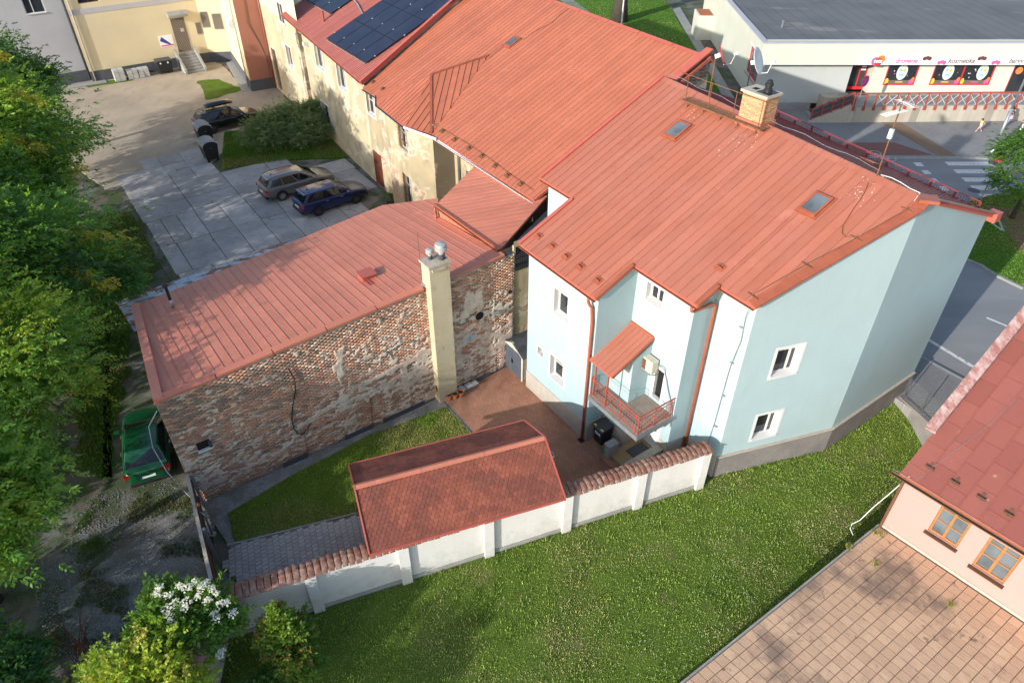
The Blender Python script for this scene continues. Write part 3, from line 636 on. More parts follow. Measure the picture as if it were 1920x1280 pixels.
# street side
UK = lambda *px: [gnd(*p)[:2] for p in px]
road = [gnd(1727, 671)[:2], gnd(1810, 716)[:2], (24, 18), (34, 12), (60, 20), (95, 47.3), (14, 47.3), (10.5, 44), (13, 34)]
area('road', road, -.01, M['asphalt'])
area('pavement', [(14, 47.3), (95, 47.3), (95, 57), (14, 57)], .11, M['pavement'], thick=.25)
mb = MB()
for i in range(40): mb = MB(); mb.box(14+i*1.5, 15.49+i*1.5, 47.12, 47.3, -.1, .125); mk(mb, 'kerb_stone', M['kerb'], bpy.data.objects['pavement'], frame='w')
area('cycle_path', [(20, 47.6), (30.4, 47.6), (28.6, 49.9), (20, 49.9)], .114, M['redpave'])
area('tactile_strip', [(30.6, 47.5), (32.0, 47.5), (30.9, 53.9), (29.3, 53.9)], .116, M['tanpave'])
def bikemark():
    mb = MB(); c = gnd(1652, 293, .116)
    def ring(x, y, r, w=.05, n=20):
        for i in range(n):
            a, b = 2*math.pi*i/n, 2*math.pi*(i+1)/n; mb.quad(*[(x+q*math.cos(t), y+q*math.sin(t), .121) for q, t in ((r-w, a), (r, a), (r, b), (r-w, b))])
    x, y = c[0], c[1]; ring(x-.2, y+.55, .42); ring(x+.45, y-.45, .42)
    for p, q in (((-.2, .55), (.1, .0)), ((.1, 0), (.45, -.45)), ((.1, 0), (-.45, -.1)), ((-.45, -.1), (-.2, .55)), ((-.45, -.1), (-.75, .1)), ((.1, 0), (-.2, -.5)), ((-.2, -.5), (.45, -.45))):
        a, b = np.array(p), np.array(q); d = (b-a)/np.linalg.norm(b-a); n = np.array([-d[1], d[0]])*.045; mb.quad(*[(x+k[0], y+k[1], .121) for k in (a-n, b-n, b+n, a+n)])
    mk(mb, 'bicycle_marking', M['paint'], kind='structure', frame='w')
bikemark()
def stripe(name, a, b, w, z=-.004):
    a, b = np.array(a[:2]), np.array(b[:2]); d = (b-a)/np.linalg.norm(b-a); n = np.array([-d[1], d[0]])*w/2; mb = MB(); mb.prism([tuple(p) for p in (a-n, b-n, b+n, a+n)], z-.004, z); return mk(mb, name, M['paint'], kind='structure', frame='w')
z4 = lambda x, y: gnd(1560+x*340/1813, 220+y*240/1280)[:2]
for k, (xa, xb, y0) in enumerate(((1130, 1600, 463), (1215, 1650, 540), (1300, 1700, 623), (1385, 1760, 703), (1470, 1830, 788))):
    a, b = z4(xa+15, y0), z4(xb, y0); b = np.array([b[0], a[1]]); stripe('crossing_bar', a, b, .62)
for xa, xb, y0 in ((812, 905, 470), (892, 980, 548), (965, 1055, 630), (1068, 1150, 712)):
    a, b = z4(xa+18, y0), z4(xb, y0); stripe('crossing_dash', a, (b[0], a[1]), .62)
dd = (gnd(1915, 622)-gnd(1850, 595))[:2]; dd /= np.linalg.norm(dd)
c0 = gnd(1850, 595)[:2]
for k in (-3, -2, -1, 0, 1, 2): stripe('centre_dash', c0+dd*k*4.4 if k else c0, c0+dd*(k*4.4+1.9), .13)
e0, e1 = gnd(1742, 637)[:2], gnd(1835, 693)[:2]; ed = (e1-e0)/np.linalg.norm(e1-e0); stripe('edge_line', e0-ed*7, e1+ed*12, .20)
# pavement beside the house and its kerb
k0, k1 = gnd(1727, 670)[:2], gnd(1810, 715)[:2]; kd = (k1-k0)/np.linalg.norm(k1-k0)
i0, i1 = gnd(1668, 752)[:2], gnd(1745, 800)[:2]
area('side_pavement', [k0-kd*14, k1+kd*6, np.array(k1)+kd*6-np.array([2.9, 1.9]), gnd(1745, 796)[:2], gnd(1672, 744)[:2], W(9.6, 13.4)[:2], W(-3, 13.4)[:2]], .09, M['pavement'], thick=.6)
sp = bpy.data.objects['side_pavement']; kn = np.array([kd[1], -kd[0]])
for i in range(18):
    a = k0-kd*14+kd*i*1.1; mb = MB(); n = -kn*.14; mb.prism([tuple(p) for p in (a, a+kd*1.085, a+kd*1.085-n, a-n)], -.1, .10); mk(mb, 'kerb_stone', M['kerb'], sp, frame='w')
# green island with cycle track across the road
isl = [gnd(*p)[:2] for p in ((1800, 482), (1838, 497), (1870, 517), (1920, 541))]+[(31, 29.5), (40, 33), (40, 41), (31.5, 41.5), (27.5, 39.6), (25.2, 36)]
area('grass_island', isl, .09, M['far_grass'], thick=.3)
io = bpy.data.objects['grass_island']
for i in range(3):
    a, b = np.array(isl[i]), np.array(isl[i+1]); n = 4
    for j in range(n):
        p, q = a+(b-a)*j/n, a+(b-a)*(j+.98)/n; d = (q-p)/np.linalg.norm(q-p); w = np.array([d[1], -d[0]])*.16; mb = MB(); mb.prism([tuple(x) for x in (p, q, q+w, p+w)], -.1, .10); mk(mb, 'kerb_stone', M['kerb'], io, frame='w')
area('cycle_path', [gnd(*p)[:2] for p in ((1835, 385), (1862, 400), (1905, 462), (1935, 505), (1990, 490), (1930, 400))], .098, M['redpave'])
tp = [gnd(*p)[:2] for p in ((1851, 416), (1869, 411), (1881, 437))]
for i in range(3): stripe('give_way_triangle', tp[i], tp[(i+1) % 3], .14, .106)
# park behind the long roof
area('park_lawn', [(-4, 75), (11.2, 74), (15.8, 66), (18.9, 60), (19.3, 84), (21, 140), (-4, 140)], -.004, M['far_grass'])
area('park_path', [gnd(*p)[:2] for p in ((1040, -10), (1062, -10), (1112, 28), (1160, 48), (1140, 55), (1080, 30))], .004, M['pavement'])
area('park_path', [gnd(*p)[:2] for p in ((1120, -14), (1310, -18), (1312, -8), (1116, -4))], .004, M['pavement'])
area('shop_gutter_strip', [gnd(*p)[:2] for p in ((1262, 18), (1275, 14), (1384, 196), (1366, 200))], .03, M['concrete'])
# ------------------------------------------------------------ blue house
RA, RB = 7.08, .455
RZ = lambda v: RA+RB*v
RH = plane3((0, 0, RA), (1, 0, RA), (0, 1, RA+RB))
house = E('house', 'pale blue rendered house with red metal roof and small balcony', 'house', (4, 5, 0))
vL, vR = 8.78, 7.95; VRu = lambda u: vL+(vR-vL)*(u+2.55)/12.35
e6, crp, Rp = (8.22, 2.8), (9.74, 7.6), (9.69, 13.4)
EAVE_B = 8.50                                             # street eave height
EV = lambda u: 15.5-1.9*(u+2.55)/12.39
BZ = lambda u, v: (lambda vr: RZ(vr)-(v-vr)*(RZ(vr)-EAVE_B)/(EV(u)-vr))(VRu(u))
# walls
def shell(parent, pts, zt, mat, name='wall', z0=0., holes={}, depth=.2, close=True):
    """one wall part per side of the outline; zt(u,v) gives the top"""
    out = []
    for i in range(len(pts)-(0 if close else 1)):
        a, b = pts[i], pts[(i+1) % len(pts)]; za, zb = zt(*a), zt(*b); mb = MB(); L = math.dist(a, b); z1 = min(za, zb)
        wall(mb, a, b, z0, z1-.01, holes.get(i, ()), depth, top=[(0, za), (L, zb)] if abs(za-zb) > .02 else None); out.append(mk(mb, name, mat[i] if isinstance(mat, dict) else mat, parent))
    return out
pts = [(0, 2.72), (0, 0), (4.03, 0), (4.03, 1.75), (6.7, 1.75), (6.7, 2.75), e6, crp]
wz = lambda u, v: RZ(v)-.06
wing_up, wing_lo, wing_sm = (1.62, 2.55, 4.93, 6.07), (1.57, 2.5, 1.75, 2.88), (.72, 1.12, 2.34, 2.74)
mid_up, bal_door, low_door = (.50, 1.30, 6.52, 7.26), (1.46, 1.98, 2.62, 4.12), (1.45, 2.13, .30, 2.05)
g_up, g_lo = (1.32, 2.32, 4.62, 5.84), (1.32, 2.32, 1.56, 2.78)
hl = {1: [wing_up, wing_lo, wing_sm], 3: [mid_up, bal_door, low_door], 6: [g_up, g_lo]}
shell(house, pts, wz, M['blue'], holes=hl, depth=.34, close=False)
# gable to the street corner and hidden sides
mb = MB(); L2 = math.dist(crp, Rp); wall(mb, crp, Rp, 0, 7.5, top=[(0, wz(*crp)), (vR-crp[1], RZ(vR)-.06), (L2, EAVE_B+.05)]); mk(mb, 'wall', M['blue'], house)
shell(house, [Rp, (-2.4, 15.3)], lambda u, v: EAVE_B-.03, M['blue'], close=False)
mb = MB(); wall(mb, (-2.4, 15.3), (-2.4, 2.72), 0, 7.5, top=[(0, EAVE_B-.03), (15.3-vL, RZ(vL)-.06), (12.58, RZ(2.72)-.06)]); mk(mb, 'wall', M['blue'], house)
mb = MB(); wall(mb, (-2.4, 2.72), (0, 2.72), 0, RZ(2.72)-.06); mk(mb, 'wall', M['blue'], house)
# windows
w1 = window(house, pts[1], pts[2], wing_up, .27, bars=((.60,), ()), trim=.09, sill=True, reveal='trimwhite'); window(house, pts[1], pts[2], wing_lo, .27, bars=((.60,), (.62,)), trim=.09, sill=True, reveal='trimwhite')
window(house, pts[1], pts[2], wing_sm, .25, fr=.05, bars=((), ()), sill=False, trim=.04, reveal='trimwhite')
window(house, pts[3], pts[4], mid_up, .27, bars=((.45,), ()), trim=.08, sill=True, reveal='trimwhite')
for h in (g_up, g_lo): window(house, pts[6], pts[7], h, .24, fr=.06, bars=((.72,), (.8,)), trim=.10, sill=True, reveal='trimwhite')
for h in (bal_door, low_door):
    a, b = np.array(pts[3]), np.array(pts[4]); up = h is bal_door; u0, u1 = 4.03+h[0], 4.03+h[1]; mb = MB()
    mb.box(u0, u0+.06, 1.75, 1.93, h[2], h[3]); mb.box(u1-.06, u1, 1.75, 1.93, h[2], h[3]); mb.box(u0+.06, u1-.06, 1.75, 1.93, h[3]-.06, h[3]); mb.box(u0+.06, u1-.06, 1.75, 1.93, h[2], h[2]+.05)
    d = mk(mb, 'door', M['upvc'], house); mb = MB()
    if up: mb.box(u0+.06, u1-.06, 1.90, 1.92, h[2]+.05, h[3]-.06); mk(mb, 'opening', M['dark'], d); mb = MB(); mb.obox((u0+.15, 2.12, (h[2]+h[3])/2), (.1, .2, 0), (.02, -.01, 0), (0, 0, .66)); mk(mb, 'open_leaf', M['brownwood'], d)
    else: mb.box(u0+.06, u1-.06, 1.86, 1.90, h[2]+.05, h[3]-.06); mk(mb, 'leaf', M['upvc'], d); mb = MB(); mb.box(u0+.30, u0+.50, 1.84, 1.862, 1.05, 1.8); mk(mb, 'pane', M['glass'], d)
    mb = MB(); t = .09
    for q in ((u0-t, u0, h[2], h[3]+t), (u1, u1+t, h[2], h[3]+t), (u0, u1, h[3], h[3]+t)): mb.box(q[0], q[1], 1.738, 1.76, q[2], q[3])
    mk(mb, 'door_surround', M['trimwhite'], d)
# plinth
def plinth(pa, pb, h, mat, o=.03):
    a, b = np.array(pa, float), np.array(pb, float); d = (b-a)/np.linalg.norm(b-a); n = np.array([d[1], -d[0]]); mb = MB()
    mb.prism([tuple(x) for x in (a-n*.05, b-n*.05, b+n*o, a+n*o)], -.3, h); return mk(mb, 'plinth', mat, house)
plinth((0, 0), (4.03, 0), .93, M['plinth']); plinth((4.03, 0), (4.03, 1.75), .95, M['plinth']); plinth((4.03, 1.75), (5.4, 1.75), .97, M['plinth']); plinth((6.25, 1.75), (6.7, 1.75), 1.0, M['plinth']); plinth((6.7, 1.75), (6.7, 2.75), 1.0, M['plinth'])
plinth((6.73, 2.75), e6, 1.02, M['plinth']); plinth(e6, crp, 1.02, M['plinthgrey'], .05); plinth(crp, Rp, 1.04, M['plinthgrey'], .05)
for a, b in ((e6, crp), (crp, Rp)):
    a_, b_ = np.array(a), np.array(b); L = np.linalg.norm(b_-a_); d = (b_-a_)/L; n = np.array([d[1], -d[0]]); k = int(L/1.0)
    for i in range(k):
        p, q = a_+d*L*i/k, a_+d*(L*(i+1)/k-.012); mb = MB(); mb.prism([tuple(x) for x in (p-n*.02, q-n*.02, q+n*.09, p+n*.09)], 1.045, 1.095); mk(mb, 'ledge_stone', M['stonecap'], house)
# projecting closet in the recess, under the canopy
mb = MB(); cz = lambda v: 4.12+(v+.1)*.48
wall(mb, (4.03, .88), (5.2, .88), 0, cz(.88)-.03); wall(mb, (5.2, .88), (5.2, 1.75), 0, cz(.88)-.03, top=[(0, cz(.88)-.03), (.87, cz(1.75)-.03)]); clo = mk(mb, 'closet_wall', M['blue'], house)
plinth((4.06, .88), (5.2, .88), .92, M['plinth'], .025); plinth((5.2, .88), (5.2, 1.75), .92, M['plinth'], .025)
canopy = Roof([(3.93, -.12, 4.27), (5.22, -.12, 4.27), (5.22, 1.74, 5.19), (3.93, 1.74, 5.19)], (0, -1, -.48))
mb = canopy.slab(.07); cano = mk(mb, 'canopy', M['trim'], house); canopy.panels(cano, M['roof_house'], .22, .02, .02, .012, name='canopy_panel', lift=.004)
mb = MB(); mb.beam((5.235, -.13, 4.27), (5.235, 1.74, 5.19), .04, .12); mb.beam((3.92, -.13, 4.27), (3.92, 1.74, 5.19), .04, .12); mb.beam((3.93, 1.72, 5.24), (5.22, 1.72, 5.24), .04, .1); mk(mb, 'canopy_trim', M['trim_brown'], cano)
for u in (4.22, 4.9): mb = MB(); mb.beam((u, .02, 2.6), (u, .02, 4.30), .055, .055, (1, 0, 0)); mk(mb, 'canopy_post', M['pipe'], cano)
# balcony
balc = E('balcony', 'balcony with wooden deck and red metal railing in the recess of the blue house', 'balcony', (5.4, .8, 2.4))
mb = MB(); mb.box(4.05, 6.72, -.08, 1.73, 2.36, 2.50); mk(mb, 'slab', M['concrete'], balc); mb = MB(); mb.box(4.05, 6.74, -.11, -.085, 2.34, 2.54); mb.box(6.725, 6.745, -.085, 1.73, 2.34, 2.54); mk(mb, 'edge_trim', M['steel'], balc)
k = 13
for i in range(k):
    v0 = -.06+1.78*i/k; mb = MB(); mb.box(4.06 if v0 < .7 else 5.22, 6.7, v0, v0+1.78/k-.012, 2.505, 2.54+random.uniform(-.003, .003)); mk(mb, 'deck_board', M['wooddeck'], balc)
for (p, q) in (((4.10, -.02), (6.66, -.02)), ((6.66, -.02), (6.66, 1.70))):
    p, q = np.array(p), np.array(q); L = np.linalg.norm(q-p); d = (q-p)/L
    for z, w in ((3.42, .035), (3.25, .02), (2.66, .025)): mb = MB(); mb.beam((*p, z), (*q, z), w, w); mk(mb, 'railing_bar', M['rail_red'], balc)
    nb = int(L/.13)
    for i in range(nb+1): s = p+d*L*i/nb; mb = MB(); tall = i % 6 == 0; mb.beam((*s, 2.54 if tall else 2.66), (*s, 3.42 if tall else 3.25), .028 if tall else .012, .028 if tall else .012, (1, 0, 0)); mk(mb, 'railing_post' if tall else 'baluster', M['rail_red'], balc)
mb = MB(); mb.beam((4.10, -.02, 3.42), (4.10, .12, 3.42), .03, .03); mb.beam((4.10, .0, 2.54), (4.10, .0, 3.42), .03, .03, (1, 0, 0)); mk(mb, 'railing_post', M['rail_red'], balc)
# roof
def pr(*p): q = RH(*p); return (q[0], q[1], RZ(q[1]))
eL, eR = pr(979, 456), pr(1112, 559); m0, m1 = pr(1189, 488), pr(1303, 577); t0, t1 = pr(1340, 530), pr(1413, 578)
vE = -.18; fr = [(-.38, vE), (4.06, vE), (4.06, 1.46), (6.99, 1.46), (6.99, 2.36), (8.42, 2.36), (9.2, 5.2), (9.84, 7.5), (9.80, vR), (-2.55, vL), (-2.55, 2.4), (-.38, 2.4)]
print('house roof px check', [np.round(x[:2], 2) for x in (eL, eR, m0, m1, t0, t1)])
# split in convex pieces so every sheet is clean
front = Roof([(u, v, RZ(v)) for u, v in fr], (0, -1, -RB))
mb = front.slab(.10); roof = mk(mb, 'roof', M['trim'], house)
def roofpiece(lo_u, hi_u, lo_v): return None
cells = [[(-2.55, 2.4), (-.38, 2.4), (-.38, VRu(-.38)), (-2.55, vL)], [(-.38, vE), (4.06, vE), (4.06, VRu(4.06)), (-.38, VRu(-.38))], [(4.06, 1.46), (6.99, 1.46), (6.99, VRu(6.99)), (4.06, VRu(4.06))], [(6.99, 2.36), (8.42, 2.36), (9.84, 7.5), (9.80, vR), (6.99, VRu(6.99))]]
for c in cells: Roof([(u, v, RZ(v)) for u, v in c], (0, -1, -RB)).panels(roof, M['roof_house'], .35, .018, .022, .02, lift=.004)
back = Roof([(-2.55, vL, RZ(vL)), (9.80, vR, RZ(vR)), (9.84, EV(9.84), EAVE_B), (-2.55, EV(-2.55), EAVE_B)], (0, 1, -.43))
mk(back.slab(.10), 'roof_slab', M['trim'], roof); back.panels(roof, M['roof_dark'], .26, .022, .022, .02, lift=.004)  # rear slope gets a darker red; its shade is put in the colour
# ridge cap, verge trims, gutters
def cap(p, q, w=.16, h=.05, mat='trim', name='ridge_cap', par=None, n=6):
    p, q = np.array(p, float), np.array(q, float)
    for i in range(n): a, b = p+(q-p)*i/n, p+(q-p)*((i+1)/n-.002); mb = MB(); mb.beam(a, b, w, h); mk(mb, name, M[mat], par or roof)
def ridgecap(p, q, parent, mat, s1, s2, w=.22, n=6, h=.06):
    """folded ridge cap: two wings following the slopes (s1,s2 fall per metre on each side)"""
    p, q = np.array(p, float), np.array(q, float); d = (q-p)/np.linalg.norm(q-p); r = np.cross(d, (0, 0, 1.)); r /= np.linalg.norm(r)
    for i in range(n):
        a, b = p+(q-p)*i/n, p+(q-p)*((i+1)/n-.002); up = np.array([0, 0, h]); mb = MB()
        mb.quad(a+up, b+up, b+up+r*w-np.array([0, 0, s1*w]), a+up+r*w-np.array([0, 0, s1*w])); mb.quad(b+up, a+up, a+up-r*w-np.array([0, 0, s2*w]), b+up-r*w-np.array([0, 0, s2*w])); mk(mb, 'ridge_cap', M[mat], parent)
ridgecap((-2.55, vL, RZ(vL)), (9.7, vR, RZ(vR)), roof, 'roof_house', RB, .40, .24, 8, .045)
for a, b in (((-2.55, 2.4), (-2.55, vL)), ((-.38, vE), (-.38, 2.3)), ((4.06, vE), (4.06, 1.44)), ((6.99, 1.46), (6.99, 2.34))):
    cap((*a, RZ(a[1])+.03), (*b, RZ(b[1])+.03), .16, .14, 'trim_brown' if a[0] > 0 else 'trim', 'verge_trim', roof, 3 if b[1]-a[1] > 3 else 1)
vg = [(8.42, 2.36), (9.2, 5.2), (9.84, 7.5), (9.80, vR)]
for i in range(3):
    a, b = vg[i], vg[i+1]; cap((a[0]-.12, a[1], RZ(a[1])+.04), (b[0]-.12, b[1], RZ(b[1])+.04), .40, .05, 'trim_brown', 'verge_trim', roof, 2)
cap((9.70, vR, RZ(vR)+.05), (9.74, 13.65, EAVE_B+.05), .3, .05, 'trim_brown', 'verge_trim', roof, 4)
cap((9.5, vR-.17, RZ(vR)+.02), (9.95, vR+.18, RZ(vR)+.02), .5, .1, 'trim_brown', 'verge_trim', roof, 1)
mb = MB(); mb.box(9.6, 9.98, 13.45, 13.85, EAVE_B-.22, EAVE_B+.12); mk(mb, 'eave_cap', M['trim'], roof)
gutter(roof, (-.4, vE-.05, RZ(vE)-.03), (4.08, vE-.05, RZ(vE)-.06), .06); gutter(roof, (4.06, 1.41, RZ(1.46)-.03), (7.0, 1.41, RZ(1.46)-.06), .06); gutter(roof, (7.0, 2.31, RZ(2.36)-.03), (8.42, 2.31, RZ(2.36)-.05), .06)
gutter(roof, (-2.55, 2.35, RZ(2.4)-.03), (-.38, 2.35, RZ(2.4)-.05), .06)
# downpipes
z = RZ(vE)-.1
downpipe(house, bez((3.75, vE-.05, z), (3.72, vE-.05, z-.25), (3.85, -.12, z-.4), 6)+[(3.93, -.12, z-1.), (3.93, -.10, .02)])
z = RZ(1.46)-.1
downpipe(house, [(6.86, 1.37, z), (6.86, 1.38, z-.12)]+bez((6.86, 1.38, z-.12), (6.87, 1.42, z-.22), (6.85, 1.75, z-.24), 5)+bez((6.85, 2.3, z-.26), (6.85, 2.58, z-.28), (6.84, 2.60, z-.5), 6)+[(6.83, 2.62, .0)])
mb = MB(); mb.box(3.8, 4.06, -.24, -.02, -.02, .03); mk(mb, 'downpipe_gully', M['black'], house)
# skylights, hooks, seam details
def rp(px, py): q = RH(px, py); return np.array([q[0], q[1], RZ(q[1])])
skylight(roof, front, rp(1270, 247)); skylight(roof, front, rp(1529, 386))
for px in ((1010, 444), (1036, 463), (1062, 482), (1088, 501), (1121, 527), (1350, 503)):
    q = rp(*px); snow_hook(roof, front, (q-front.o)@front.e, (q-front.o)@front.d)
def wire(parent, pts, r=.008, mat='dgrey', name='cable'):
    mb = MB(); mb.tube(pts, r, 5); return mk(mb, name, M[mat], parent)
def lift(q, h=.09): return tuple(np.array(q)+front.n*h)
wire(roof, [lift(rp(*p), .05) for p in ((1628, 345), (1622, 360), (1612, 378), (1600, 393), (1590, 410), (1580, 425), (1579, 440), (1586, 446), (1600, 445))], .012, 'rust')
wire(roof, [lift(rp(*p), .12) for p in ((1418, 553), (1512, 500), (1604, 452), (1700, 398))], .010, 'rust', 'lightning_wire')
for p in ((1513, 499), (1605, 449), (1701, 396), (1412, 557)):
    q = rp(*p); mb = MB(); mb.beam(lift(q+np.array([-.22, .03, 0]), .06), lift(q+np.array([.22, -.03, 0]), .06), .03, .03); mb.beam(lift(q, .03), lift(q, .16), .02, .02, (1, 0, 0)); mk(mb, 'wire_bracket', M['rust'], roof)
# satellite wires and cable on the third wall
wire(house, [(8.05, 2.62, 7.75), (7.95, 2.73, 7.3), (8.0, 2.73, 6.4), (7.85, 2.73, 5.2), (7.82, 2.73, 3.8), (7.8, 2.73, 2.6), (7.72, 2.73, 1.1)], .012, 'steel')
for z in (6.9, 5.4, 3.9, 2.4): mb = MB(); mb.box(7.82, 7.95, 2.70, 2.75, z, z+.03); mk(mb, 'cable_clip', M['steel'], house)
# chimney of the blue house
cq = rp(1403, 238); cb = (cq[0], cq[1]+.35)
chim = E('brick_chimney', 'brick chimney with pale cap and black cowl on the blue house ridge', 'chimney', (cb[0], cb[1], RZ(cb[1])-.3))
cw, cl, zb, zt_ = .36, .52, RZ(cb[1])-.25, RZ(cb[1])+1.02
mb = MB(); mb.box(cb[0]-cl+.01, cb[0]+cl-.01, cb[1]-cw+.01, cb[1]+cw-.01, zb, zt_); mk(mb, 'mortar_core', M['cement'], chim)
rows = 14
for r in range(rows):
    z0 = zb+.28+(zt_-zb-.28)*r/rows; z1 = zb+.28+(zt_-zb-.28)*(r+1)/rows-.012
    for side in range(4):
        L = cl if side % 2 == 0 else cw; k = 4 if side % 2 == 0 else 3; off = (r % 2)*.5
        for i in range(-1, k):
            s0, s1 = max(-L, -L+2*L*(i+off)/k+.006), min(L, -L+2*L*(i+1+off)/k-.006)
            if s1-s0 < .04: continue
            q = .006+random.uniform(0, .006); mb = MB()
            if side == 0: mb.box(cb[0]+s0, cb[0]+s1, cb[1]-cw-q, cb[1]-cw+.02, z0, z1)
            elif side == 1: mb.box(cb[0]+cl-.02, cb[0]+cl+q, cb[1]+s0, cb[1]+s1, z0, z1)
            elif side == 2: mb.box(cb[0]+s0, cb[0]+s1, cb[1]+cw-.02, cb[1]+cw+q, z0, z1)
            else: mb.box(cb[0]-cl-q, cb[0]-cl+.02, cb[1]+s0, cb[1]+s1, z0, z1)
            mk(mb, 'brick', M['chimbrick'], chim)
mb = MB(); mb.box(cb[0]-cl-.08, cb[0]+cl+.08, cb[1]-cw-.08, cb[1]+cw+.08, zt_+.002, zt_+.09); mk(mb, 'cap', M['stonecap'], chim)
mb = MB(); mb.box(cb[0]-.38, cb[0]-.16, cb[1]-.12, cb[1]+.12, zt_+.092, zt_+.096); mk(mb, 'flue_opening', M['dark'], chim)
mb = MB(); mb.box(cb[0]-.02, cb[0]+.52, cb[1]-.27, cb[1]+.27, zt_+.092, zt_+.115); mb.lathe((cb[0]+.25, cb[1], zt_+.115), [(.15, 0), (.15, .12), (.12, .14), (.12, .2), (.15, .22), (.15, .3), (.10, .34), (.10, .4), (.05, .44)], 14); mk(mb, 'cowl', M['black'], chim)
mb = MB(); mb.box(cb[0]-cl-.06, cb[0]+cl+.06, cb[1]-cw-.08, cb[1]+cw+.06, zb, zb+.36); mk(mb, 'flashing', M['roof_house'], chim)
# walkway with rusty grating and handrail
walk = E('roof_walkway', 'rusty grated walkway with thin handrail on the red roof by the chimney', 'walkway', tuple(rp(1360, 225)))
a, b = rp(1284, 193), rp(1428, 257); d3 = b-a; d3[2] = 0; 
va = (a[1]+b[1])/2; za = RZ(va)+.22; k = 4
for i in range(k):
    u0 = a[0]+(b[0]-a[0])*i/k; u1 = a[0]+(b[0]-a[0])*((i+1)/k)-.01; g = MB(); g.box(u0, u1, va-.21, va+.21, za, za+.015); mk(g, 'grating', M['rustgrate'], walk)
g = MB(); g.box(a[0], b[0], va-.235, va-.215, za-.02, za+.04); g.box(a[0], b[0], va+.215, va+.235, za-.02, za+.04); mk(g, 'edge_bar', M['rust'], walk)
for i in range(5):
    u = a[0]+.3+(b[0]-a[0]-.6)*i/4; g = MB(); g.beam((u, va-.1, RZ(va-.1)+.02), (u, va-.1, za), .03, .03, (1, 0, 0)); g.beam((u, va+.1, RZ(va+.1)+.02), (u, va+.1, za), .03, .03, (1, 0, 0)); g.beam((u, va-.2, RZ(va-.2)+.03), (u, va+.2, RZ(va+.2)+.03), .04, .01); mk(g, 'bracket', M['rust'], walk)
for i in range(4):
    u = a[0]+.2+(b[0]-a[0]-.4)*i/3; g = MB(); g.beam((u, va-.14, za), (u, va-.14, za+1.), .02, .02, (1, 0, 0)); mk(g, 'handrail_post', M['rust'], walk)
g = MB(); g.beam((a[0]-.3, va-.14, za+1.), (b[0]-.1, va-.14, za+1.), .022, .022); mk(g, 'handrail', M['rust'], walk)
# dishes and aerials
def dish(label, base, post, aim, face, back, r=.45, mast='rust', group=None):
    t = E('satellite_dish', label, 'satellite dish', base); g = MB(); g.tube([base, (base[0], base[1], base[2]+post)], .025, 8); mk(g, 'mast', M[mast], t)
    c = np.array([base[0], base[1], base[2]+post-.1])+np.array(aim)*.15; n = np.array(aim, float); n /= np.linalg.norm(n); x = np.cross(n, (0, 0, 1.)); x /= np.linalg.norm(x); y = np.cross(x, n); g = MB(); N = 24; rings = 5
    g.v.append(tuple(c))
    for i in range(1, rings+1):
        q = r*i/rings
        for j in range(N): tt = 2*math.pi*j/N; g.v.append(tuple(c+x*q*math.cos(tt)*.92+y*q*math.sin(tt)+n*(q*q*.28)))
    for j in range(N): g.f.append((0, 1+j, 1+(j+1) % N)); g.m.append(0); g.c.append(None)
    for i in range(rings-1):
        for j in range(N): A = 1+i*N; g.f.append((A+j, A+N+j, A+N+(j+1) % N, A+(j+1) % N)); g.m.append(0); g.c.append(None)
    o = mk(g, 'reflector', M[face], t, smooth=True); md = o.modifiers.new('s', 'SOLIDIFY'); md.thickness = .015
    g = MB(); e = c+n*.55-y*r*.35; g.tube([tuple(c-y*r*.9+n*.02), tuple(c-y*r*1.0+n*.3), tuple(e)], .014, 6); mk(g, 'feed_arm', M['white_metal'], t); g = MB(); g.obox(tuple(e), n*.08, x*.04, y*.04); mk(g, 'receiver', M['white_metal'], t)
    g = MB(); g.obox(tuple(c-n*.1), n*.1, x*.05, y*.07); mk(g, 'bracket', M['white_metal'], t); return t
aimv = lambda ang: (math.cos(ang), math.sin(ang), .42)
# direction of the dishes: to the right of the picture
d1 = (cb[0]-.75, cb[1]+.1, RZ(cb[1])-.05); ang = math.radians(22)
dish('white satellite dish on a black mast beside the brick chimney', d1, 2.05, aimv(ang), 'white_metal', None, .48, 'black')
q = rp(1323, 187); q2 = (q[0]+.05, q[1]+.1, q[2])
dish('rusty brown satellite dish on a thin mast at the ridge', q2, 1.75, aimv(ang+.45), 'roof_dark', None, .46, 'rust')
am = np.array([*rp(1628, 346)[:2], 0]); am[1] += .12; am[1] = VRu(am[0])-.05; am[2] = RZ(am[1])
aer = E('tv_aerial', 'rusty aerial mast with two white comb antennas on the house ridge', 'aerial', tuple(am)); top = am+np.array([0, 0, 2.6])
g = MB(); g.tube([tuple(am), tuple(top)], .022, 8); mk(g, 'mast', M['rust'], aer)
def yagi(z, dirv, L, n, w):
    d = np.array(dirv, float); d /= np.linalg.norm(d); x = np.cross(d, (0, 0, 1.)); x /= np.linalg.norm(x); c = am+np.array([0, 0, z]); g = MB(); g.beam(tuple(c-d*L*.25), tuple(c+d*L*.75), .02, .02)
    for i in range(n): p = c-d*L*.25+d*L*i/(n-1); g.beam(tuple(p-x*w), tuple(p+x*w), .012, .012)
    mk(g, 'antenna', M['white_metal'], aer)
yagi(2.15, (-.1, -1., .0), .95, 11, .12); yagi(2.45, (.9, -.35, .0), .7, 8, .16); g = MB(); g.box(am[0]-.06, am[0]+.06, am[1]-.08, am[1]+.02, am[2]+1.3, am[2]+1.6); mk(g, 'amplifier', M['white_metal'], aer)
wire(roof, [tuple(np.array([am[0]+.1+i*.35, VRu(am[0]+.1+i*.35), RZ(vR)+.14+.05*math.sin(i*1.3)])) for i in range(12) if am[0]+.1+i*.35 < 9.6]+[(9.5, 7.6, RZ(7.6)+.12)], .012, 'white_metal')
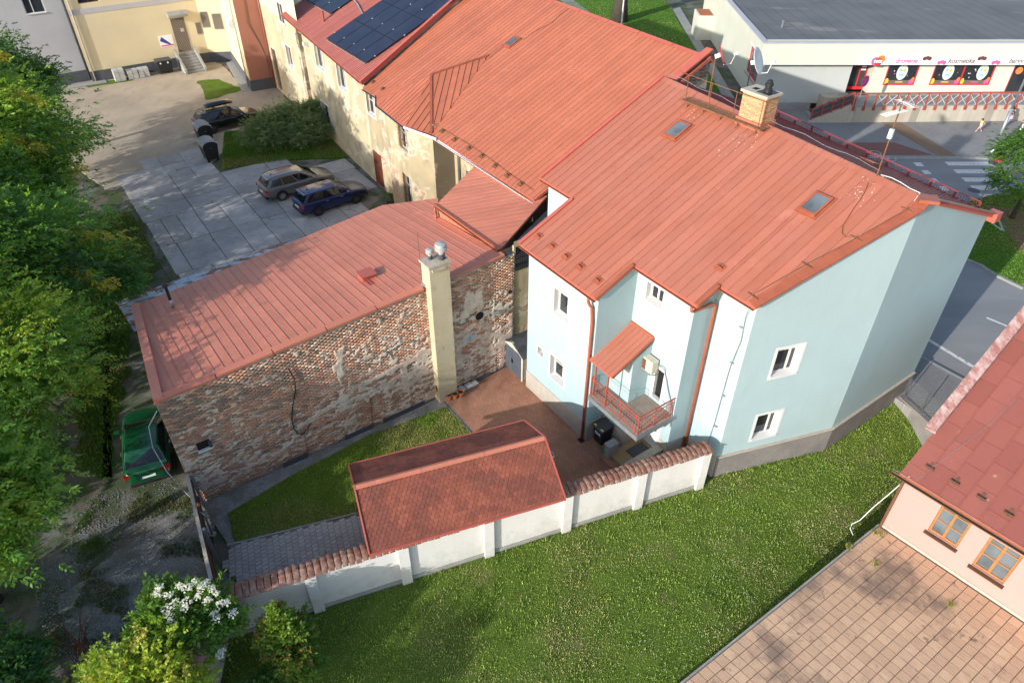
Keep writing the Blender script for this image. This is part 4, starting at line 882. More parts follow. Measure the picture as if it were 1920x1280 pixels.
wire(roof, [(u, VRu(u)+.15, RZ(VRu(u))+.16+.04*math.sin(u*3)) for u in np.linspace(-2.5, am[0], 24)], .010, 'steel', 'lightning_wire')
# street-side snow fence
SV = lambda u: EV(u)-1.0
for i in range(13):
    u = -2.2+i*.98; g = MB(); sv = SV(u); z = BZ(u, sv); g.beam((u, sv, z), (u, sv, z+.30), .03, .05, (1, 0, 0)); g.beam((u, sv, z+.28), (u, sv-.3, BZ(u, sv-.3)+.02), .025, .025); mk(g, 'snow_fence_post', M['roof_dark'], roof)
for i in range(12):
    u0 = -2.2+i*.98; sv = SV(u0); s2 = SV(u0+.98); z = BZ(u0, sv); g = MB(); z2 = BZ(u0+.98, s2)
    g.beam((u0, sv, z+.31), (u0+.98, s2, z2+.31), .03, .03); g.beam((u0, sv, z+.07), (u0+.98, s2, z2+.07), .025, .025)
    for j in range(10): uu = u0+.98*j/10+.05; zz = z+(z2-z)*j/10; sv = SV(uu); g.beam((uu, sv, zz+.07), (uu, sv, zz+.31), .014, .014, (1, 0, 0))
    mk(g, 'snow_fence', M['roof_dark'], roof)
skylight(roof, back, back.at(*[(np.array([6.0, 11.2, BZ(6.0, 11.2)])-back.o)@k for k in (back.e, back.d)]), .6, .8, .12)
# air conditioner on its brackets above the balcony door
ac = E('air_conditioner', 'white outdoor air conditioner unit on the blue wall above the balcony door', 'air conditioner', (5.32, 1.5, 3.95))
g = MB(); g.box(4.95, 5.68, 1.36, 1.68, 3.98, 4.52); mk(g, 'casing', M['shedwall'], ac, bevel=.02); g = MB(); g.box(4.98, 5.36, 1.345, 1.358, 4.03, 4.47); mk(g, 'fan_grille', M['brownwood'], ac)
g = MB()
for i in range(9): g.box(4.99, 5.35, 1.335, 1.345, 4.05+i*.048, 4.06+i*.048)
mk(g, 'grille_bars', M['rustgrate'], ac)
for u in (5.05, 5.58): g = MB(); g.box(u-.02, u+.02, 1.32, 1.75, 3.945, 3.975); g.beam((u, 1.35, 3.95), (u, 1.74, 3.72), .03, .03); mk(g, 'bracket', M['green_plastic'], ac)
wire(ac, [(5.68, 1.55, 4.3), (5.85, 1.6, 4.38), (6.0, 1.66, 4.3), (6.04, 1.7, 4.1), (6.3, 1.7, 3.5), (6.62, 1.7, 2.9), (6.68, 1.70, 2.45), (6.69, 1.70, 2.0)], .022, 'steel', 'hose')
# bird droppings / lime splashes near the aerial and chimney (small flecks on the sheets)
for nm, cpx, n, sp_ in (('lime_splash', (1620, 362), 46, .9), ('lime_splash', (1392, 262), 40, 1.0), ('lime_splash', (1300, 215), 26, .8)):
    c = rp(*cpx); g = MB()
    for i in range(n):
        e, d = random.gauss(0, .28)*sp_, random.gauss(0, .42)*sp_; s = random.uniform(.006, .022); q = np.array([(c-front.o)@front.e+e, (c-front.o)@front.d+d]); k = random.randint(5, 7); h = .032
        g.poly([front.at(q[0]+s*random.uniform(.6, 1.3)*math.cos(-2*math.pi*j/k), q[1]+s*random.uniform(.6, 1.5)*math.sin(-2*math.pi*j/k), h)[:] for j in range(k)][::-1])
    mk(g, nm, M['trimwhite'], roof, kind='stuff')
# ------------------------------------------------------------ brick annex
annex = E('brick_annex', 'long low brick annex with peeling plaster and red seamed metal roof', 'building', (-5.5, -7, 0))
UB = -1.6; V0, V1 = -13.70, .45
ztop = lambda v: 4.98+(v-V0)*.058
# mortar plane, bricks proud of it, lumps of old plaster proud of the bricks
mb = MB(); wall(mb, (UB-.02, V0), (UB-.02, V1), -.1, ztop(V0)-.01, top=[(0, ztop(V0)), (V1-V0, ztop(V1))]); fw = mk(mb, 'front_wall', M['mortar'], annex)
def annex_mask(v, z):
    """where old plaster still clings to the bricks"""
    t = (v-V0)/(V1-V0); n = fbm(v*.75+3, z*1.2, 11, 5); n2 = fbm(v*2.5, z*3.5, 23, 4)
    bias = -.11+.16*sstep(.35, .75, t)*sstep(5.2, 3.2, z)+.10*sstep(.3, .0, np.abs(z-(.55+1.2*t)))*sstep(.75, .2, t)+.04*sstep(3., 1.0, z)
    return n*.27+n2*.25+fbm(v*4.2, z*11, 61, 4)*.48+bias*.85
prot, pl = .245, .072
rows = int(6/pl); V, F, Cc = [], [], []
pal = np.array([(.36, .165, .095), (.42, .22, .135), (.31, .13, .085), (.24, .14, .095), (.17, .12, .09), (.46, .31, .21), (.44, .36, .28), (.12, .09, .075)])
bv, bz = [], []
for r in range(rows):
    off = (r % 2)*prot/2
    for i in range(-1, int((V1-V0)/prot)+1):
        v0, v1 = max(V0, V0+i*prot+off+.006), min(V1, V0+(i+1)*prot+off-.006)
        z0 = r*pl+.006+.01*math.sin(i*.7+r*.13); z1 = z0+pl-.013
        if v1-v0 < .05 or z1 > ztop((v0+v1)/2)-.02: continue
        bv.append((v0, v1)); bz.append((z0, z1))
bv, bz = np.array(bv), np.array(bz); cv, czm = bv.mean(1), bz.mean(1); tt = (cv-V0)/(V1-V0)
soot = fbm(cv*.5, czm*2.6, 5, 4)+.16*sstep(3.0, 4.9, czm)*sstep(.75, .1, tt)-.10*sstep(2.5, .5, czm)
pink = fbm(cv*.8+9, czm*1.0, 31, 4)
N = len(cv); rr = rng.random(N); idx = np.where(rr < .28, 0, np.where(rr < .5, 1, np.where(rr < .68, 2, np.where(rr < .82, 5, 6))))
dark = (rng.random(N) < np.clip((soot-.49)*5.0, .03, .75)); idx = np.where(dark, rng.choice([3, 4, 7, 7], N), idx)
colr = 1.7*pal[idx]*(.84+.32*rng.random((N, 1))); colr = colr*.75+np.array([.50, .39, .30])*.25; pk = (pink > .55) & ~dark; colr[pk] = colr[pk]*.5+np.array([.42, .23, .16])*.5
hz_ = np.where(rng.random(N) < .10, -.010, .0)+rng.random(N)*.012; h = hz_
# missing / eroded bricks sit back behind the mortar line
x0 = np.full(N, UB-.03); x1 = UB+h-.004
X = np.stack([x0, x1], 1); jit = lambda: (rng.random((N,))-.5)*.012
v8 = []
for a in (0, 1):
    for b, c in ((0, 0), (1, 0), (1, 1), (0, 1)): v8.append(np.stack([X[:, a], bv[:, b]+(jit() if a else 0), bz[:, c]+(jit()*.6 if a else 0)], 1))
V = np.stack(v8, 1).reshape(-1, 3); b8 = np.arange(N)[:, None, None]*8
F = (b8+np.array([(4, 5, 6, 7), (0, 1, 5, 4), (1, 2, 6, 5), (2, 3, 7, 6), (3, 0, 4, 7)])[None]).reshape(-1, 4); Cc = np.repeat(colr, 8, 0)
ab = np.array(BASE[annex.name]); npmesh('brickwork', V-ab, F, M['brick'], Cc, parent=fw, kind='stuff')
cs = .042; gv = np.arange(V0+.03, V1-.05, cs); gz = np.arange(.02, 5.8, cs); A, B = np.meshgrid(gv, gz, indexing='ij'); mk_ = annex_mask(A, B); on = (mk_ > .492) & (B < 4.9+(A-V0)*.058-.06)
# bands of newer render: patched strips
band = lambda v0, v1, z0, z1: (A > v0) & (A < v1) & (np.abs(B-(z0+(z1-z0)*(A-v0)/(v1-v0))) < .10+.05*fbm(A*3, B*3, 3))
on |= band(-9.6, -7.2, 1.55, 2.15) | band(-7.0, -3.9, 2.3, 2.6) | ((np.abs(A+5.0) < .16) & (B > 1.0) & (B < 2.5)) | ((np.abs(A+7.55+.1*np.sin(B*4)) < .22) & (B < 4.4) & (fbm(A*4, B*3, 8) > .42)) | ((np.abs(A+1.6) < .35+.15*np.sin(B*2)) & (B > 3.6) & (B < 4.9) & (fbm(A*2, B*2, 4) > .45))
hh = .014+.016*fbm(A*3, B*3, 40, 3)+.007*rng.random(A.shape); ni, nj = A.shape; idg = -np.ones((ni+1, nj+1), int)
ii, jj = np.where(on); VV = []; FF = []
hg = np.pad(hh, ((0, 1), (0, 1)), mode='edge')
for i, j in zip(ii, jj):
    q = []
    for di, dj in ((0, 0), (1, 0), (1, 1), (0, 1)):
        if idg[i+di, j+dj] < 0:
            idg[i+di, j+dj] = len(VV); full = all(0 <= i+di-k < ni and 0 <= j+dj-l < nj and on[i+di-k, j+dj-l] for k in (0, 1) for l in (0, 1))
            VV.append((UB+(hg[i+di, j+dj] if full else -.012), V0+.03+(i+di)*cs+random.uniform(-.015, .015), .02+(j+dj)*cs+random.uniform(-.015, .015)))
        q.append(idg[i+di, j+dj])
    FF.append(q)
VA = np.array(VV); pn1, pn2, pn3 = fbm(VA[:, 1]*1.3, VA[:, 2]*1.6, 71, 4), fbm(VA[:, 1]*5, VA[:, 2]*7, 72, 3), fbm(VA[:, 1]*.8, VA[:, 2]*1.1, 73, 3)
pcol = np.array([.62, .55, .46])*(1-pn1[:, None])+np.array([.46, .36, .28])*pn1[:, None]; pcol = np.where(pn3[:, None] > .54, pcol*.72+np.array([.50, .30, .22])*.28, pcol)*(.72+.62*pn2[:, None])
npmesh('plaster', VA-ab, FF, M['plaster'], pcol, parent=fw, kind='stuff')
# other walls
zb_ = 3.95; UBK0, UBK1 = -9.42, -10.7; VB0 = -13.06
mb = MB(); wall(mb, (UBK0+.15, VB0), (UB-.02, V0), -.1, zb_-.1, top=[(0, zb_), (UB-.17-UBK0, ztop(V0))]); mk(mb, 'side_wall', M['mortar'], annex)
mb = MB(); wall(mb, (UBK1+.2, -1.1), (UBK0+.15, VB0), -.1, zb_); mk(mb, 'back_wall', M['old'], annex)
mb = MB(); wall(mb, (-8.9, 1.2), (UBK1+.2, -1.1), -.1, zb_); mk(mb, 'back_wall', M['old'], annex)
def azr(u, v):
    """roof plane heights: front edge follows the wall, back eave level"""
    t = (UB-u)/(UB-(UBK0+(UBK1-UBK0)*np.clip((v-V0)/(12.6), 0, 1))); return ztop(v)+.02+(zb_-ztop(v))*t
arp = [(UB-.05, V0), (UB-.05, -.05), (-7.6, .22), (-9.2, 1.25), (UBK1, -1.08), (UBK0, V0)]
ar = Roof([(u, v, azr(u, v)) for u, v in arp], (-1, 0, -.14))
# planar approximation through front edge and back-left corner keeps sheets flat
pA, pB, pC = np.array([UB, V0, ztop(V0)]), np.array([UB, 0, ztop(0)]), np.array([UBK0, V0, zb_]); nA = np.cross(pB-pA, pC-pA); nA /= np.linalg.norm(nA)
apz = lambda u, v: pA[2]-((u-pA[0])*nA[0]+(v-pA[1])*nA[1])/nA[2]
AR = [Roof([(u, v, apz(u, v)+.03) for u, v in q], (-1, 0, -.13)) for q in ([(UB-.05, V0), (UB-.05, -.05), (-7.6, .22), (UBK1, -1.08), (UBK0, VB0)], [(-7.6, .22), (-9.2, 1.25), (UBK1, -1.08)])]
aroof = mk(AR[0].slab(.12), 'roof', M['trim'], annex); mk(AR[1].slab(.12), 'roof_slab', M['trim'], aroof)
for r in AR: r.panels(aroof, M['roof_annex'], .335, .022, .017, .02, lift=.004)
def capline(p, q, w, h, n, mat, name, par):
    p, q = np.array(p, float), np.array(q, float)
    for i in range(n): a, b = p+(q-p)*i/n, p+(q-p)*((i+1)/n-.004); mb = MB(); mb.beam(a, b, w, h); mk(mb, name, M[mat], par)
capline((UB-.09, V0, ztop(V0)+.12), (UB-.09, -3.75, ztop(-3.75)+.12), .30, .09, 5, 'roof_annex', 'parapet_cap', aroof); capline((UB-.09, -2.75, ztop(-2.75)+.12), (UB-.09, -.05, ztop(0)+.12), .30, .09, 2, 'roof_annex', 'parapet_cap', aroof)
capline((UB, V0+.12, ztop(V0)+.14), (UBK0, VB0+.12, zb_+.17), .30, .14, 3, 'roof_annex', 'parapet_cap', aroof)
gutter(aroof, (UBK0-.06, VB0+.05, zb_-.02), (UBK1-.06, -1.1, zb_-.04), .07)
# vents on the annex roof
def arq(px, py): q = onplane(px, py, W(*pA[:2], pA[2]), nA[0]*Uv+nA[1]*Vv+np.array([0, 0, nA[2]])); return q
q = arq(690, 522); mb = MB(); mb.box(q[0]-.28, q[0]+.2, q[1]-.3, q[1]+.25, q[2]-.03, q[2]+.22); mb.box(q[0]-.34, q[0]+.26, q[1]-.36, q[1]+.31, q[2]+.222, q[2]+.27); mk(mb, 'roof_vent', M['trim'], aroof)
mb = MB(); mb.obox((q[0]+.42, q[1]+.05, q[2]+.1), (.3, 0, .04), (0, .28, 0), (0, 0, .012)); mk(mb, 'vent_flashing', M['roof_dark'], aroof)
q = arq(325, 578); fl = E('flue_pipe', 'thin black and steel flue pipe standing on the annex roof', 'flue', tuple(q)); mb = MB(); mb.tube([tuple(q), (q[0], q[1], q[2]+.42)], .065, 12); mk(mb, 'collar', M['steel'], fl, smooth=True); mb = MB(); mb.tube([(q[0], q[1], q[2]+.42), (q[0], q[1], q[2]+1.05)], .06, 12); mb.lathe((q[0], q[1], q[2]+1.05), [(.06, 0), (.11, .02), (.11, .06), (.03, .12)], 12); mk(mb, 'pipe', M['black'], fl)
# small window with open vent flap in the brick wall
c = onu(381, 832, UB); t = E('wall_hatch', 'small white framed hatch in the brick wall above the courtyard', 'hatch', (UB, c[1], c[2]-.2)); mb = MB(); mb.box(UB-.01, UB+.05, c[1]-.22, c[1]+.22, c[2]-.16, c[2]+.14); mk(mb, 'recess', M['dark'], t); mb = MB(); mb.box(UB-.01, UB+.13, c[1]-.25, c[1]+.25, c[2]-.25, c[2]-.17); mk(mb, 'sill', M['trimwhite'], t); mb = MB(); mb.obox((UB+.08, c[1]+.20, c[2]-.02), (.08, .02, 0), (-.01, .04, 0), (0, 0, .13)); mk(mb, 'flap', M['dgrey'], t)
# loose cable hanging on the wall
def onw(px, py, o=.05): q = onu(px, py, UB+o); return tuple(q)
mb = MB(); mb.tube([onw(*p) for p in ((540, 690), (546, 700), (553, 712), (554, 735), (549, 760), (547, 785), (551, 803), (558, 812), (567, 813), (577, 804), (583, 793))], .022, 6); mk(mb, 'hanging_cable', M['black'], annex)
mb = MB(); mb.tube([onw(*p) for p in ((571, 815), (577, 848), (580, 858))], .012, 5); mb.tube([onw(*p) for p in ((694, 745), (697, 770), (698, 797))], .02, 5); mk(mb, 'thin_cable', M['rust'], annex)
for px, r in (((899, 592), .20), ((927, 585), .0), ((957, 547), .09)):
    q = onw(*px, .04)
    if r: mb = MB(); k = 14; mb.poly([(UB+.05, q[1]+r*math.cos(2*math.pi*i/k), q[2]+r*math.sin(2*math.pi*i/k)) for i in range(k)]); mk(mb, 'round_vent_hole', M['dark'], annex)
    else:
        t = E('flood_lamp', 'small grey flood lamp on the brick wall by the chimney', 'lamp', q); mb = MB(); mb.obox((UB+.14, q[1], q[2]), (.06, 0, .03), (0, .15, 0), (-.02, 0, .08)); mk(mb, 'housing', M['steel'], t); mb = MB(); mb.beam((UB, q[1], q[2]+.1), (UB+.12, q[1], q[2]), .04, .04); mk(mb, 'arm', M['dgrey'], t)
for px in ((728, 830, 0),): pass
for (a, b) in (((868, 640), (884, 632)), ((879, 637), (895, 628))):
    p = onw(*a, .03); r_ = onw(*b, .03); mb = MB(); mb.box(UB-.01, UB+.035, p[1], r_[1]-.02, (p[2]+r_[2])/2-.13, (p[2]+r_[2])/2+.13); mk(mb, 'grey_block', M['gravelstone'], annex)
# strip of tar paper and rubble at the foot of the wall
for a, b in (((795, 742), (720, 798)), ((580, 868), (540, 905)), ((650, 832), (700, 800))):
    p, q = onu(*a, UB+.1), onu(*b, UB+.1); mb = MB(); mb.beam((UB+.10, p[1], .10), (UB+.10, q[1], .10), .03, .22, (0, 0, 1)); mk(mb, 'tar_strip', M['dgrey'], annex)
# tall rendered stack against the wall
st = E('chimney_stack', 'tall cream rendered chimney stack standing against the brick wall', 'chimney', (UB+.2, -3.2, 0))
uA, uB_, vA, vB = UB-.25, UB+.40, -3.68, -2.82; zt2 = 6.72
mb = MB(); n = 12
for i in range(n):
    z0, z1 = zt2*i/n, zt2*(i+1)/n
    for (a, b) in (((uA, vA), (uB_, vA)), ((uB_, vA), (uB_, vB)), ((uB_, vB), (uA, vB)), ((uA, vB), (uA, vA))): mb.quad((*a, z0), (*b, z0), (*b, z1), (*a, z1))
mb.quad((uA, vA, zt2), (uB_, vA, zt2), (uB_, vB, zt2), (uA, vB, zt2)); mk(mb, 'shaft', M['chim'], st)
mb = MB(); mb.box(uA-.05, uB_+.05, vA-.05, vB+.05, zt2+.003, zt2+.09); mk(mb, 'cap_slab', M['cement'], st); mb = MB(); mb.box(uB_-.02, uB_+.07, vA+.1, vB-.2, zt2-.17, zt2-.10); mk(mb, 'cap_edge', M['mortar'], st)
M['cowl'] = pm('dull_cowl_metal', (.42, .42, .40), (.30, .30, .29), scale=6, rough=.6)
def cowl(c, s):
    mb = MB(); mb.lathe(c, [(.13*s, 0), (.13*s, .22*s)], 16); o = mk(mb, 'flue_pot', M['dgrey'], st); mb = MB(); mb.lathe((c[0], c[1], c[2]+.22*s), [(.11*s, 0), (.11*s, .10*s), (.15*s, .12*s), (.22*s, .16*s), (.23*s, .24*s), (.17*s, .27*s), (.16*s, .33*s), (.22*s, .35*s), (.20*s, .40*s), (.05*s, .43*s)], 18); mk(mb, 'steel_cowl', M['cowl'], o)
cowl((UB+.15, vB-.18, zt2+.09), 1.05); cowl((UB-.08, vA+.32, zt2+.09), .68)
mb = MB(); mb.tube([(uA+.02, vA-.03, 5.9), (uA+.02, vA-.03, 8.0)], .012, 6); mk(mb, 'lightning_rod', M['rust'], st); mb = MB(); mb.box(uB_-.28, uB_-.14, vA-.012, vA, .55, .85); mk(mb, 'soot_door', M['rust'], st); mb = MB(); mb.box(uA+.02, uA+.24, vA-.08, vA, 5.75, 5.83); mk(mb, 'rod_bracket', M['steel'], st)
# rusty corrugated awning behind
aw = E('sheet_awning', 'grey corrugated metal awning with rust patches behind the annex', 'awning', (-11, -9, 2.9))
za_ = 3.0; p0, p1, p2, p3 = Gu(218, 566, za_), Gu(540, 455, za_), (UBK1+.1, -4.0, 3.3), (UBK0+.2, V0-.05, 3.3)
aR = Roof([(p0[0], p0[1], za_), (p1[0], p1[1], za_), (p2[0]+.3, p1[1]+.35, 3.32), (p3[0]+.6, VB0-.3, 3.32)], (-1, 0, -.12)); mk(aR.slab(.05), 'frame', M['rust'], aw); aR.panels(aw, M['rustsheet'], .62, .03, .03, .015, name='sheet', lift=.004)
for i in range(5): s = .03+.94*i/4; q = np.array(p0)*(1-s)+np.array(p1)*s; mb = MB(); mb.tube([(q[0]+.25, q[1], 0), (q[0]+.25, q[1], 2.96)], .04, 8); mk(mb, 'post', M['rust'], aw)
# green cable loop on the annex end wall
mb = MB(); mb.tube([(UB+.02, V0-.04, 4.75), (UB-.3, V0-.45, 4.0), (UB-.4, V0-.6, 3.0), (UB-.3, V0-.5, 1.8), (UB-.1, V0-.2, .6), (UB, V0-.05, .2)], .014, 6); mk(mb, 'hanging_cable', M['white_metal'], annex)
# lean-to between annex and house
ln = E('lean_to', 'small lean-to with red metal roof and red siding between annex and blue house', 'building', (-5, 2, 0))
lz = lambda v: 5.62+.105*(v-.2)
LR = Roof([(-7.35, .12, lz(.12)), (-1.75, .02, lz(.02)+.2), (-1.75, 3.55, lz(3.55)+.2), (-9.9, 4.0, lz(4.0)-.05), (-9.75, 3.6, lz(3.6))], (0, -1, -.1))
LRa = Roof([(-7.35, .12, 5.64), (-2.15, .12, 5.80), (-4.75, 5.0, 6.25), (-10.2, 5.0, 6.10)], (-.5, -1, -.1))
lroof = mk(LRa.slab(.09), 'roof', M['trim'], ln); LRa.panels(lroof, M['roof_lean'], .32, .02, .022, .018, lift=.004)
mb = MB(); k = 15
for i in range(k):
    u0, u1 = -7.25+5.0*i/k, -7.25+5.0*(i+1)/k-.02; mb = MB(); z1 = 5.55+.16*i/k; mb.box(u0, u1, .16, .19+.008*(i % 2), apz(u0, .2)-.1, z1-.03); mk(mb, 'siding_board', M['roof_annex'], ln)
capline((-7.4, .07, 5.66), (-2.1, .07, 5.83), .12, .1, 2, 'trim_brown', 'eave_trim', lroof); gutter(lroof, (-7.4, 0.02, 5.6), (-2.1, .02, 5.74), .055, 'trim_brown')
downpipe(ln, bez((-7.35, .05, 5.55), (-7.3, -.02, 5.35), (-7.2, -.05, 5.3), 5)+bez((-7.15, -.06, 5.2), (-7.12, -.1, 4.9), (-7.1, -.28, 4.85), 5), .06)
mb = MB(); wall(mb, (-2.15, .2), (-2.15, 4.), 0, 5.75); wall(mb, (-9.6, 4.1), (-7.3, .2), 0, 5.5); mk(mb, 'wall', M['old'], ln)
mb = MB(); mb.prism([(-2.1, .3), (-1.66, .3), (-1.66, 4.95), (-4.6, 4.95)], 5.2, 5.62); mk(mb, 'flat_link_roof', M['plinthgrey'], ln)
# barred window and stone link to the house
mb = MB(); wall(mb, (UB-.05, .45), (UB-.05, 2.7), 0, 6.3, [(.1, .85, 4.95, 6.0)], .25); lk = mk(mb, 'link_wall', M['old_bay'], ln); window(ln, (UB-.05, .45), (UB-.05, 2.7), (.1, .85, 4.95, 6.0), .2, mat='dgrey', bars=((.5,), ())); grille(ln, (UB-.05, .45), (UB-.05, 2.7), (.08, .87, 4.92, 6.03), .03, .1, 3)
# ------------------------------------------------------------ courtyard
court = [W(*p)[:2] for p in ((-1.55, -3.45), (1.45, -3.45), (5.7, -4.6), (8.2, 1.6), (6.9, 2.75), (6.7, 1.75), (4.0, 1.75), (4.0, 0), (0, 0), (-1.5, 1.5))]
area('courtyard_paving', [uv((*p, 0))[:2] for p in court], .02, M['rpaver'], frame='uv')
area('courtyard_soil', [(-1.55, -13.6), (3.9, -13.0), (4.6, -8.5), (1.5, -3.5), (-1.55, -3.5)], .0, M['gravel'], frame='uv')
CL = [(-.55, -12.9), (.75, -13.1), (2.15, -9.2), (3.6, -6.), (1.45, -3.55), (-.85, -3.6), (-1.2, -7.), (-1.0, -10.)]
CLr = ragged(CL, .10, .3, 12); area('courtyard_lawn', [tuple(p) for p in CLr], .014, M['lawn'], frame='uv')
# steel drain channel
dr = E('drain_channel', 'narrow steel drain channel between the courtyard lawn and red paving', 'drain', (.3, -3.48, 0)); 
for i in range(3):
    u0 = -.98+i*.82; g = MB(); g.box(u0, u0+.80, -3.56, -3.45, -.03, .026); mk(g, 'channel', M['steel'], dr); g = MB()
    for j in range(20): g.box(u0+.02+j*.039, u0+.045+j*.039, -3.54, -3.47, .0262, .031)
    mk(g, 'grating', M['dgrey'], dr)
# grey interlocking paver drive
SA = math.radians(19.5); sdv = np.array([math.cos(SA), math.sin(SA)]); snv = np.array([-math.sin(SA), math.cos(SA)])
D0 = gnd(690, 1036)[:2]-snv*.25
drv = [gnd(440, 1022)[:2], gnd(560, 993)[:2], gnd(672, 965)[:2], gnd(760, 985)[:2], gnd(760, 1050)[:2], gnd(470, 1115)[:2], gnd(418, 1060)[:2]]
area('driveway', drv, .008, M['grout']); dv = bpy.data.objects['driveway']
pw, ph = .21, .165; cells = []
for r in range(-2, 26):
    for c in range(-30, 12):
        p = D0+sdv*(c*pw)+snv*(r*ph+(ph/2 if c % 2 else 0)); 
        if inpoly(np.array([p[0]]), np.array([p[1]]), drv)[0]: cells.append(p)
cells.sort(key=lambda p: p[1]); rest = MB(); pmsh = None
for i, p in enumerate(cells):
    a, b = pw/2-.007, ph/2-.007; z = .03+random.uniform(-.003, .004)
    pol = [(-a, -b), (-a*.3, -b-.012), (a*.3, -b+.012), (a, -b), (a, b), (a*.3, b+.012), (-a*.3, b-.012), (-a, b)]; pts_ = [tuple(p+sdv*x+snv*y) for x, y in pol]
    if i < 300: mb = MB(); mb.prism(pts_, 0, z); mk(mb, 'paver', M['gpaver'], dv, frame='w')
    else: rest.prism(pts_, 0, z)
if rest.v: mk(rest, 'pavers', M['gpaver'], dv, kind='stuff')
# edging stones along the drive
ea, eb = gnd(425, 1024)[:2], gnd(675, 962)[:2]; L = np.linalg.norm(eb-ea); ed_ = (eb-ea)/L; en = np.array([-ed_[1], ed_[0]])
for i in range(int(L/.5)): p = ea+ed_*i*.5; mb = MB(); mb.prism([tuple(x) for x in (p, p+ed_*.49, p+ed_*.49+en*.06, p+en*.06)], -.05, .045); mk(mb, 'edging_stone', M['kerb'], dv, frame='w')
# shed with shingled roof
ZE, ZR = 2.2, 3.2; sA, sB = gnd(655, 872, ZE), gnd(693, 1038, ZE); sR = gnd(1058, 933, ZE); SL = float((sR-sB)[:2]@sdv)
def sh(s, t, z): p = sA[:2]+sdv*s-snv*t; return (p[0], p[1], z)
SWd = float((sA-sB)[:2]@snv)
shed = E('garden_shed', 'timber garden shed with brown red hexagonal shingle roof by the white wall', 'shed', sh(SL/2, SWd/2, 0), frame='w')
mb = MB(); o = .22; ol = .95; q = [sh(o, o, 0), sh(SL-o, o, 0), sh(SL-o, SWd-ol, 0), sh(o, SWd-ol, 0)]
for i in range(4):
    a, b = q[i], q[(i+1) % 4]; mb.quad((*a[:2], 0), (*a[:2], ZE+.05 if i != 2 else ZE+.35), (*b[:2], ZE+.05 if i != 2 else ZE+.35), (*b[:2], 0))
for s in (o, SL-o): mb.poly([sh(s, o, ZE+.05), sh(s, SWd/2, ZR-.05), sh(s, SWd-ol, ZE+.35)])
mk(mb, 'wall', M['brownwood'], shed)
f1 = Roof([sh(0, SWd, ZE), sh(SL, SWd, ZE), sh(SL, SWd/2, ZR), sh(0, SWd/2, ZR)], (snv[0]*-1, snv[1]*-1, -.5)); f2 = Roof([sh(0, 0, ZE), sh(SL, 0, ZE), sh(SL, SWd/2, ZR), sh(0, SWd/2, ZR)], (snv[0], snv[1], -.5))
sroof = mk(f1.slab(.05), 'roof', M['trim_brown'], shed); mk(f2.slab(.05), 'roof_deck', M['trim_brown'], sroof)
for f, cc in ((f1, ((.245, .078, .052), (.29, .092, .058), (.205, .07, .05))), (f2, ((.21, .07, .05), (.25, .084, .058), (.16, .06, .046)))):  # far slope's darker palette puts its shade into the shingle colours
    g = MB(); es = [p[0] for p in f.p2]; ds = [p[1] for p in f.p2]; w, rh = .155, .135; r = 0; d = min(ds)
    while d < max(ds)-.02:
        e = min(es)-(w/2 if r % 2 else 0)
        while e < max(es):
            pol = [(e+.004, d-.0), (e+w-.004, d), (e+w-.004, d+rh*.85), (e+w*.72, d+rh*1.28), (e+w*.28, d+rh*1.28), (e+.004, d+rh*.85)]
            pol = clip(clip(clip(pol, 0, min(es)+.02, True), 0, max(es)-.02, False), 1, max(ds)-.01, False)
            if len(pol) > 2:
                nz = fbm(e*1.6, d*2.2, 3, 3); base = np.array(cc[1] if nz > .56 else cc[2] if nz < .42 else cc[0])*random.uniform(.86, 1.14); hh_ = .012+.0035*0+random.uniform(0, .003); m = len(pol)
                top = [f.at(a, b, .004+.015*((b-d)/rh)+hh_*.5) for a, b in pol]; bot = [f.at(a, b, .002) for a, b in pol]
                if sum(pol[i][0]*pol[(i+1) % m][1]-pol[(i+1) % m][0]*pol[i][1] for i in range(m)) < 0: top, bot = top[::-1], bot[::-1]
                g.add(top+bot, [tuple(range(m))]+[(i, m+i, m+(i+1) % m, (i+1) % m) for i in range(m)], 0, tuple(base))
            e += w
        d += rh; r += 1
    mk(g, 'shingles', M['shingle'], sroof, kind='stuff')
n6 = 3
for i in range(n6):
    a, b = np.array(sh(SL*i/n6, SWd/2, ZR+.05)), np.array(sh(SL*((i+1)/n6)-.01, SWd/2, ZR+.05)); g = MB()
    for sg in (1, -1): g.quad(*[tuple(x) for x in ((a, b, b+np.array([*snv, 0])*sg*.13-np.array([0, 0, .06]), a+np.array([*snv, 0])*sg*.13-np.array([0, 0, .06])) if sg < 0 else (b, a, a+np.array([*snv, 0])*sg*.13-np.array([0, 0, .06]), b+np.array([*snv, 0])*sg*.13-np.array([0, 0, .06])))])
    mk(g, 'ridge_cap', M['roof_annex'], sroof)
for s in (-.02, SL+.02):
    for t in (0, SWd): g = MB(); g.beam(sh(s, t, ZE), sh(s, SWd/2, ZR), .05, .12); mk(g, 'verge_board', M['trim'], sroof)
for t in (-.04, SWd+.04): g = MB(); g.beam(sh(-.03, t, ZE-.02), sh(SL+.03, t, ZE-.02), .07, .07); mk(g, 'gutter', M['trim'], sroof)
lp = sh(SL+.10, SWd*.62, 2.75); t = E('solar_lamp', 'small white solar lamp on the gable edge of the garden shed', 'lamp', lp, frame='w'); g = MB(); g.obox(lp, (*(sdv*.07), 0), (*(snv*.11), 0), (0, 0, .03)); mk(g, 'casing', M['white_metal'], t); g = MB(); g.obox((lp[0], lp[1], lp[2]+.033), (*(sdv*.05), 0), (*(snv*.085), 0), (0, 0, .004)); mk(g, 'solar_cell', M['black'], t)
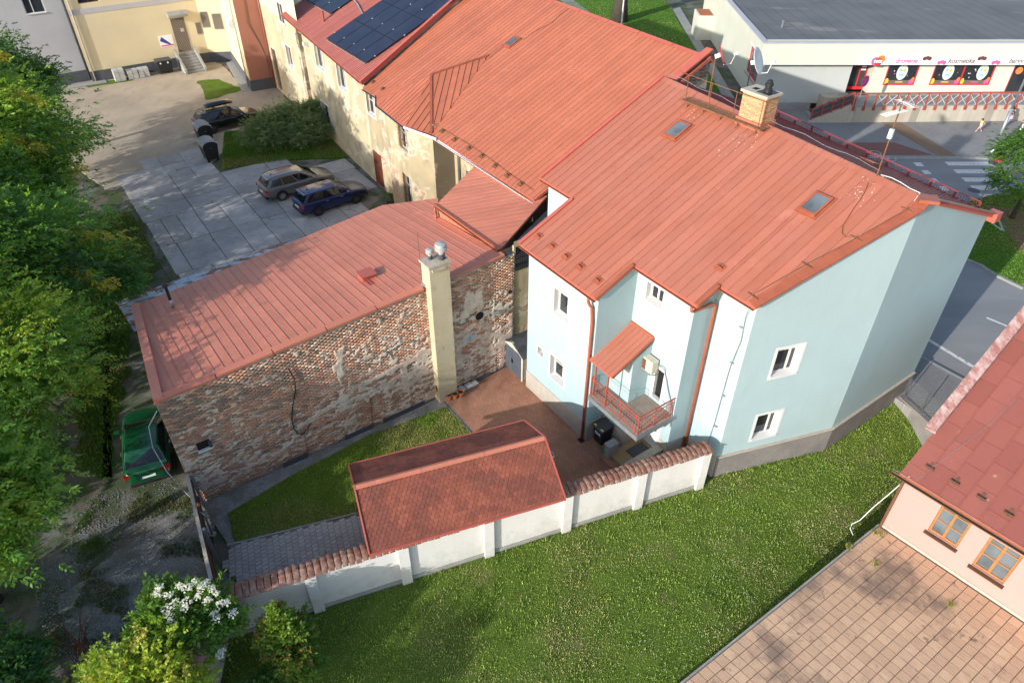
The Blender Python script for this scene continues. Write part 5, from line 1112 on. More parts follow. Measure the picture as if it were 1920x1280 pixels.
# white garden wall with tiled coping
gA, gB = gnd(600, 1143)[:2], gnd(1318, 911)[:2]; gd = (gB-gA)/np.linalg.norm(gB-gA); gn = np.array([-gd[1], gd[0]]); gA = gA-gd*2.75; GL = float(np.linalg.norm(gB-gA)); GH = 1.95
gw = E('garden_wall', 'white rendered garden wall with red tile coping beside the lawn', 'wall', (*((gA+gB)/2), 0), frame='w')
gp = lambda s, t, z: (*(gA+gd*s+gn*t), z)
def pan(par, s0, s1, t0, t1, z0, z1, mat, name): mb = MB(); mb.prism([gp(s0, t0, 0)[:2], gp(s1, t0, 0)[:2], gp(s1, t1, 0)[:2], gp(s0, t1, 0)[:2]], z0, z1); return mk(mb, name, M[mat], par)
pil = [float((gnd(*p)[:2]-gA)@gd) for p in ((600, 1143), (765, 1092), (918, 1042), (1064, 1001), (1198, 958), (1309, 914))]
edges = [0]+pil
pan(gw, 0, GL, .06, .32, -.2, GH, 'garden_white', 'panel'); pan(gw, 0, GL, .02, .058, -.2, .16, 'concrete', 'footing')
for s in pil: pan(gw, s-.17, s+.17, -.08, .055, -.2, GH-.02, 'garden_white', 'pilaster')
nt = int(GL/.205); prof = [(-.15, .035), (.0, .075), (.19, .12), (.40, .075), (.48, .04)]
def coping(par, A, d, n, i, w, frame='w'):
    """one tile: a shallow half-barrel running across the wall"""
    g = MB(); m = 5; jz = random.uniform(-.012, .012); jt = random.uniform(-.02, .02)
    for (t, z) in prof:
        for k in range(m+1):
            x = (k/m-.5)*w*.86; hz2 = .014*math.cos(math.pi*(k/m-.5)); p = A+d*(i*w+w/2+x)+n*(t+jt); g.v.append((p[0], p[1], GH+z+hz2+jz))
    for a in range(len(prof)-1):
        for k in range(m): g.f.append((a*(m+1)+k, a*(m+1)+k+1, (a+1)*(m+1)+k+1, (a+1)*(m+1)+k)); g.m.append(0); g.c.append(None)
    o = mk(g, 'coping_tile', M['coping'], par); md = o.modifiers.new('s', 'SOLIDIFY'); md.thickness = .03; md.offset = -1
for i in range(nt): coping(gw, gA, gd, gn, i, GL/nt)
pan(gw, 0, GL, .0, .38, GH, GH+.05, 'brick_flat' if 'brick_flat' in M else 'trim_brown', 'coping_bed')
# return wall at the corner
rA = gA+gn*.06; rdir = gnd(413, 1290)[:2]-gnd(436, 1165)[:2]; rdir = rdir/np.linalg.norm(rdir); rn = np.array([rdir[1], -rdir[0]]); RL = 3.2
rw = E('garden_wall', 'white wall stub with red tile coping hidden behind the flowering bush', 'wall', (*(rA+rdir*RL/2), 0), frame='w')
rp_ = lambda s, t: tuple(rA+rdir*s+(-rn)*t)
mb = MB(); mb.prism([rp_(0, -.28), rp_(RL, -.28), rp_(RL, -.02), rp_(0, -.02)], -.2, GH); mk(mb, 'panel', M['garden_white'], rw)
for i in range(int(RL/.205)): coping(rw, rA+rn*.02+rn*0, rdir, rn, i, .205)
# fence along the left end of the court
fA, fB = W(UB+.05, V0+.05)[:2], gA+gn*.35; fd = fB-fA; FL = float(np.linalg.norm(fd)); fd /= FL; fnn = np.array([-fd[1], fd[0]])
fc = E('board_fence', 'weathered brown board fence closing the courtyard beside the annex corner', 'fence', (*((fA+fB)/2), 0), frame='w')
nb = int(FL/.13)
for i in range(nb):
    p = fA+fd*i*.13; h = 1.62+random.uniform(-.02, .02); mb = MB(); mb.prism([tuple(x) for x in (p, p+fd*.12, p+fd*.12+fnn*.02, p+fnn*.02)], .02, h); mk(mb, 'board', M['brownwood'], fc)
for z in (.4, 1.3): mb = MB(); a, b = fA+fnn*.045, fB+fnn*.045; mb.beam((*a, z), (*b, z), .05, .08); mk(mb, 'rail', M['brownwood'], fc)
mb = MB(); mb.beam((*fA, 1.67), (*fB, 1.67), .11, .05); mk(mb, 'top_rail', M['cement'], fc)
for s in (.02, .5, .98): p = fA+(fB-fA)*s; mb = MB(); mb.prism([tuple(x) for x in (p-fd*.05+fnn*.07, p+fd*.05+fnn*.07, p+fd*.05+fnn*.17, p-fd*.05+fnn*.17)], 0, 1.72); mk(mb, 'post', M['steel'], fc)
p = gnd(372, 948, 1.7); mb = MB(); t = E('bell_lamp', 'small orange lamp on top of the board fence', 'lamp', tuple(p), frame='w'); mb.lathe((p[0], p[1], 1.70), [(.05, 0), (.07, .05), (.05, .12), (.01, .15)], 10); mk(mb, 'lamp_shade', M['clay'], t); mb = MB(); mb.lathe((p[0], p[1], 1.66), [(.03, 0), (.03, .05)], 8); mk(mb, 'socket', M['dgrey'], t)
p = gnd(399, 1002); t = E('water_tap', 'bent grey water pipe standing in the courtyard corner by the fence', 'pipe', tuple(p), frame='w'); mb = MB(); mb.tube([(p[0], p[1], 0), (p[0], p[1], 1.0)]+bez((p[0], p[1], 1.0), (p[0], p[1], 1.15), (p[0]-.15, p[1]+.05, 1.15), 5)+[(p[0]-.25, p[1]+.1, 1.12)], .035, 8); mk(mb, 'pipe', M['steel'], t, smooth=True); mb = MB(); mb.box(p[0]-.1, p[0]+.1, p[1]-.1, p[1]+.1, 0, .06); mk(mb, 'foot', M['concrete'], t)
# plastic store beside the wing
ps = E('plastic_store', 'beige plastic storage shed with grey double doors and slate look roof', 'shed', (-1.05, .6, 0)); h1, h2 = 1.42, 1.78
mb = MB(); mb.box(-1.82, -.30, .03, 1.3, 0, h1); mb.prism([(-1.82, .03), (-.30, .03), (-.30, 1.3), (-1.82, 1.3)], h1, h1+.001); mk(mb, 'body', M['shedwall'], ps)
mb = MB(); mb.add([(-1.82, .03, h1), (-.3, .03, h1), (-1.06, .03, h2)], [(0, 1, 2)]); mk(mb, 'gable', M['shedwall'], ps)
for j in range(9): mb = MB(); mb.box(-.30, -.285, .06, 1.28, .06+j*.15, .18+j*.15); mk(mb, 'side_slat', M['shedwall'], ps)
for sg in (0, 1):
    a = -1.72 if sg == 0 else -1.055; dr_ = MB(); dr_.box(a, a+.655, -.005, .03, .06, 1.36); d = mk(dr_, 'door', M['sheddoor'], ps)
    for j in range(3): g = MB(); g.box(a+.05+j*.2, a+.20+j*.2, -.012, -.005, .1, 1.32); mk(g, 'door_panel', M['sheddoor'], d)
    g = MB(); xh = a+.62 if sg == 0 else a+.03; g.box(xh-.02, xh+.02, -.045, -.012, .62, .82); mk(g, 'handle', M['black'], d)
for sg in (-1, 1):
    x0, x1 = (-1.06, -1.92) if sg < 0 else (-1.06, -.20); R_ = Roof([(x1, -.06, h1-.03), (x0, -.06, h2+.02), (x0, 1.36, h2+.02), (x1, 1.36, h1-.03)], (sg, 0, -.45)); sr = mk(R_.slab(.04), 'roof', M['sheddoor'], ps); R_.panels(sr, M['shedroof'], .24, 0, 0, .015, cross=.2, name='slate', lift=.002, stagger=True)
mb = MB(); mb.beam((-1.86, -.03, h1-.05), (-1.06, -.03, h2), .05, .08); mb.beam((-1.06, -.03, h2), (-.26, -.03, h1-.05), .05, .08); mb.box(-1.84, -1.74, -.02, .03, 0, h1); mb.box(-.38, -.28, -.02, .03, 0, h1); mk(mb, 'door_frame', M['shedwall'], ps)
# entrance stoop
stp = E('entrance_stoop', 'tan entrance landing with low side walls under the balcony', 'steps', (5.9, .9, 0))
mb = MB(); mb.box(5.25, 6.3, .12, 1.72, 0, .29); mk(mb, 'landing', M['sandstoop'], stp); mb = MB(); mb.box(5.12, 6.42, -.18, .118, 0, .15); mk(mb, 'step', M['rpaver'], stp)
for u0, u1, v0, v1, h in ((5.16, 5.42, -.02, .45, .78), (6.31, 6.58, .0, 1.68, .70)):
    mb = MB(); mb.box(u0, u1, v0, v1, .0, h); c = mk(mb, 'side_wall', M['concrete'], stp); k = max(1, int((v1-v0)/.55))
    for i in range(k): mb = MB(); a = v0-.02+(v1-v0+.04)*i/k; mb.box(u0-.03, u1+.03, a, a+(v1-v0+.04)/k-.006, h+.002, h+.05); mk(mb, 'cap_stone', M['stonecap'] if u0 > 6 else M['kerb'], c)
dm = MB(); dm.box(5.55, 6.18, .75, 1.6, .292, .31); mk(dm, 'door_mat', M['dgrey'], label='dark grey door mat on the tan entrance landing', cat='mat')
# wheelie bin
def bin_(label, c, rot=0):
    t = E('wheelie_bin', label, 'bin', (c[0], c[1], .02)); u, v = c; g = MB(); w0, w1, d0, d1, h = .21, .27, .24, .31, .88
    lo = [(u-w0, v-d0), (u+w0, v-d0), (u+w0, v+d0), (u-w0, v+d0)]; hi = [(u-w1, v-d1), (u+w1, v-d1), (u+w1, v+d1), (u-w1, v+d1)]
    g.add([(*p, .08) for p in lo]+[(*p, h) for p in hi], [(3, 2, 1, 0), (4, 5, 6, 7)]+[(i, (i+1) % 4, 4+(i+1) % 4, 4+i) for i in range(4)]); mk(g, 'body', M['black'], t, bevel=.02)
    g = MB(); g.add([(u-.30, v-.35, h+.01), (u+.30, v-.35, h+.01), (u+.30, v+.33, h+.04), (u-.30, v+.33, h+.04), (u-.27, v-.31, h+.06), (u+.27, v-.31, h+.06), (u+.27, v+.28, h+.11), (u-.27, v+.28, h+.11)], [(3, 2, 1, 0), (4, 5, 6, 7), (0, 1, 5, 4), (1, 2, 6, 5), (2, 3, 7, 6), (3, 0, 4, 7)]); mk(g, 'lid', M['dgrey'], t, bevel=.015)
    for s in (-1, 1):
        g = MB(); g.tube([(u+s*.19, v+.26, .08), (u+s*.24, v+.26, .08)], .09, 14); mk(g, 'wheel', M['tyre'], t)
        g = MB(); g.box(u+s*.2-.07, u+s*.2+.07, v-.30, v-.22, h+.062, h+.07); mk(g, 'lid_mark', M['sign_yellow'], t)
    g = MB(); g.beam((u-.25, v+.36, h), (u+.25, v+.36, h), .03, .03); mk(g, 'handle', M['black'], t)
    mwm = Matrix.Translation((0, -d1+.02, .60))@Matrix.Rotation(math.radians(94.5), 4, 'X'); text('DM', .2, 'sign_white', t, mwm)
    return t
bin_('black wheelie bin standing beside the entrance under the balcony', (4.45, .52))
# watering can
wc = E('watering_can', 'green plastic watering can by the entrance wall', 'watering can', (4.98, .22, .02)); g = MB(); g.lathe((4.98, .22, .02), [(.11, 0), (.12, .05), (.115, .22), (.08, .25)], 14); mk(g, 'body', M['green_plastic'], wc, smooth=True); g = MB(); g.tube([(4.90, .16, .08), (4.78, .08, .2), (4.70, .03, .30)], [.025, .02, .018], 8); g.lathe((4.70, .03, .30), [(.018, 0), (.05, .04)], 10); mk(g, 'spout', M['green_plastic'], wc); g = MB(); g.tube(bez((5.08, .27, .08), (5.22, .33, .32), (4.96, .22, .36), 8), .014, 6); mk(g, 'handle', M['green_plastic'], wc)
# flower troughs and pots
def pot(label, c, s=1., group=None):
    t = E('flower_pot', label, 'flower pot', (*c, .02), group=group); g = MB(); g.lathe((*c, .02), [(.09*s, 0), (.125*s, .2*s), (.14*s, .2*s), (.14*s, .25*s), (.12*s, .25*s), (.115*s, .2*s)], 18); mk(g, 'pot', M['clay'], t); g = MB(); g.lathe((*c, .02+.2*s), [(.113*s, 0), (.09*s, .012)], 14); mk(g, 'soil', M['soil'], t); return t
for i, px in enumerate(((842, 748), (853, 746), (864, 743))):
    q = Gu(*px); pot(['terracotta flower pot at the lawn end of the row by the chimney stack', 'middle terracotta flower pot of the row at the chimney stack foot', 'terracotta flower pot at the paving end of the row by the chimney stack'][i], (q[0]+.02, q[1]), 1.15, 'terracotta pots by the chimney stack')
# stacked roof tiles near the stack
tl = E('tile_pile', 'pile of grey roof tiles against the brick wall beside the chimney stack', 'tiles', (UB+.25, -2.2, 0))
for i in range(9): g = MB(); z = .02+(i % 3)*.06; v = -2.55+(i//3)*.33; g.obox((UB+.22+.03*(i % 3), v+.05*(i % 2), z+.03), (.17, 0, .02), (0, .14, .01), (0, 0, .022)); mk(g, 'tile', M['gravelstone'], tl)
g = MB(); g.beam((UB+.1, -2.75, .1), (UB+.14, -.9, .12), .06, .14); mk(g, 'roll', M['dgrey'], tl)
# ------------------------------------------------------------ old building with the long red roof
old = E('old_building', 'old two storey building with peeling yellow render under a vast red metal roof', 'building', (-13, 9, 0))
OZ = lambda v: 6.3+.45*(v-3.7)
OF = lambda u: 4.47+(u+34.62)*(3.75-4.47)/12.22          # facade line v(u)
# walls
fac = [(-18.3, OF(-18.3)), (-18.3, 3.05), (-15.0, 2.8), (-13.9, 3.7), (-13.9, 5.0), (-4.4, 5.0)]
s_of = lambda u: u+22.3
L0, L1 = (-22.3, OF(-22.3)), (-18.3, OF(-18.3))
wC = (.05, 1.35, 4.74, 6.15); rd = (.15, 1.45, .05, 2.35)
mb = MB(); wall(mb, L0, L1, 0, OZ(3.6), [wC, rd], .25); mk(mb, 'facade', M['old'], old)
window(old, L0, L1, wC, .2, bars=((.5,), (.6,)), sill=True, trim=.1)
mb = MB(); mb.box(L0[0]+.15, L0[0]+1.45, OF(-21.5)+.12, OF(-21.5)+.16, .05, 2.35); dr_ = mk(mb, 'door', M['rail_red'], old); grille(dr_, (L0[0], OF(-21.5)), (L1[0], OF(-21.5)), (.2, 1.4, .1, 2.3), .0, .16, 4, 'rust', .014)
b1, b2 = (1.9, 3.05, 4.68, 6.05), (1.9, 3.05, 1.05, 3.15)
mb = MB(); wall(mb, fac[0], fac[1], 0, OZ(3.2)); wall(mb, fac[1], fac[2], 0, OZ(2.9)+.1, [b1, b2], .25); wall(mb, fac[2], fac[3], 0, OZ(3.4)); mk(mb, 'bay_wall', M['old_bay'], old)
for h in (b1, b2): window(old, fac[1], fac[2], h, .2, bars=((.5,), (.66,)), mat='upvc'); grille(old, fac[1], fac[2], h, -.1, .22, 4, 'rust', .010)
for h in (b1, b2):        # brick exposed beside the openings
    d = np.array(fac[2])-np.array(fac[1]); d /= np.linalg.norm(d); n = np.array([d[1], -d[0]])
    for i in range(int((h[3]-h[2])/.085)):
        p = np.array(fac[1])+d*(h[0]-.10+(.05 if i % 2 else 0)); mb = MB(); mb.obox((*(p+n*.006), h[2]+.05+i*.085), (*(d*(.08 if i % 2 else .11)), 0), (*(n*.012), 0), (0, 0, .034)); mk(mb, 'brick', M['chimbrick'], old)
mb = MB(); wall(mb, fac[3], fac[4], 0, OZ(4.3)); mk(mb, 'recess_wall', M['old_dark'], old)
r1, r2 = (1.2, 1.95, 2.95, 4.1), (3.0, 3.7, 3.0, 4.2)
mb = MB(); wall(mb, fac[4], fac[5], 0, OZ(4.6), [r1, r2], .25); mk(mb, 'recess_wall', M['old_bay'], old)
for h in (r1, r2): window(old, fac[4], fac[5], h, .2, bars=((.5,), (.6,)))
mb = MB(); wall(mb, (-4.4, 5.0), (-4.4, 13.5), 0, OZ(5.), top=[(0, OZ(5.)), (8.5, OZ(13.5))]); wall(mb, (-4.4, 13.5), (-4.4, 13.85), 0, OZ(13.4)); mk(mb, 'end_wall', M['mortar'], old)
mb = MB(); wall(mb, (-4.4, 13.85), (-26, 14.4), 0, OZ(13.6)-.1); mk(mb, 'back_wall', M['old'], old)
# brick parapet at the right end, capped with red sheet
g = MB()
for r in range(20):
    for i in range(22):
        v0 = 9.6+i*.27+(r % 2)*.135; z0 = OZ(v0)-.9+r*.078
        if z0+.07 > OZ(min(v0, 13.6-(max(0, v0-13.6))))+.33 or v0 > 13.6: continue
        g.box(-4.40, -4.36+random.uniform(0, .03), v0, v0+.255, z0, z0+.066, 0, tuple(np.array(random.choice([(.36, .165, .095), (.30, .13, .085), (.46, .31, .21), (.17, .12, .09), (.5, .45, .4)]))*random.uniform(.8, 1.2)))
mk(g, 'parapet_bricks', M['brick'], old, kind='stuff')
mb = MB(); mb.beam((-4.35, 9.4, OZ(9.4)+.3), (-4.35, 13.6, OZ(13.6)+.3), .42, .08); mk(mb, 'parapet_cap', M['trim'], old)
# roof sheets: front slope with a small hipped bay
VRD = lambda u: 13.9-.035*(u+16)
lb = lambda v: -22.25-(v-3.7)*.19
front_o = [(lb(3.65), 3.6), (-20.5, 3.6), (-13.6, 3.45), (-4.3, 3.42), (-4.1, VRD(-4.1)), (lb(13.9), VRD(-24))]
oR = Roof([(u, v, OZ(v)) for u, v in front_o], (0, -1, -.45)); oroof = mk(oR.slab(.12), 'roof', M['trim'], old)
oR.panels(oroof, M['roof'], .33, .018, .022, .018, lift=.004)
mk(Roof([(-4.1, VRD(-4.1), OZ(VRD(-4.1))), (-26, VRD(-26), OZ(VRD(-26))), (-26, VRD(-26)+.25, OZ(VRD(-26))-.2), (-4.1, VRD(-4.1)+.25, OZ(VRD(-4.1))-.2)], (0, 1, -.45)).slab(.1), 'rear_slope', M['roof'], oroof)
ridgecap((-4.1, VRD(-4.1), OZ(VRD(-4.1))), (-24.2, VRD(-24), OZ(VRD(-24))), oroof, 'trim', .45, .45, .2, 8, .06)
# bay hip: ridge H0-H1, eave corners
H0, H1 = np.array([-17.0, 5.55, 8.05]), np.array([-16.3, 8.95, OZ(8.95)+.02]); eA, eB, eC = np.array([-18.75, 2.85, 6.42]), np.array([-14.75, 2.55, 6.42]), np.array([-13.55, 3.45, OZ(3.45)+.03]); eZ = np.array([-20.6, 3.75, OZ(3.75)+.03])
def facet(pts_, d, st=.34):
    R_ = Roof(pts_, d); o = mk(R_.slab(.05), 'hip_slab', M['trim'], oroof); R_.panels(oroof, M['roof'], st, .03, .035, .018, lift=.004)
facet([eZ, eA, H0], (-.3, -1, -.3)); facet([eZ, H0, H1], (-.3, -1, -.3)); facet([eA, eB, H0], (0, -1, -.6)); facet([eB, eC, H0], (.5, -1, -.6)); facet([eC, H1, H0], (.75, -.7, -.5))
for p, q in ((H0, H1), (H0, eC)): mb = MB(); mb.beam(p+np.array([0, 0, .06]), q+np.array([0, 0, .06]), .14, .05); mk(mb, 'hip_cap', M['trim_brown'], oroof)
gutter(oroof, tuple(eZ-np.array([0, .05, .05])), tuple(eA-np.array([.03, .05, .05])), .06, 'dgrey'); gutter(oroof, tuple(eA-np.array([0, .06, .05])), tuple(eB-np.array([0, .06, .05])), .06, 'dgrey')
mb = MB(); mb.tube([tuple(eB-np.array([.05, .06, .02])), tuple(eC-np.array([-.7, .10, .02]))], .07, 8); mk(mb, 'gutter', M['white_metal'], oroof)
gutter(oroof, (-13.0, 3.36, OZ(3.42)-.03), (-4.2, 3.36, OZ(3.42)-.06), .07, 'white_metal'); mb = MB(); mb.beam((-13.4, 3.45, OZ(3.45)-.14), (-4.3, 3.42, OZ(3.42)-.14), .05, .18); mk(mb, 'fascia', M['brownwood'], oroof)
downpipe(old, [(-12.9, 3.5, OZ(3.4)-.1), (-13.2, 4.2, OZ(3.4)-.4), (-13.3, 4.9, OZ(3.4)-.7), (-13.3, 4.9, 3.)], .07, 'steel')
gutter(oroof, (lb(3.65), 3.52, OZ(3.6)-.03), (-20.5, 3.55, OZ(3.6)-.05), .06, 'dgrey')
OPp = plane3((0, 3.7, 6.3), (1, 3.7, 6.3), (0, 4.7, 6.75))
def op(px, py): q = OPp(px, py); return np.array([q[0], q[1], OZ(q[1])])
skylight(oroof, oR, op(961, 81), .62, .85)
for px in ((830, 247), (853, 263), (880, 279), (904, 294), (929, 312), (952, 330), (977, 346), (700, 155), (718, 168)):
    q = op(*px); snow_hook(oroof, oR, (q-oR.o)@oR.e, (q-oR.o)@oR.d, 'rust')
lo = lambda q, h=.1: tuple(np.array(q)+oR.n*h)
wire(oroof, [lo(op(*p)) for p in ((830, 245), (853, 258), (880, 274), (905, 291), (930, 309), (953, 327), (978, 344), (1000, 360))], .01, 'rust', 'lightning_wire')
wire(oroof, [lo(op(*p), .05) for p in ((982, 76), (1000, 62), (1020, 52), (1035, 45), (1050, 30), (1066, 18))], .012, 'rust')
wire(oroof, [lo(op(*p), .05) for p in ((917, 111), (925, 104), (940, 92), (948, 86))], .012, 'rust')
# step flashing on the house side
# ------------------------------------------------------------ yellow building with the solar roof
pv = E('yellow_building', 'yellow rendered building with solar panels on its faded red roof', 'building', (-30, 9, 0))
PL0, PL1 = (-45.0, OF(-45.0)), (-22.3, OF(-22.3)); sp_ = lambda u: (u+45)*math.dist(PL0, PL1)/22.7
hol = [(sp_(-31.5), sp_(-29.9), 5.2, 6.7), (sp_(-27.2), sp_(-25.7), 4.95, 6.5), (sp_(-31.9), sp_(-30.3), .85, 2.6), (sp_(-39.1), sp_(-37.8), 3.35, 4.95), (sp_(-39.2), sp_(-37.8), 6.6, 8.1), (sp_(-43.9), sp_(-42.7), .2, 3.6)]
mb = MB(); wall(mb, PL0, PL1, 0, 6.85, [h for h in hol if h[3] < 6.85], .25); mk(mb, 'facade', M['old2'], pv)
mb = MB(); wall(mb, PL0, (-34.6, OF(-34.6)), 6.86, 11., [], .25); mk(mb, 'upper_wall', M['cream'], pv)
for h in hol[:4]: window(pv, PL0, PL1, h, .2, bars=((.5,), ()), sill=True, trim=.12)
h = hol[4]; window(pv, (PL0[0], PL0[1]-.05), (PL1[0], PL1[1]-.05), h, .03, bars=((.5,), ()), sill=True)
mb = MB(); mb.obox((-43.3, OF(-43.3)+.2, 1.9), (.6, -.03, 0), (0, .04, 0), (0, 0, 1.7)); mk(mb, 'gateway_door', M['brownwood'], pv)
downpipe(pv, [(-34.75, OF(-34.7)-.1, 7.4), (-34.75, OF(-34.7)-.1, .05)], .07, 'trim_brown'); downpipe(pv, [(-44.6, OF(-44.6)-.1, 10.5), (-44.6, OF(-44.6)-.1, .05)], .07, 'trim_brown')
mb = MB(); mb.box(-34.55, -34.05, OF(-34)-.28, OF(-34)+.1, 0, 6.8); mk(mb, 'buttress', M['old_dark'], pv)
mb = MB(); mb.box(-33.0, -32.7, OF(-33)-.35, OF(-33)-.02, 6.3, 6.55); mk(mb, 'vent_box', M['white_metal'], pv)
def PZ(u, v): return 7.6+(u+37.2)*(-.85/14.9)+(v-(4.4-.8*(u+37.2)/14.9))*.42
pvp = [(-37.2, 4.3), (lb(3.6)-.02, 3.5), (lb(13.9)-.02, VRD(-24)), (-37.2, 14.2)]
pR = Roof([(u, v, PZ(u, v)) for u, v in pvp], (0, -1, -.42)); proof = mk(pR.slab(.12), 'roof', M['trim'], pv); pR.panels(proof, M['roof_pink'], .22, .025, .025, .015, lift=.004)
mk(Roof([(lb(13.9), VRD(-24), PZ(lb(13.9), VRD(-24))), (-37.2, 14.2, PZ(-37.2, 14.2)), (-37.2, 15.6, 10.2), (-24, 15.6, 9.6)], (0, 1, -.4)).slab(.1), 'rear_slope', M['trim'], proof)
gutter(proof, (-37.2, 4.2, PZ(-37.2, 4.3)-.04), (lb(3.6), 3.42, PZ(lb(3.6), 3.5)-.05), .06, 'trim_brown')
mb = MB(); mb.beam((lb(3.6), 3.5, OZ(3.6)+.35), (lb(13.9), VRD(-24), OZ(VRD(-24))+.35), .22, .28); mk(mb, 'step_flashing', M['trim'], proof)
q0 = plane3((-37.2, 4.4, 7.6), (-22.3, 3.6, 6.75), (-30., 4.4-.8*7.2/14.9+10, 7.6-.85*7.2/14.9+4.2))
def pvfield(bl, br, nx, ny, my):
    a, b = [np.array(q0(*p)) for p in (bl, br)]; ea, eb = [(x-pR.o)@pR.e for x in (a, b)]; d0 = ((a-pR.o)@pR.d+(b-pR.o)@pR.d)/2; mx = (eb-ea)/nx
    for i in range(nx):
        for j in range(ny):
            e = ea+mx*(i+.5); d = d0-my*(j+.5); g = MB(); g.obox(pR.at(e, d, .13), pR.e*(abs(mx)/2-.012), pR.d*(my/2-.012), pR.n*.02); o = mk(g, 'solar_panel', M['pv'], proof)
            g = MB()
            for sx, sy, wx, wy in ((0, 1, 1, .01), (0, -1, 1, .01), (1, 0, .01, 1), (-1, 0, .01, 1)): g.obox(pR.at(e+sx*(abs(mx)/2-.022), d+sy*(my/2-.022), .137), pR.e*((abs(mx)/2-.012)*wx if wx == 1 else .012), pR.d*((my/2-.034)*wy if wy == 1 else .012), pR.n*.019)
            mk(g, 'panel_frame', M['pvframe'], o)
    for j in range(ny+1): g = MB(); g.beam(pR.at(ea-.1, d0-my*j+.05, .07), pR.at(eb+.1, d0-my*j+.05, .07), .05, .05); mk(g, 'mounting_rail', M['steel'], proof)
    for i in range(nx+1):
        for j in range(ny): g = MB(); g.obox(pR.at(ea+mx*i, d0-my*(j+.3), .16), pR.e*.03, pR.d*.03, pR.n*.012); mk(g, 'panel_clamp', M['white_metal'], proof)
pvfield((617, 74), (685, 124), 4, 5, 2.35); pvfield((560, -12), (617, 33), 4, 2, 2.35)
q = q0(607, 42); mb = MB(); mb.tube([tuple(q), (q[0], q[1], q[2]+.75)], .09, 10); mk(mb, 'vent_pipe', M['trim_brown'], proof); q1, q2 = q0(664, 0), q0(680, 26); mb = MB(); mb.tube([tuple(np.array(q1)+pR.n*.08), tuple((np.array(q1)+np.array(q2))/2+pR.n*.1+np.array([.15, 0, 0])), tuple(np.array(q2)+pR.n*.08)], .05, 8); mk(mb, 'conduit', M['steel'], proof)
# ------------------------------------------------------------ cream building closing the yard
cr = E('cream_building', 'cream rendered building with grilled door and stone steps in the yard', 'building', (-56, 0, 0)); CU = -55.6
chol = [(8-.15, 8+1.1, 1.25, 4.3), (8+1.95, 8+2.45, 2.6, 3.6)]
mb = MB(); wall(mb, (CU, -8.0), (CU, 2.5), 0, 11, [*chol, (1.0, 2.6, 6.35, 8.)], .25); mk(mb, 'wall', M['cream'], cr)
mb = MB(); wall(mb, (CU, 2.5), (-54.7, 4.36), 0, 11, [(.1, .8, 3.1, 4.5), (1.1, 1.95, 2.9, 4.3)], .2); mk(mb, 'corner_wall', M['cream'], cr)
mb = MB(); wall(mb, (-54.7, 4.36), (-44.95, 3.0), 0, 11); mk(mb, 'wing_wall', M['cream'], cr); mb = MB(); wall(mb, (-44.95, 3.0), (-44.75, 5.1), 0, 11); mk(mb, 'end_wall', M['terracotta'], cr)
for a, b in (((CU, -8), (CU, 2.5)), ((CU, 2.5), (-54.7, 4.36)), ((-54.7, 4.36), (-44.95, 3.)), ((-44.95, 3.), (-44.75, 5.1))):
    a_, b_ = np.array(a, float), np.array(b, float); d = (b_-a_)/np.linalg.norm(b_-a_); n = np.array([d[1], -d[0]]); mb = MB(); mb.prism([tuple(x) for x in (a_, b_, b_+n*.07, a_+n*.07)], -.1, .88); mk(mb, 'plinth', M['greyplinth'], cr)
mb = MB(); mb.box(CU+.01, CU+.035, -8, 2.4, 5.55, 5.95); mk(mb, 'stucco_band', M['lav'], cr)
mb = MB(); mb.box(CU-.14, CU-.1, -.15, 1.1, 1.25, 4.3); d_ = mk(mb, 'door', M['brownwood'], cr); grille(d_, (CU, -8), (CU, 2.5), (7.87, 9.08, 1.3, 4.25), .01, .22, 3, 'stonecap', .012, diag=True); mb = MB(); mb.box(CU-.09, CU-.085, .55, .85, 3.0, 3.3); mk(mb, 'notice', M['sign_white'], d_)
mb = MB(); mb.add([(CU, -.3, 4.85), (CU, 1.4, 4.85), (CU+.6, 1.4, 4.6), (CU+.6, -.3, 4.6), (CU, -.3, 4.35), (CU, 1.4, 4.35), (CU+.6, 1.4, 4.4), (CU+.6, -.3, 4.4)], [(3, 2, 1, 0), (4, 5, 6, 7), (0, 1, 5, 4), (1, 2, 6, 5), (2, 3, 7, 6), (3, 0, 4, 7)]); mk(mb, 'door_canopy', M['concrete'], cr)
for A_, B_, h in (((CU, -8), (CU, 2.5), chol[1]), ((CU, 2.5), (-54.7, 4.36), (.1, .8, 3.1, 4.5)), ((CU, 2.5), (-54.7, 4.36), (1.1, 1.95, 2.9, 4.3))): window(cr, A_, B_, h, .16, mat='brownwood', bars=((), ())); grille(cr, A_, B_, h, .02, .2, 3, 'stonecap', .012, diag=True)
window(cr, (CU, -8), (CU, 2.5), (1.0, 2.6, 6.35, 8.), .2, mat='brownwood', bars=((.5,), ()))
mb = MB(); mb.box(CU+.005, CU+.03, -1.55, -.35, 1.95, 2.95); sg = mk(mb, 'notice_board', M['sign_white'], label='white and pink notice board on the cream wall beside the grilled door', cat='sign')
g = MB(); g.add([(CU+.033, -1.5, 2.5), (CU+.033, -.6, 2.0), (CU+.033, -.45, 2.0), (CU+.033, -1.3, 2.85)], [(0, 1, 2, 3)]); o = mk(g, 'stripe', M['sign_blue'], sg); g = MB(); g.box(CU+.03, CU+.034, -1.5, -.4, 2.0, 2.12); mk(g, 'print', M['sign_magenta'], sg)
downpipe(cr, [(CU+.1, -7.75, 11), (CU+.1, -7.75, .05)], .06, 'stonecap'); downpipe(cr, [(-46.2, 3.05, 11), (-46.2, 3.05, .05)], .06, 'stonecap')
mb = MB(); mb.box(-48.2, -47.5, 2.95, 3.3, 4.6, 5.3); mk(mb, 'wall_unit', M['white_metal'], cr)
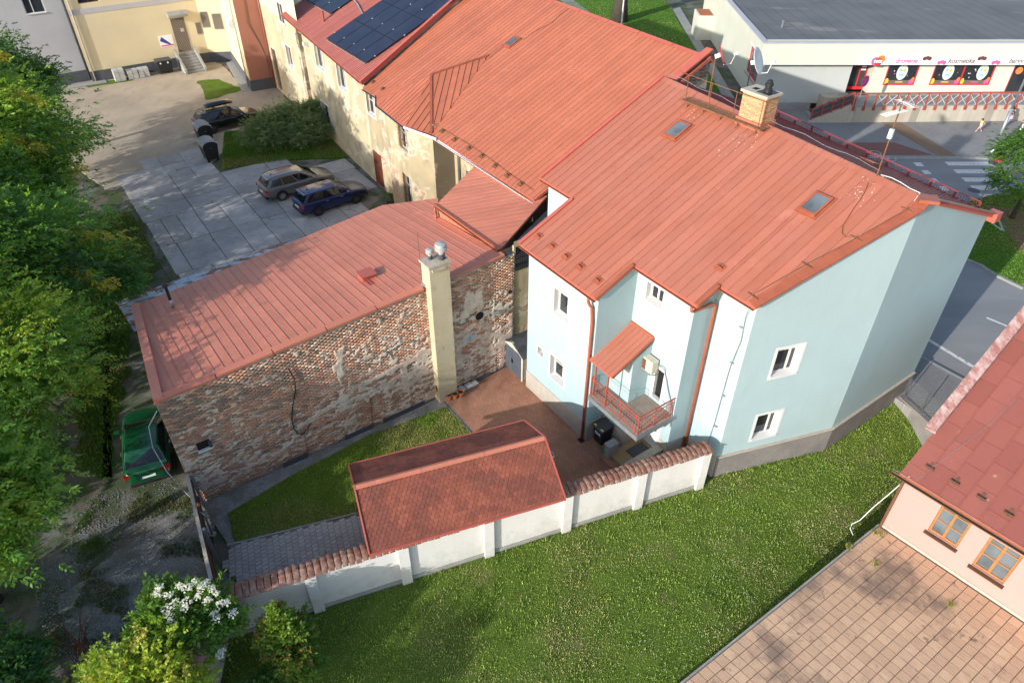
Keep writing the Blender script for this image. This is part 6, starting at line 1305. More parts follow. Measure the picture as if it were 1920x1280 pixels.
wire(cr, [(-44.85, 3.7, 9.), (-44.82, 3.9, 7.), (-44.83, 3.8, 5.5), (-44.8, 4.4, 3.9), (-44.78, 4.75, 2.6), (-44.7, 4.7, 1.)], .02, 'dgrey', 'lightning_wire')
ss = E('stone_steps', 'flight of pale stone steps up to the grilled door of the cream building', 'steps', (-54, .5, 0)); ns = 7
for i in range(ns): mb = MB(); u0 = CU+.1+2.5*(1-(i+1)/ns); mb.box(u0, CU+.1+2.5*(1-i/ns), -.35, 1.2, 0, 1.2*(i+1)/ns-.02); mk(mb, 'step', M['concrete'], ss)
for v in (-.55, 1.22): mb = MB(); mb.prism([(CU+.1, v), (CU+2.75, v), (CU+2.75, v+.18), (CU+.1, v+.18)], 0, [1.65, .35, .35, 1.65]); mk(mb, 'side_wall', M['concrete'], ss)
area('building_apron', [(-55.5, -14), (-54.9, -14), (-54.7, -7.0), (-55.5, -7.0)], .05, M['kerb'], frame='uv'); area('building_apron', [(-54.6, 4.3), (-54.4, 3.6), (-45.3, 2.2), (-44.9, 2.9)], .05, M['kerb'], frame='uv')
lav = E('lavender_building', 'pale lavender grey rendered building with white window beside the cream one', 'building', (-57, -16, 0))
mb = MB(); wall(mb, (-56.6, -30), (-56.6, -8.15), 0, 12, [(19.0, 20.5, 5.85, 7.6), (14.2, 15.7, 5.3, 7.0)], .25); mk(mb, 'wall', M['lav'], lav); mb = MB(); wall(mb, (-56.6, -8.15), (-60, -8.15), 0, 12); mk(mb, 'wall', M['lav'], lav)
for h in ((19.0, 20.5, 5.85, 7.6), (14.2, 15.7, 5.3, 7.0)): window(lav, (-56.6, -30), (-56.6, -8.15), h, .1, bars=((.4,), ()), sill=.08)
mb = MB(); mb.box(-56.6, -56.53, -30, -8.1, -.1, .85); mk(mb, 'plinth', M['greyplinth'], lav); downpipe(lav, [(-56.5, -8.05, 12), (-56.5, -8.05, .05)], .07, 'dgrey')
# yard clutter: pallets of blocks, dumpster, bins
pb = [(c0, r) for c0 in (-6.3, -5.15, -4.3) for r in range(4)]
for j, v in enumerate((-6.3, -5.2, -4.25)):
    t = E('block_stack', ['low stack of grey paving blocks beside the lavender wall', 'middle stack of grey paving blocks along the cream wall', 'stack of grey paving blocks next to the black dumpster'][j], 'blocks', (-54.6, v+.45, 0))
    for r in range(3 if j else 4):
        for k in range(2): mb = MB(); jx = random.uniform(-.03, .03); mb.box(-55.1+jx, -54.3+jx, v+k*.45+.01, v+k*.45+.43, .02+r*.25, .25+r*.25); mk(mb, 'block', M['gravelstone'], t)
def dumpster(label, c, rot, dome=False, group=None):
    t = E('dumpster', label, 'bin', tuple(c), frame='l', rot=rot, group=group); w, d, h = .66, .52, 1.15
    g = MB(); g.add([(-w*.88, -d*.8, .18), (w*.88, -d*.8, .18), (w*.88, d*.8, .18), (-w*.88, d*.8, .18), (-w, -d, h), (w, -d, h), (w, d, h), (-w, d, h)], [(3, 2, 1, 0), (4, 5, 6, 7), (0, 1, 5, 4), (1, 2, 6, 5), (2, 3, 7, 6), (3, 0, 4, 7)]); mk(g, 'body', M['black'], t, bevel=.03)
    g = MB(); n = 9
    if dome:
        for i in range(n):
            a = math.pi*i/(n-1); g.v += [(-w-.02, -math.cos(a)*(d+.03), h+math.sin(a)*.36), (w+.02, -math.cos(a)*(d+.03), h+math.sin(a)*.36)]
        for i in range(n-1): g.f.append((2*i, 2*i+1, 2*i+3, 2*i+2)); g.m.append(0); g.c.append(None)
        g.f += [tuple(range(0, 2*n, 2))[::-1], tuple(range(1, 2*n, 2))]; g.m += [0, 0]; g.c += [None]*2; l = mk(g, 'lid', M['steel'] if False else M['lidgrey'], t)
        for i in range(5): g = MB(); x = -w+.12+i*(2*w-.24)/4; g.tube([(x, -math.cos(a)*(d+.035), h+math.sin(a)*.367) for a in np.linspace(.05, math.pi-.05, 9)], .012, 5); mk(g, 'lid_rib', M['lidgrey'], l)
        for s in (-1, 1): g = MB(); k = 9; g.poly([(s*(w+.025), -math.cos(math.pi*i/(k-1))*d*.98, h+math.sin(math.pi*i/(k-1))*.33) for i in range(k)]); mk(g, 'lid_end', M['black'], l)
    else: g.box(-w-.03, w+.03, -d-.04, d+.03, h+.003, h+.07); l = mk(g, 'lid', M['dgrey'], t, bevel=.02)
    for x in (-w*.75, w*.75):
        for y in (-d*.6, d*.6): g = MB(); g.tube([(x-.03, y, .09), (x+.03, y, .09)], .09, 12); mk(g, 'wheel', M['tyre'], t)
    for s in (-1, 1): g = MB(); g.tube([(s*(w+.01), 0, h-.12), (s*(w+.09), 0, h-.12)], .03, 8); mk(g, 'lifting_pin', M['steel'], t)
    for x in (-.35, .3): g = MB(); g.box(x-.06, x+.06, -d-.005 if not dome else -d-.04, -d+.02, h-.22 if not dome else h+.06, h-.1 if not dome else h+.12); mk(g, 'sticker', M['sign_white'], t)
    return t
M['lidgrey'] = pm('grey_lid', (.30, .31, .32), (.25, .26, .27), rough=.5)
M['lidgrey'].name = 'grey_lid'
dumpster('black flat lidded dumpster beside the stone steps', W(-54.6, -1.9), A0+math.pi/2)
for i, px in enumerate(((385, 268), (395, 300))):
    q = Gu(*px); dumpster(['grey domed waste container beside the black car', 'grey domed waste container at the edge of the concrete slabs'][i], W(q[0]-.1, q[1]+.1), A0+math.pi, True, 'domed waste containers by the bush')
# ------------------------------------------------------------ shop across the street (world frame)
YF, ZT, ZR_ = 57.0, 1.36, 5.42
shop = E('shop_building', 'pale cream flat roofed shop with red framed windows and terrace', 'shop', (30, 64, 0), frame='w')
def onY(px, py, y=YF):
    d = ray(px, py); t = (y-CAMP[1])/d[1]; return CAMP+t*d
xw = lambda px, py: float(onY(px, py)[0])
XL, XR = 20.3, 60.0; SB = (21.6, 84.0)                 # left corner line runs back and slightly right
xe = 27.25
w1, w2, d2 = (30.1, 32.6), (33.8, 38.65), (40.1, 44.)
zs0, zs1 = 2.0, 3.78
mb = MB(); wall(mb, (XL, YF), (xe, YF), .55, 3.9); mk(mb, 'blank_wall', M['shopgrey'], shop)
mb = MB(); mb.box(XL-.05, 24.6, YF-.25, YF+.2, -.1, .60); mk(mb, 'base_kerb', M['concrete'], shop)
mb = MB(); wall(mb, (29.0, YF), (XR, YF), ZT, 3.9, [(w1[0]-29, w1[1]-29, zs0, zs1), (w2[0]-29, w2[1]-29, zs0, zs1), (d2[0]-29, d2[1]-29, ZT+.02, zs1)], .2); mk(mb, 'window_wall', M['shopwall'], shop)
# entrance recess
mb = MB(); wall(mb, (xe, YF), (xe, YF+1.6), ZT, 3.9); wall(mb, (29.0, YF+1.0), (29.0, YF), ZT, 3.9); mk(mb, 'entrance_side', M['shopwall'], shop)
mb = MB(); mb.box(xe, 29, YF+1.0, YF+1.1, ZT, 3.9); en = mk(mb, 'entrance_wall', M['dark'], shop)
mb = MB()
for x in (27.3, 28.35, 28.9): mb.box(x, x+.1, YF+.9, YF+.99, ZT+.1, 3.7)
mb.box(27.3, 29.0, YF+.89, YF+.98, ZT+.02, ZT+.25); mb.box(27.3, 29.0, YF+.89, YF+.98, 3.6, 3.75); mk(mb, 'entrance_door', M['sign_red'], en); mb = MB(); mb.box(27.4, 28.9, YF+.95, YF+.97, ZT+.25, 3.6); mk(mb, 'pane', M['glass'], en)
for i in range(6): g = MB(); g.box(28.45+.13*(i % 3), 28.55+.13*(i % 3), YF+.88, YF+.9, 2.9+.22*(i//3), 3.02+.22*(i//3)); mk(g, 'door_notice', M['sign_white'], en)
# shop windows with displays printed on the glass
def shopwin(x0, x1, mull, posters):
    g = MB(); f = .09
    for a in [x0, x1-f]+mull: g.box(a, a+f, YF+.02, YF+.12, zs0, zs1)
    g.box(x0+f, x1-f, YF+.02, YF+.11, zs0, zs0+f); g.box(x0+f, x1-f, YF+.02, YF+.11, zs1-f, zs1); w = mk(g, 'shop_window', M['sign_red'], shop)
    cuts = [x0+f]+[q for m in mull for q in (m, m+f)]+[x1-f]
    for i in range(0, len(cuts), 2):
        a, b = cuts[i], cuts[i+1]; g = MB(); g.box(a, b, YF+.06, YF+.08, zs0+f, zs1-f); mk(g, 'pane', M['glass'], w); y = YF+.055
        g = MB(); g.box(a, b, y-.004, y, zs0+f, zs0+.38); mk(g, 'grey_film', M['sign_text'], w)
        def blob(cx, cz, rx, rz, m, yy, n=22):
            g = MB(); g.poly([(cx+rx*math.cos(2*math.pi*k/n), yy, cz+rz*math.sin(2*math.pi*k/n)) for k in range(n)]); mk(g, 'window_print', M[m], w)
        c = (a+b)/2
        blob(c+.15*(b-a)*(1 if i else 0), zs0+1.02, .42, .62, 'sign_pale', y-.006); blob(c+.15*(b-a)*(1 if i else 0)-.14, zs0+1.18, .12, .13, 'sign_teal', y-.010); blob(c+.15*(b-a)*(1 if i else 0)+.16, zs0+1.15, .12, .13, 'sign_yellow', y-.010); blob(c+.15*(b-a)*(1 if i else 0), zs0+.78, .2, .1, 'sign_teal', y-.010)
        blob(a+.14, zs0+.30, .14, .24, 'sign_yellow', y-.012); blob(b-.2, zs0+.26, .2, .2, 'sign_magenta', y-.012); blob(b-.12, zs0+.46, .12, .16, 'sign_orange', y-.014)
        for k in range(8): xx = a+.3+(b-a-.6)*random.random(); zz = zs0+.5+random.random()*.9; g = MB(); ww, h_ = random.uniform(.05, .14), random.uniform(.04, .12); g.box(xx, xx+ww, y-.009, y-.008, zz, zz+h_); mk(g, 'window_print', M[random.choice(['sign_white', 'sign_teal', 'sign_magenta', 'sign_brown', 'sign_pale'])], w)
        g = MB(); g.box(c-.3, c+.3, y-.008, y-.006, zs0+.2, zs0+.27); mk(g, 'window_print', M['sign_yellow' if i == 0 else 'sign_magenta'], w)
shopwin(*w1, [], 0); shopwin(*w2, [(w2[0]+w2[1])/2-.05], 0)
mb = MB(); mb.box(d2[0], d2[1], YF+.15, YF+.2, ZT, zs1); dd_ = mk(mb, 'second_entrance', M['glass'], shop)
for x in (d2[0], d2[0]+1.3): g = MB(); g.box(x, x+.1, YF+.05, YF+.149, ZT, zs1); mk(g, 'door_post', M['sign_red'], dd_)
g = MB(); g.poly([(d2[0]+.6+.28*math.cos(2*math.pi*k/20), YF+.14, 3.1+.28*math.sin(2*math.pi*k/20)) for k in range(20)]); mk(g, 'door_print', M['sign_orange'], dd_)
# overhanging fascia band
g = MB(); g.prism([(XL-.75, YF-.75), (XR, YF-.75), (XR, YF+.3), (XL-.2, YF+.3)], 3.80, ZR_); mk(g, 'fascia', M['shopwall'], shop)
bx_ = lambda t: (XL-.75+(SB[0]-XL)*t, YF-.75+(SB[1]-YF)*t)
g = MB(); g.prism([(XL-.75, YF-.74), (XL-.2, YF+.31), (SB[0]-.3, SB[1]), (SB[0]-.75, SB[1])], 4.6, ZR_-.002); mk(g, 'side_fascia', M['shopwall'], shop)
g = MB(); g.prism([(XL-.4, YF-.4), (XR, YF-.4), (XR, SB[1]), (SB[0]-.4, SB[1])], ZR_-.25, ZR_-.12); mk(g, 'roof', M['bitumen'], shop)
cap_pts = [((XL-.82, YF-.82), (XR, YF-.82), (XR, YF-.42), (XL-.38, YF-.42)), ((XL-.82, YF-.81), (XL-.38, YF-.42), (SB[0]-.32, SB[1]), (SB[0]-.85, SB[1]))]
for k, c in enumerate(cap_pts): g = MB(); g.prism(list(c), ZR_+.002, ZR_+.05+.003*k); mk(g, 'parapet_cap', M['lav'], shop)
g = MB()
for i in range(22): g.box(XL+i*1.1, XL+.02+i*1.1, YF-.3, SB[1]-.5, ZR_-.119, ZR_-.11)
mk(g, 'roof_seams', M['dgrey'], shop, kind='stuff')
# side wall with the corner window
mb = MB(); S0 = (XL, YF); hs = (1.6, 5.2, 1.55, 3.75); wall(mb, SB, S0, 0, 5.0, [(math.dist(SB, S0)-hs[1], math.dist(SB, S0)-hs[0], hs[2], hs[3])], .25); mk(mb, 'side_wall', M['shopwall'], shop)
LS = math.dist(SB, S0); window(shop, SB, S0, (LS-hs[1], LS-hs[0], hs[2], hs[3]), .15, fr=.12, mat='sign_red', bars=((.5,), (.78,)), name='corner_window', glass='skyglass')
sdv_ = (np.array(S0)-np.array(SB))/LS; snn = np.array([sdv_[1], -sdv_[0]])
def sidebox(s0, s1, o0, o1, z0, z1, mat, name, par=None): a = np.array(SB)+sdv_*(LS-s1); b = np.array(SB)+sdv_*(LS-s0); g = MB(); g.prism([tuple(a+snn*o0), tuple(b+snn*o0), tuple(b+snn*o1), tuple(a+snn*o1)], z0, z1); return mk(g, name, M[mat], par or shop)
sidebox(1.4, 5.4, .0, .08, 1.4, 1.53, 'stonecap', 'window_sill'); sb_ = sidebox(1.5, 5.3, .005, .05, 3.80, 4.35, 'sign_white', 'side_sign')
g = MB(); a = np.array(SB)+sdv_*(LS-3.4)+snn*.055; g.poly([(*(a+sdv_*.32*math.cos(2*math.pi*k/20)), 4.08+.25*math.sin(2*math.pi*k/20)) for k in range(20)]); mk(g, 'logo_patch', M['sign_orange'], sb_)
sidebox(20.5, 23.5, .0, 1.6, 0, 2.4, 'shopwall', 'side_annex'); sidebox(20.7, 23.3, .15, 1.45, 2.402, 2.44, 'clay', 'annex_hatch')
# long sign on the fascia
YS = YF-.80
sign = E('shop_sign', 'long white shop sign with drogerie and kosmetika lettering on the fascia', 'sign', (34, YS, 3.9), frame='w')
xs0 = float(onY(1617, 109, YS)[0]); g = MB(); g.box(xs0, 52, YS-.02, YS+.045, 3.84, 4.42); mk(g, 'board', M['sign_white'], sign)
R90 = Matrix.Rotation(math.pi/2, 4, 'X')
def stext(t, px, py, size, mat): p = onY(px, py, YS-.03); b = BASE[sign.name]; text(t, size, mat, sign, Matrix.Translation((p[0]-b[0], -.03, 4.13-b[2]))@R90, shear=.2)
stext('drogerie', 1702, 108, .50, 'sign_magenta'); stext('kosmetika', 1806, 107, .50, 'sign_text'); stext('barvy a laky', 1925, 105, .50, 'sign_text')
p = onY(1649, 107, YS-.03)
def blob2(cx, cz, r, m, o, n=24): g = MB(); g.poly([(cx+r*math.cos(2*math.pi*k/n), YS-.022-o, cz+r*.95*math.sin(2*math.pi*k/n)) for k in range(n)]); mk(g, 'logo_disc', M[m], sign)
blob2(p[0]-.18, 4.10, .34, 'sign_magenta', .002); blob2(p[0]+.2, 4.24, .32, 'sign_orange', .004); blob2(p[0]+.05, 4.05, .30, 'sign_red', .006)
b = BASE[sign.name]; text('teta', .42, 'sign_white', sign, Matrix.Translation((p[0]-b[0], -.034, 4.12-b[2]))@R90, shear=.1)
for px in (1740, 1770, 1843, 1872):
    q = onY(px, 106, YS); up = px in (1740, 1843)
    for k in range(3): blob2(q[0]-.2+.2*k, (4.30 if up else 4.0)+(.05 if k == 1 else 0), .16, 'sign_brown' if up else 'sign_magenta', .002+.001*k, 14)
# terrace with railing and steps
tr = E('shop_terrace', 'raised stone terrace with red lattice railing and steps before the shop', 'terrace', (36, 55, 0), frame='w')
ty0 = 53.9; g = MB(); g.prism([(26.6, ty0), (XR, ty0+.9), (XR, YF), (25.2, YF), (25.2, YF-1.0), (26.6, YF-1.0)], 0, ZT); mk(g, 'retaining_wall', M['stonewall'], tr)
g = MB(); g.prism([(26.55, ty0-.03), (XR, ty0+.87), (XR, YF), (27.0, YF), (26.55, YF-.5)], ZT+.002, ZT+.05); mk(g, 'floor', M['concrete'], tr)
tx = lambda x: ty0+(x-26.6)*.9/(XR-26.6)
ns = 8
for i in range(ns): x0 = 24.0+2.6*i/ns; g = MB(); g.box(x0, 26.59, ty0+.25, YF-1.05, .11+(ZT-.11)*i/ns+.002, .11+(ZT-.11)*(i+1)/ns); mk(g, 'step', M['dgrey'] if i % 2 else M['concrete'], tr)
g = MB(); g.prism([(23.6, ty0-.02), (26.58, ty0-.02), (26.58, ty0+.22), (23.6, ty0+.22)], 0, [.25, ZT+.12, ZT+.12, .25]); mk(g, 'stair_wall', M['stonecap'], tr)
def rpost(x, y, z0, z1, foot=True):
    g = MB(); g.beam((x, y, z0), (x, y, z1), .09, .09, (1, 0, 0)); o = mk(g, 'railing_post', M['rail_red'], tr)
    if foot: g = MB(); g.beam((x, y-.02, z0-.28), (x, y-.02, z0), .12, .16, (1, 0, 0)); mk(g, 'post_foot', M['rail_red'], o)
step_ = .80; n = 30
for i in range(n):
    x = 26.75+i*step_; y = tx(x)-.05; rpost(x, y, ZT+.0, ZT+1.0)
    if i < n-1:
        x2 = x+step_; y2 = tx(x2)-.05
        if i > 1:
            for a, b_ in ((.12, .88), (.88, .12)): g = MB(); g.beam((x+.05, y, ZT+a), (x2-.05, y2, ZT+b_), .026, .026); mk(g, 'lattice_bar', M['white_metal'], tr)
        g = MB(); g.beam((x, y, ZT+1.03), (x2-.01, y2, ZT+1.03), .10, .08); mk(g, 'top_rail', M['rail_red'], tr); g = MB(); g.beam((x, y, ZT+.1), (x2-.01, y2, ZT+.1), .04, .04); mk(g, 'bottom_rail', M['steel'], tr)
for i in range(5): s = i/4; x = 23.7+2.9*s; z = .2+(ZT-.1)*s; rpost(x, ty0+.05, z, z+.95, False)
for dz in (.97, .5, .15): g = MB(); g.beam((23.7, ty0+.05, .2+dz), (26.6, ty0+.05, .1+ZT+dz), .07 if dz > .9 else .04, .07 if dz > .9 else .04); mk(g, 'stair_rail', M['rail_red'], tr)
for i in range(4): s0_, s1_ = i/4+.02, (i+1)/4-.02; x0, x1 = 23.7+2.9*s0_, 23.7+2.9*s1_; z0, z1 = .2+(ZT-.1)*s0_, .2+(ZT-.1)*s1_; g = MB(); g.add([(x0, ty0+.04, z0+.2), (x1, ty0+.04, z1+.2), (x1, ty0+.04, z1+.86), (x0, ty0+.04, z0+.86), (x0, ty0+.06, z0+.2), (x1, ty0+.06, z1+.2), (x1, ty0+.06, z1+.86), (x0, ty0+.06, z0+.86)], [(0, 1, 2, 3), (7, 6, 5, 4), (0, 4, 5, 1), (1, 5, 6, 2), (2, 6, 7, 3), (3, 7, 4, 0)]); mk(g, 'infill_panel', M['dgrey'], tr)
g = MB(); g.box(27.4, 28.8, YF-.7, YF+.2, ZT+.053, ZT+.065); mk(g, 'door_mat', M['dgrey'], frame='w', label='dark mat before the red shop entrance door', cat='mat')
q = onY(1373, 50, 60); p = gnd(1466, 52, ZR_-.1); t = E('roof_outlet', 'small pipe outlet on the grey flat roof of the shop', 'vent', (p[0], p[1], ZR_-.12), frame='w'); g = MB(); g.tube([(p[0], p[1], ZR_-.12), (p[0], p[1], ZR_+.35)], .06, 8); mk(g, 'pipe', M['steel'], t); g = MB(); g.lathe((p[0], p[1], ZR_+.35), [(.07, 0), (.12, .03), (.03, .1)], 10); mk(g, 'hood', M['steel'], t)
# street lamp, signs, child etc
lp = gnd(1861, 285, .11); lam = E('street_lamp', 'tall galvanised street lamp post on the pavement near the crossing', 'street lamp', tuple(lp), frame='w')
g = MB(); g.tube([(lp[0], lp[1], .11), (lp[0], lp[1], 3.2)], .11, 12); g.tube([(lp[0], lp[1], 3.2), (lp[0], lp[1], 9.0)], [.085, .06], 12); mk(g, 'pole', M['steel'], lam, smooth=True); g = MB(); g.tube([(lp[0], lp[1], 9.), (lp[0], lp[1]-.2, 9.3), (lp[0], lp[1]-1.3, 9.4)], .04, 8); mk(g, 'arm', M['steel'], lam); g = MB(); g.box(lp[0]-.15, lp[0]+.15, lp[1]-1.9, lp[1]-1.2, 9.33, 9.47); mk(g, 'lamp_head', M['dgrey'], lam); g = MB(); g.lathe((lp[0], lp[1], .11), [(.2, 0), (.2, .04), (.12, .3)], 12); mk(g, 'base', M['steel'], lam)
g = MB(); g.tube([(lp[0], lp[1], 3.15), (lp[0], lp[1], 3.25)], .12, 12); mk(g, 'joint_ring', M['lidgrey'], lam)
def roadsign(label, base, h, disc, dm, face, back_only=False, r=.3, rim=None, yaw=0):
    t = E('road_sign', label, 'road sign', tuple(base), frame='w'); g = MB(); g.tube([tuple(base), (base[0], base[1], base[2]+h)], .035, 8); mk(g, 'post', M['steel'], t)
    c = np.array(base)+np.array([0, 0, h-.25]); n = np.array([math.cos(yaw), math.sin(yaw), 0]); x = np.array([-n[1], n[0], 0]); N = 28
    def disk(rr, o, m, nm):
        g = MB(); v = [c+n*(o+d)+x*rr*math.cos(2*math.pi*k/N)+np.array([0, 0, 1])*rr*math.sin(2*math.pi*k/N) for d in (0, .012) for k in range(N)]
        g.add(v, [tuple(range(N))[::-1], tuple(range(N, 2*N))]+[(k, (k+1) % N, N+(k+1) % N, N+k) for k in range(N)]); return mk(g, nm, M[m], t)
    disk(r, .04, rim or face, 'sign_disc'); 
    if rim: disk(r*.8, .054, face, 'sign_face')
    return t, c, n, x
q = gnd(1596, 234, .11); t, c, n, x = roadsign('round blue road sign with red rim on a post before the shop terrace', q, 3.6, 'round', None, 'sign_blue', r=.42, rim='sign_red', yaw=math.radians(-60))
for s in (1, -1):
    g = MB(); a, b_ = c+n*.07+(x*s+np.array([0, 0, 1]))*.22, c+n*.07-(x*s+np.array([0, 0, 1]))*.22; g.beam(a, b_, .02, .07, up=tuple(np.cross(a-b_, n))); mk(g, 'cross_bar', M['sign_red'], t)
q = gnd(1834, 385, .0); roadsign('grey backed round road sign with red rim half hidden by the street tree', q, 3.4, 'round', None, 'sign_white', r=.32, rim='sign_red', yaw=math.radians(55))
q = gnd(1162, 55); t = E('lamp_post', 'thin pale lamp post on the park lawn behind the red roof', 'lamp post', (q[0], q[1]-1., 0), frame='w'); g = MB(); g.tube([(q[0], q[1]-1, 0), (q[0], q[1]-1, 7)], [.09, .06], 10); mk(g, 'pole', M['white_metal'], t); g = MB(); g.box(q[0]-.1, q[0]+.1, q[1]-1.6, q[1]-.9, 7, 7.12); mk(g, 'lamp_head', M['dgrey'], t)
q = gnd(1826, 357); g = MB(); g.poly([(q[0]+.38*math.cos(2*math.pi*k/20), q[1]+.38*math.sin(2*math.pi*k/20), -.003) for k in range(20)]); mk(g, 'manhole_cover', M['dgrey'], frame='w', kind='structure'); q = gnd(1868, 306); g = MB(); g.poly([(q[0]+.55*math.cos(2*math.pi*k/20), q[1]+.45*math.sin(2*math.pi*k/20), -.003) for k in range(20)]); mk(g, 'manhole_cover', M['dgrey'], frame='w', kind='structure')
# ------------------------------------------------------------ pink house and its tiled terrace
pk = E('pink_house', 'pale pink house with rusty red sheet roof and honey wood windows', 'house', (18, 14, 0), frame='w')
TZ = .30
pc = gnd(1650, 983, TZ)[:2]; pw2 = gnd(1925, 1166, TZ)[:2]; pd = (pw2-pc)/np.linalg.norm(pw2-pc); pn = np.array([pd[1], -pd[0]])      # along the wall / outwards (towards camera)
pb_ = -pn                                                        # back direction
HW = 2.9                                                         # eave height
def onwall(px, py): d = ray(px, py); n = np.array([*pn, 0]); t = ((np.array([*pc, 0])-CAMP)@n)/(d@n); return CAMP+t*d
sW = lambda px, py: float((onwall(px, py)[:2]-pc)@pd); zW = lambda px, py: float(onwall(px, py)[2])
z7 = lambda x, y: (1280+x/3., 860+y/3.)
print('pink eave z', zW(*z7(1250, 75)), 'win', [(round(sW(*z7(*p)), 2), round(zW(*z7(*p)), 2)) for p in ((1470, 240), (1640, 360), (1530, 505), (1380, 395), (1735, 425), (1915, 560), (1795, 710), (1630, 590))])
HW = 3.0
wins = []
for tl, trr, br, bl in (((1470, 240), (1640, 360), (1530, 505), (1380, 395)), ((1735, 425), (1915, 560), (1795, 710), (1630, 590))):
    S = [sW(*z7(*p)) for p in (tl, trr, br, bl)]; Z = [zW(*z7(*p)) for p in (tl, trr, br, bl)]; wins.append(((S[0]+S[3])/2, (S[1]+S[2])/2, (Z[2]+Z[3])/2, (Z[0]+Z[1])/2))
A_, B_ = tuple(pc), tuple(pc+pd*12)
mb = MB(); wall(mb, A_, B_, -.5, HW, wins, .18); mk(mb, 'wall', M['pink'], pk)
mb = MB(); wall(mb, tuple(pc+pb_*13), A_, -1.5, HW-.1, top=[(0, HW), (6.5, HW+3.2), (13, HW-.1)]); mk(mb, 'gable_wall', M['pink'], pk)
for h in wins:
    w = window(pk, A_, B_, h, .10, fr=.075, mat='wood', bars=((.5,), (.42, .80)), glass='skyglass')
    g = MB(); a = pc+pd*(h[0]-.06); b = pc+pd*(h[1]+.06); g.prism([tuple(a-pn*.05), tuple(b-pn*.05), tuple(b+pn*.16), tuple(a+pn*.16)], h[2]-.05, h[2]-.01); mk(g, 'sill', M['brownwood'], w)
g = MB(); g.prism([tuple(pc-pn*.02), tuple(pc+pd*12-pn*.02), tuple(pc+pd*12+pn*.035), tuple(pc+pn*.035)], TZ-.2, TZ+.10); mk(g, 'skirting', M['stonecap'], pk)
# roof sheets
slope = .5; ov = .12
def rpt(s, b, h=0): p = pc+pd*s+pb_*b; return (p[0], p[1], HW+.02+slope*b+h)
sl = -.15; RB_ = 6.5
pR_ = Roof([rpt(sl, -ov), rpt(12, -ov), rpt(12, RB_), rpt(sl, RB_)], (*pn, -slope)); prf = mk(pR_.slab(.10), 'roof', M['trim_brown'], pk)
pR_.panels(prf, M['roof_sheet'], .62, .025, .03, .012, cross=.98, name='roof_sheet', lift=.004, stagger=True)
mk(Roof([rpt(sl, RB_), rpt(12, RB_), (*(pc+pd*12+pb_*13), HW), (*(pc+pd*sl+pb_*13), HW)], (*pb_, -slope)).slab(.1), 'rear_slope', M['roof_sheet'], prf)
for i in range(6): g = MB(); a, b = 1.4+5.1*i/6, 1.4+5.1*(i+1)/6-.01; g.beam(np.array(rpt(sl-.08, a, .2)), np.array(rpt(sl-.08, b, .2)), .34, .28); mk(g, 'verge_cap', M['verge_metal'], prf)
p0, p1 = np.array(rpt(sl-.22, -ov-.07, -.06)), np.array(rpt(12, -ov-.07, -.06)); gutter(prf, tuple(p0), tuple(p1), .085, 'brownwood')
for i in range(8):
    s = .42+i*.80; q = np.array(rpt(s, .45)); e, d = (q-pR_.o)@pR_.e, (q-pR_.o)@pR_.d; g = MB(); g.obox(pR_.at(e, d, .08), pR_.e*.14, pR_.d*.02, pR_.n*.05); g.obox(pR_.at(e, d-.1, .035), pR_.e*.05, pR_.d*.14, pR_.n*.012); mk(g, 'snow_hook', M['brownwood'], prf)
def wirew(parent, pts, r=.008, mat='white_metal', name='lightning_wire'): mb = MB(); mb.tube(pts, r, 5); return mk(mb, name, M[mat], parent)
wirew(prf, [tuple(np.array(rpt(s, b))+pR_.n*.07) for s, b in ((.35, -ov), (.5, .6), (.75, 1.6), (1.0, 2.7), (1.1, 3.7))], .005, 'steel'); wirew(prf, [tuple(np.array(rpt(s, -.15))+pR_.n*.06) for s in np.linspace(-.4, 11, 12)], .005, 'steel')
g = MB(); g.tube([(*(pc+pn*.08+pd*.04), HW-.1), (*(pc+pn*.08+pd*.04), TZ-.2)], .05, 8); mk(g, 'downpipe', M['brownwood'], pk)
lw = [np.array([*(pc+pn*.1+pd*.12), HW])]+[gnd(*p, z) for p, z in (((1668, 925), 1.6), ((1638, 950), .7), ((1612, 975), .05), ((1597, 982), -.35), ((1594, 990), -.5), ((1600, 1004), -.55))]
wirew(pk, [tuple(p) for p in lw], .018)
# terrace
t2 = gnd(1280, 1280, TZ)[:2]; tdir = (t2-pc)/np.linalg.norm(t2-pc)
terr = [tuple(pc+tdir*16), tuple(pc), tuple(pc+pd*11), tuple(pc+pd*11+tdir*16)]
mb = MB(); mb.prism(terr, -1.8, TZ-.015); tro = mk(mb, 'terrace', M['grout'], kind='structure', frame='w')
tp_ = np.array([tdir[0], tdir[1]]); ts = .335; tiles = []
n2 = pd-tdir*(pd@tdir); 
for i in range(0, 48):
    for j in range(0, 33):
        c = pc+tdir*(.11+(i+.5)*ts)+pd*(.03+(j+.5)*ts); d = np.array([c[0], c[1], TZ])-CAMP
        zc = d[1]*_c-d[2]*_s
        if zc < 1: continue
        px = CX+FPX*d[0]/zc; py = CY-FPX*(d[1]*_s+d[2]*_c)/zc
        if -60 < 1920-px+60 and px < 2000 and py < 1360: tiles.append((zc, c))
tiles.sort(key=lambda q: q[0]); rest = MB(); print('terrace tiles', len(tiles))
for k, (zc, c) in enumerate(tiles):
    a = ts/2-.011; z = TZ+.010+random.uniform(-.003, .003); P_ = [tuple(c+tdir*x*a+pd*y*a) for x, y in ((-1, -1), (1, -1), (1, 1), (-1, 1))]
    if k < 300: mb = MB(); mb.prism(P_, TZ-.03, z); mk(mb, 'tile', M['ttile'], tro)
    else: rest.prism(P_, TZ-.03, z)
if rest.v: mk(rest, 'tiles', M['ttile'], tro, kind='stuff')
mb = MB()
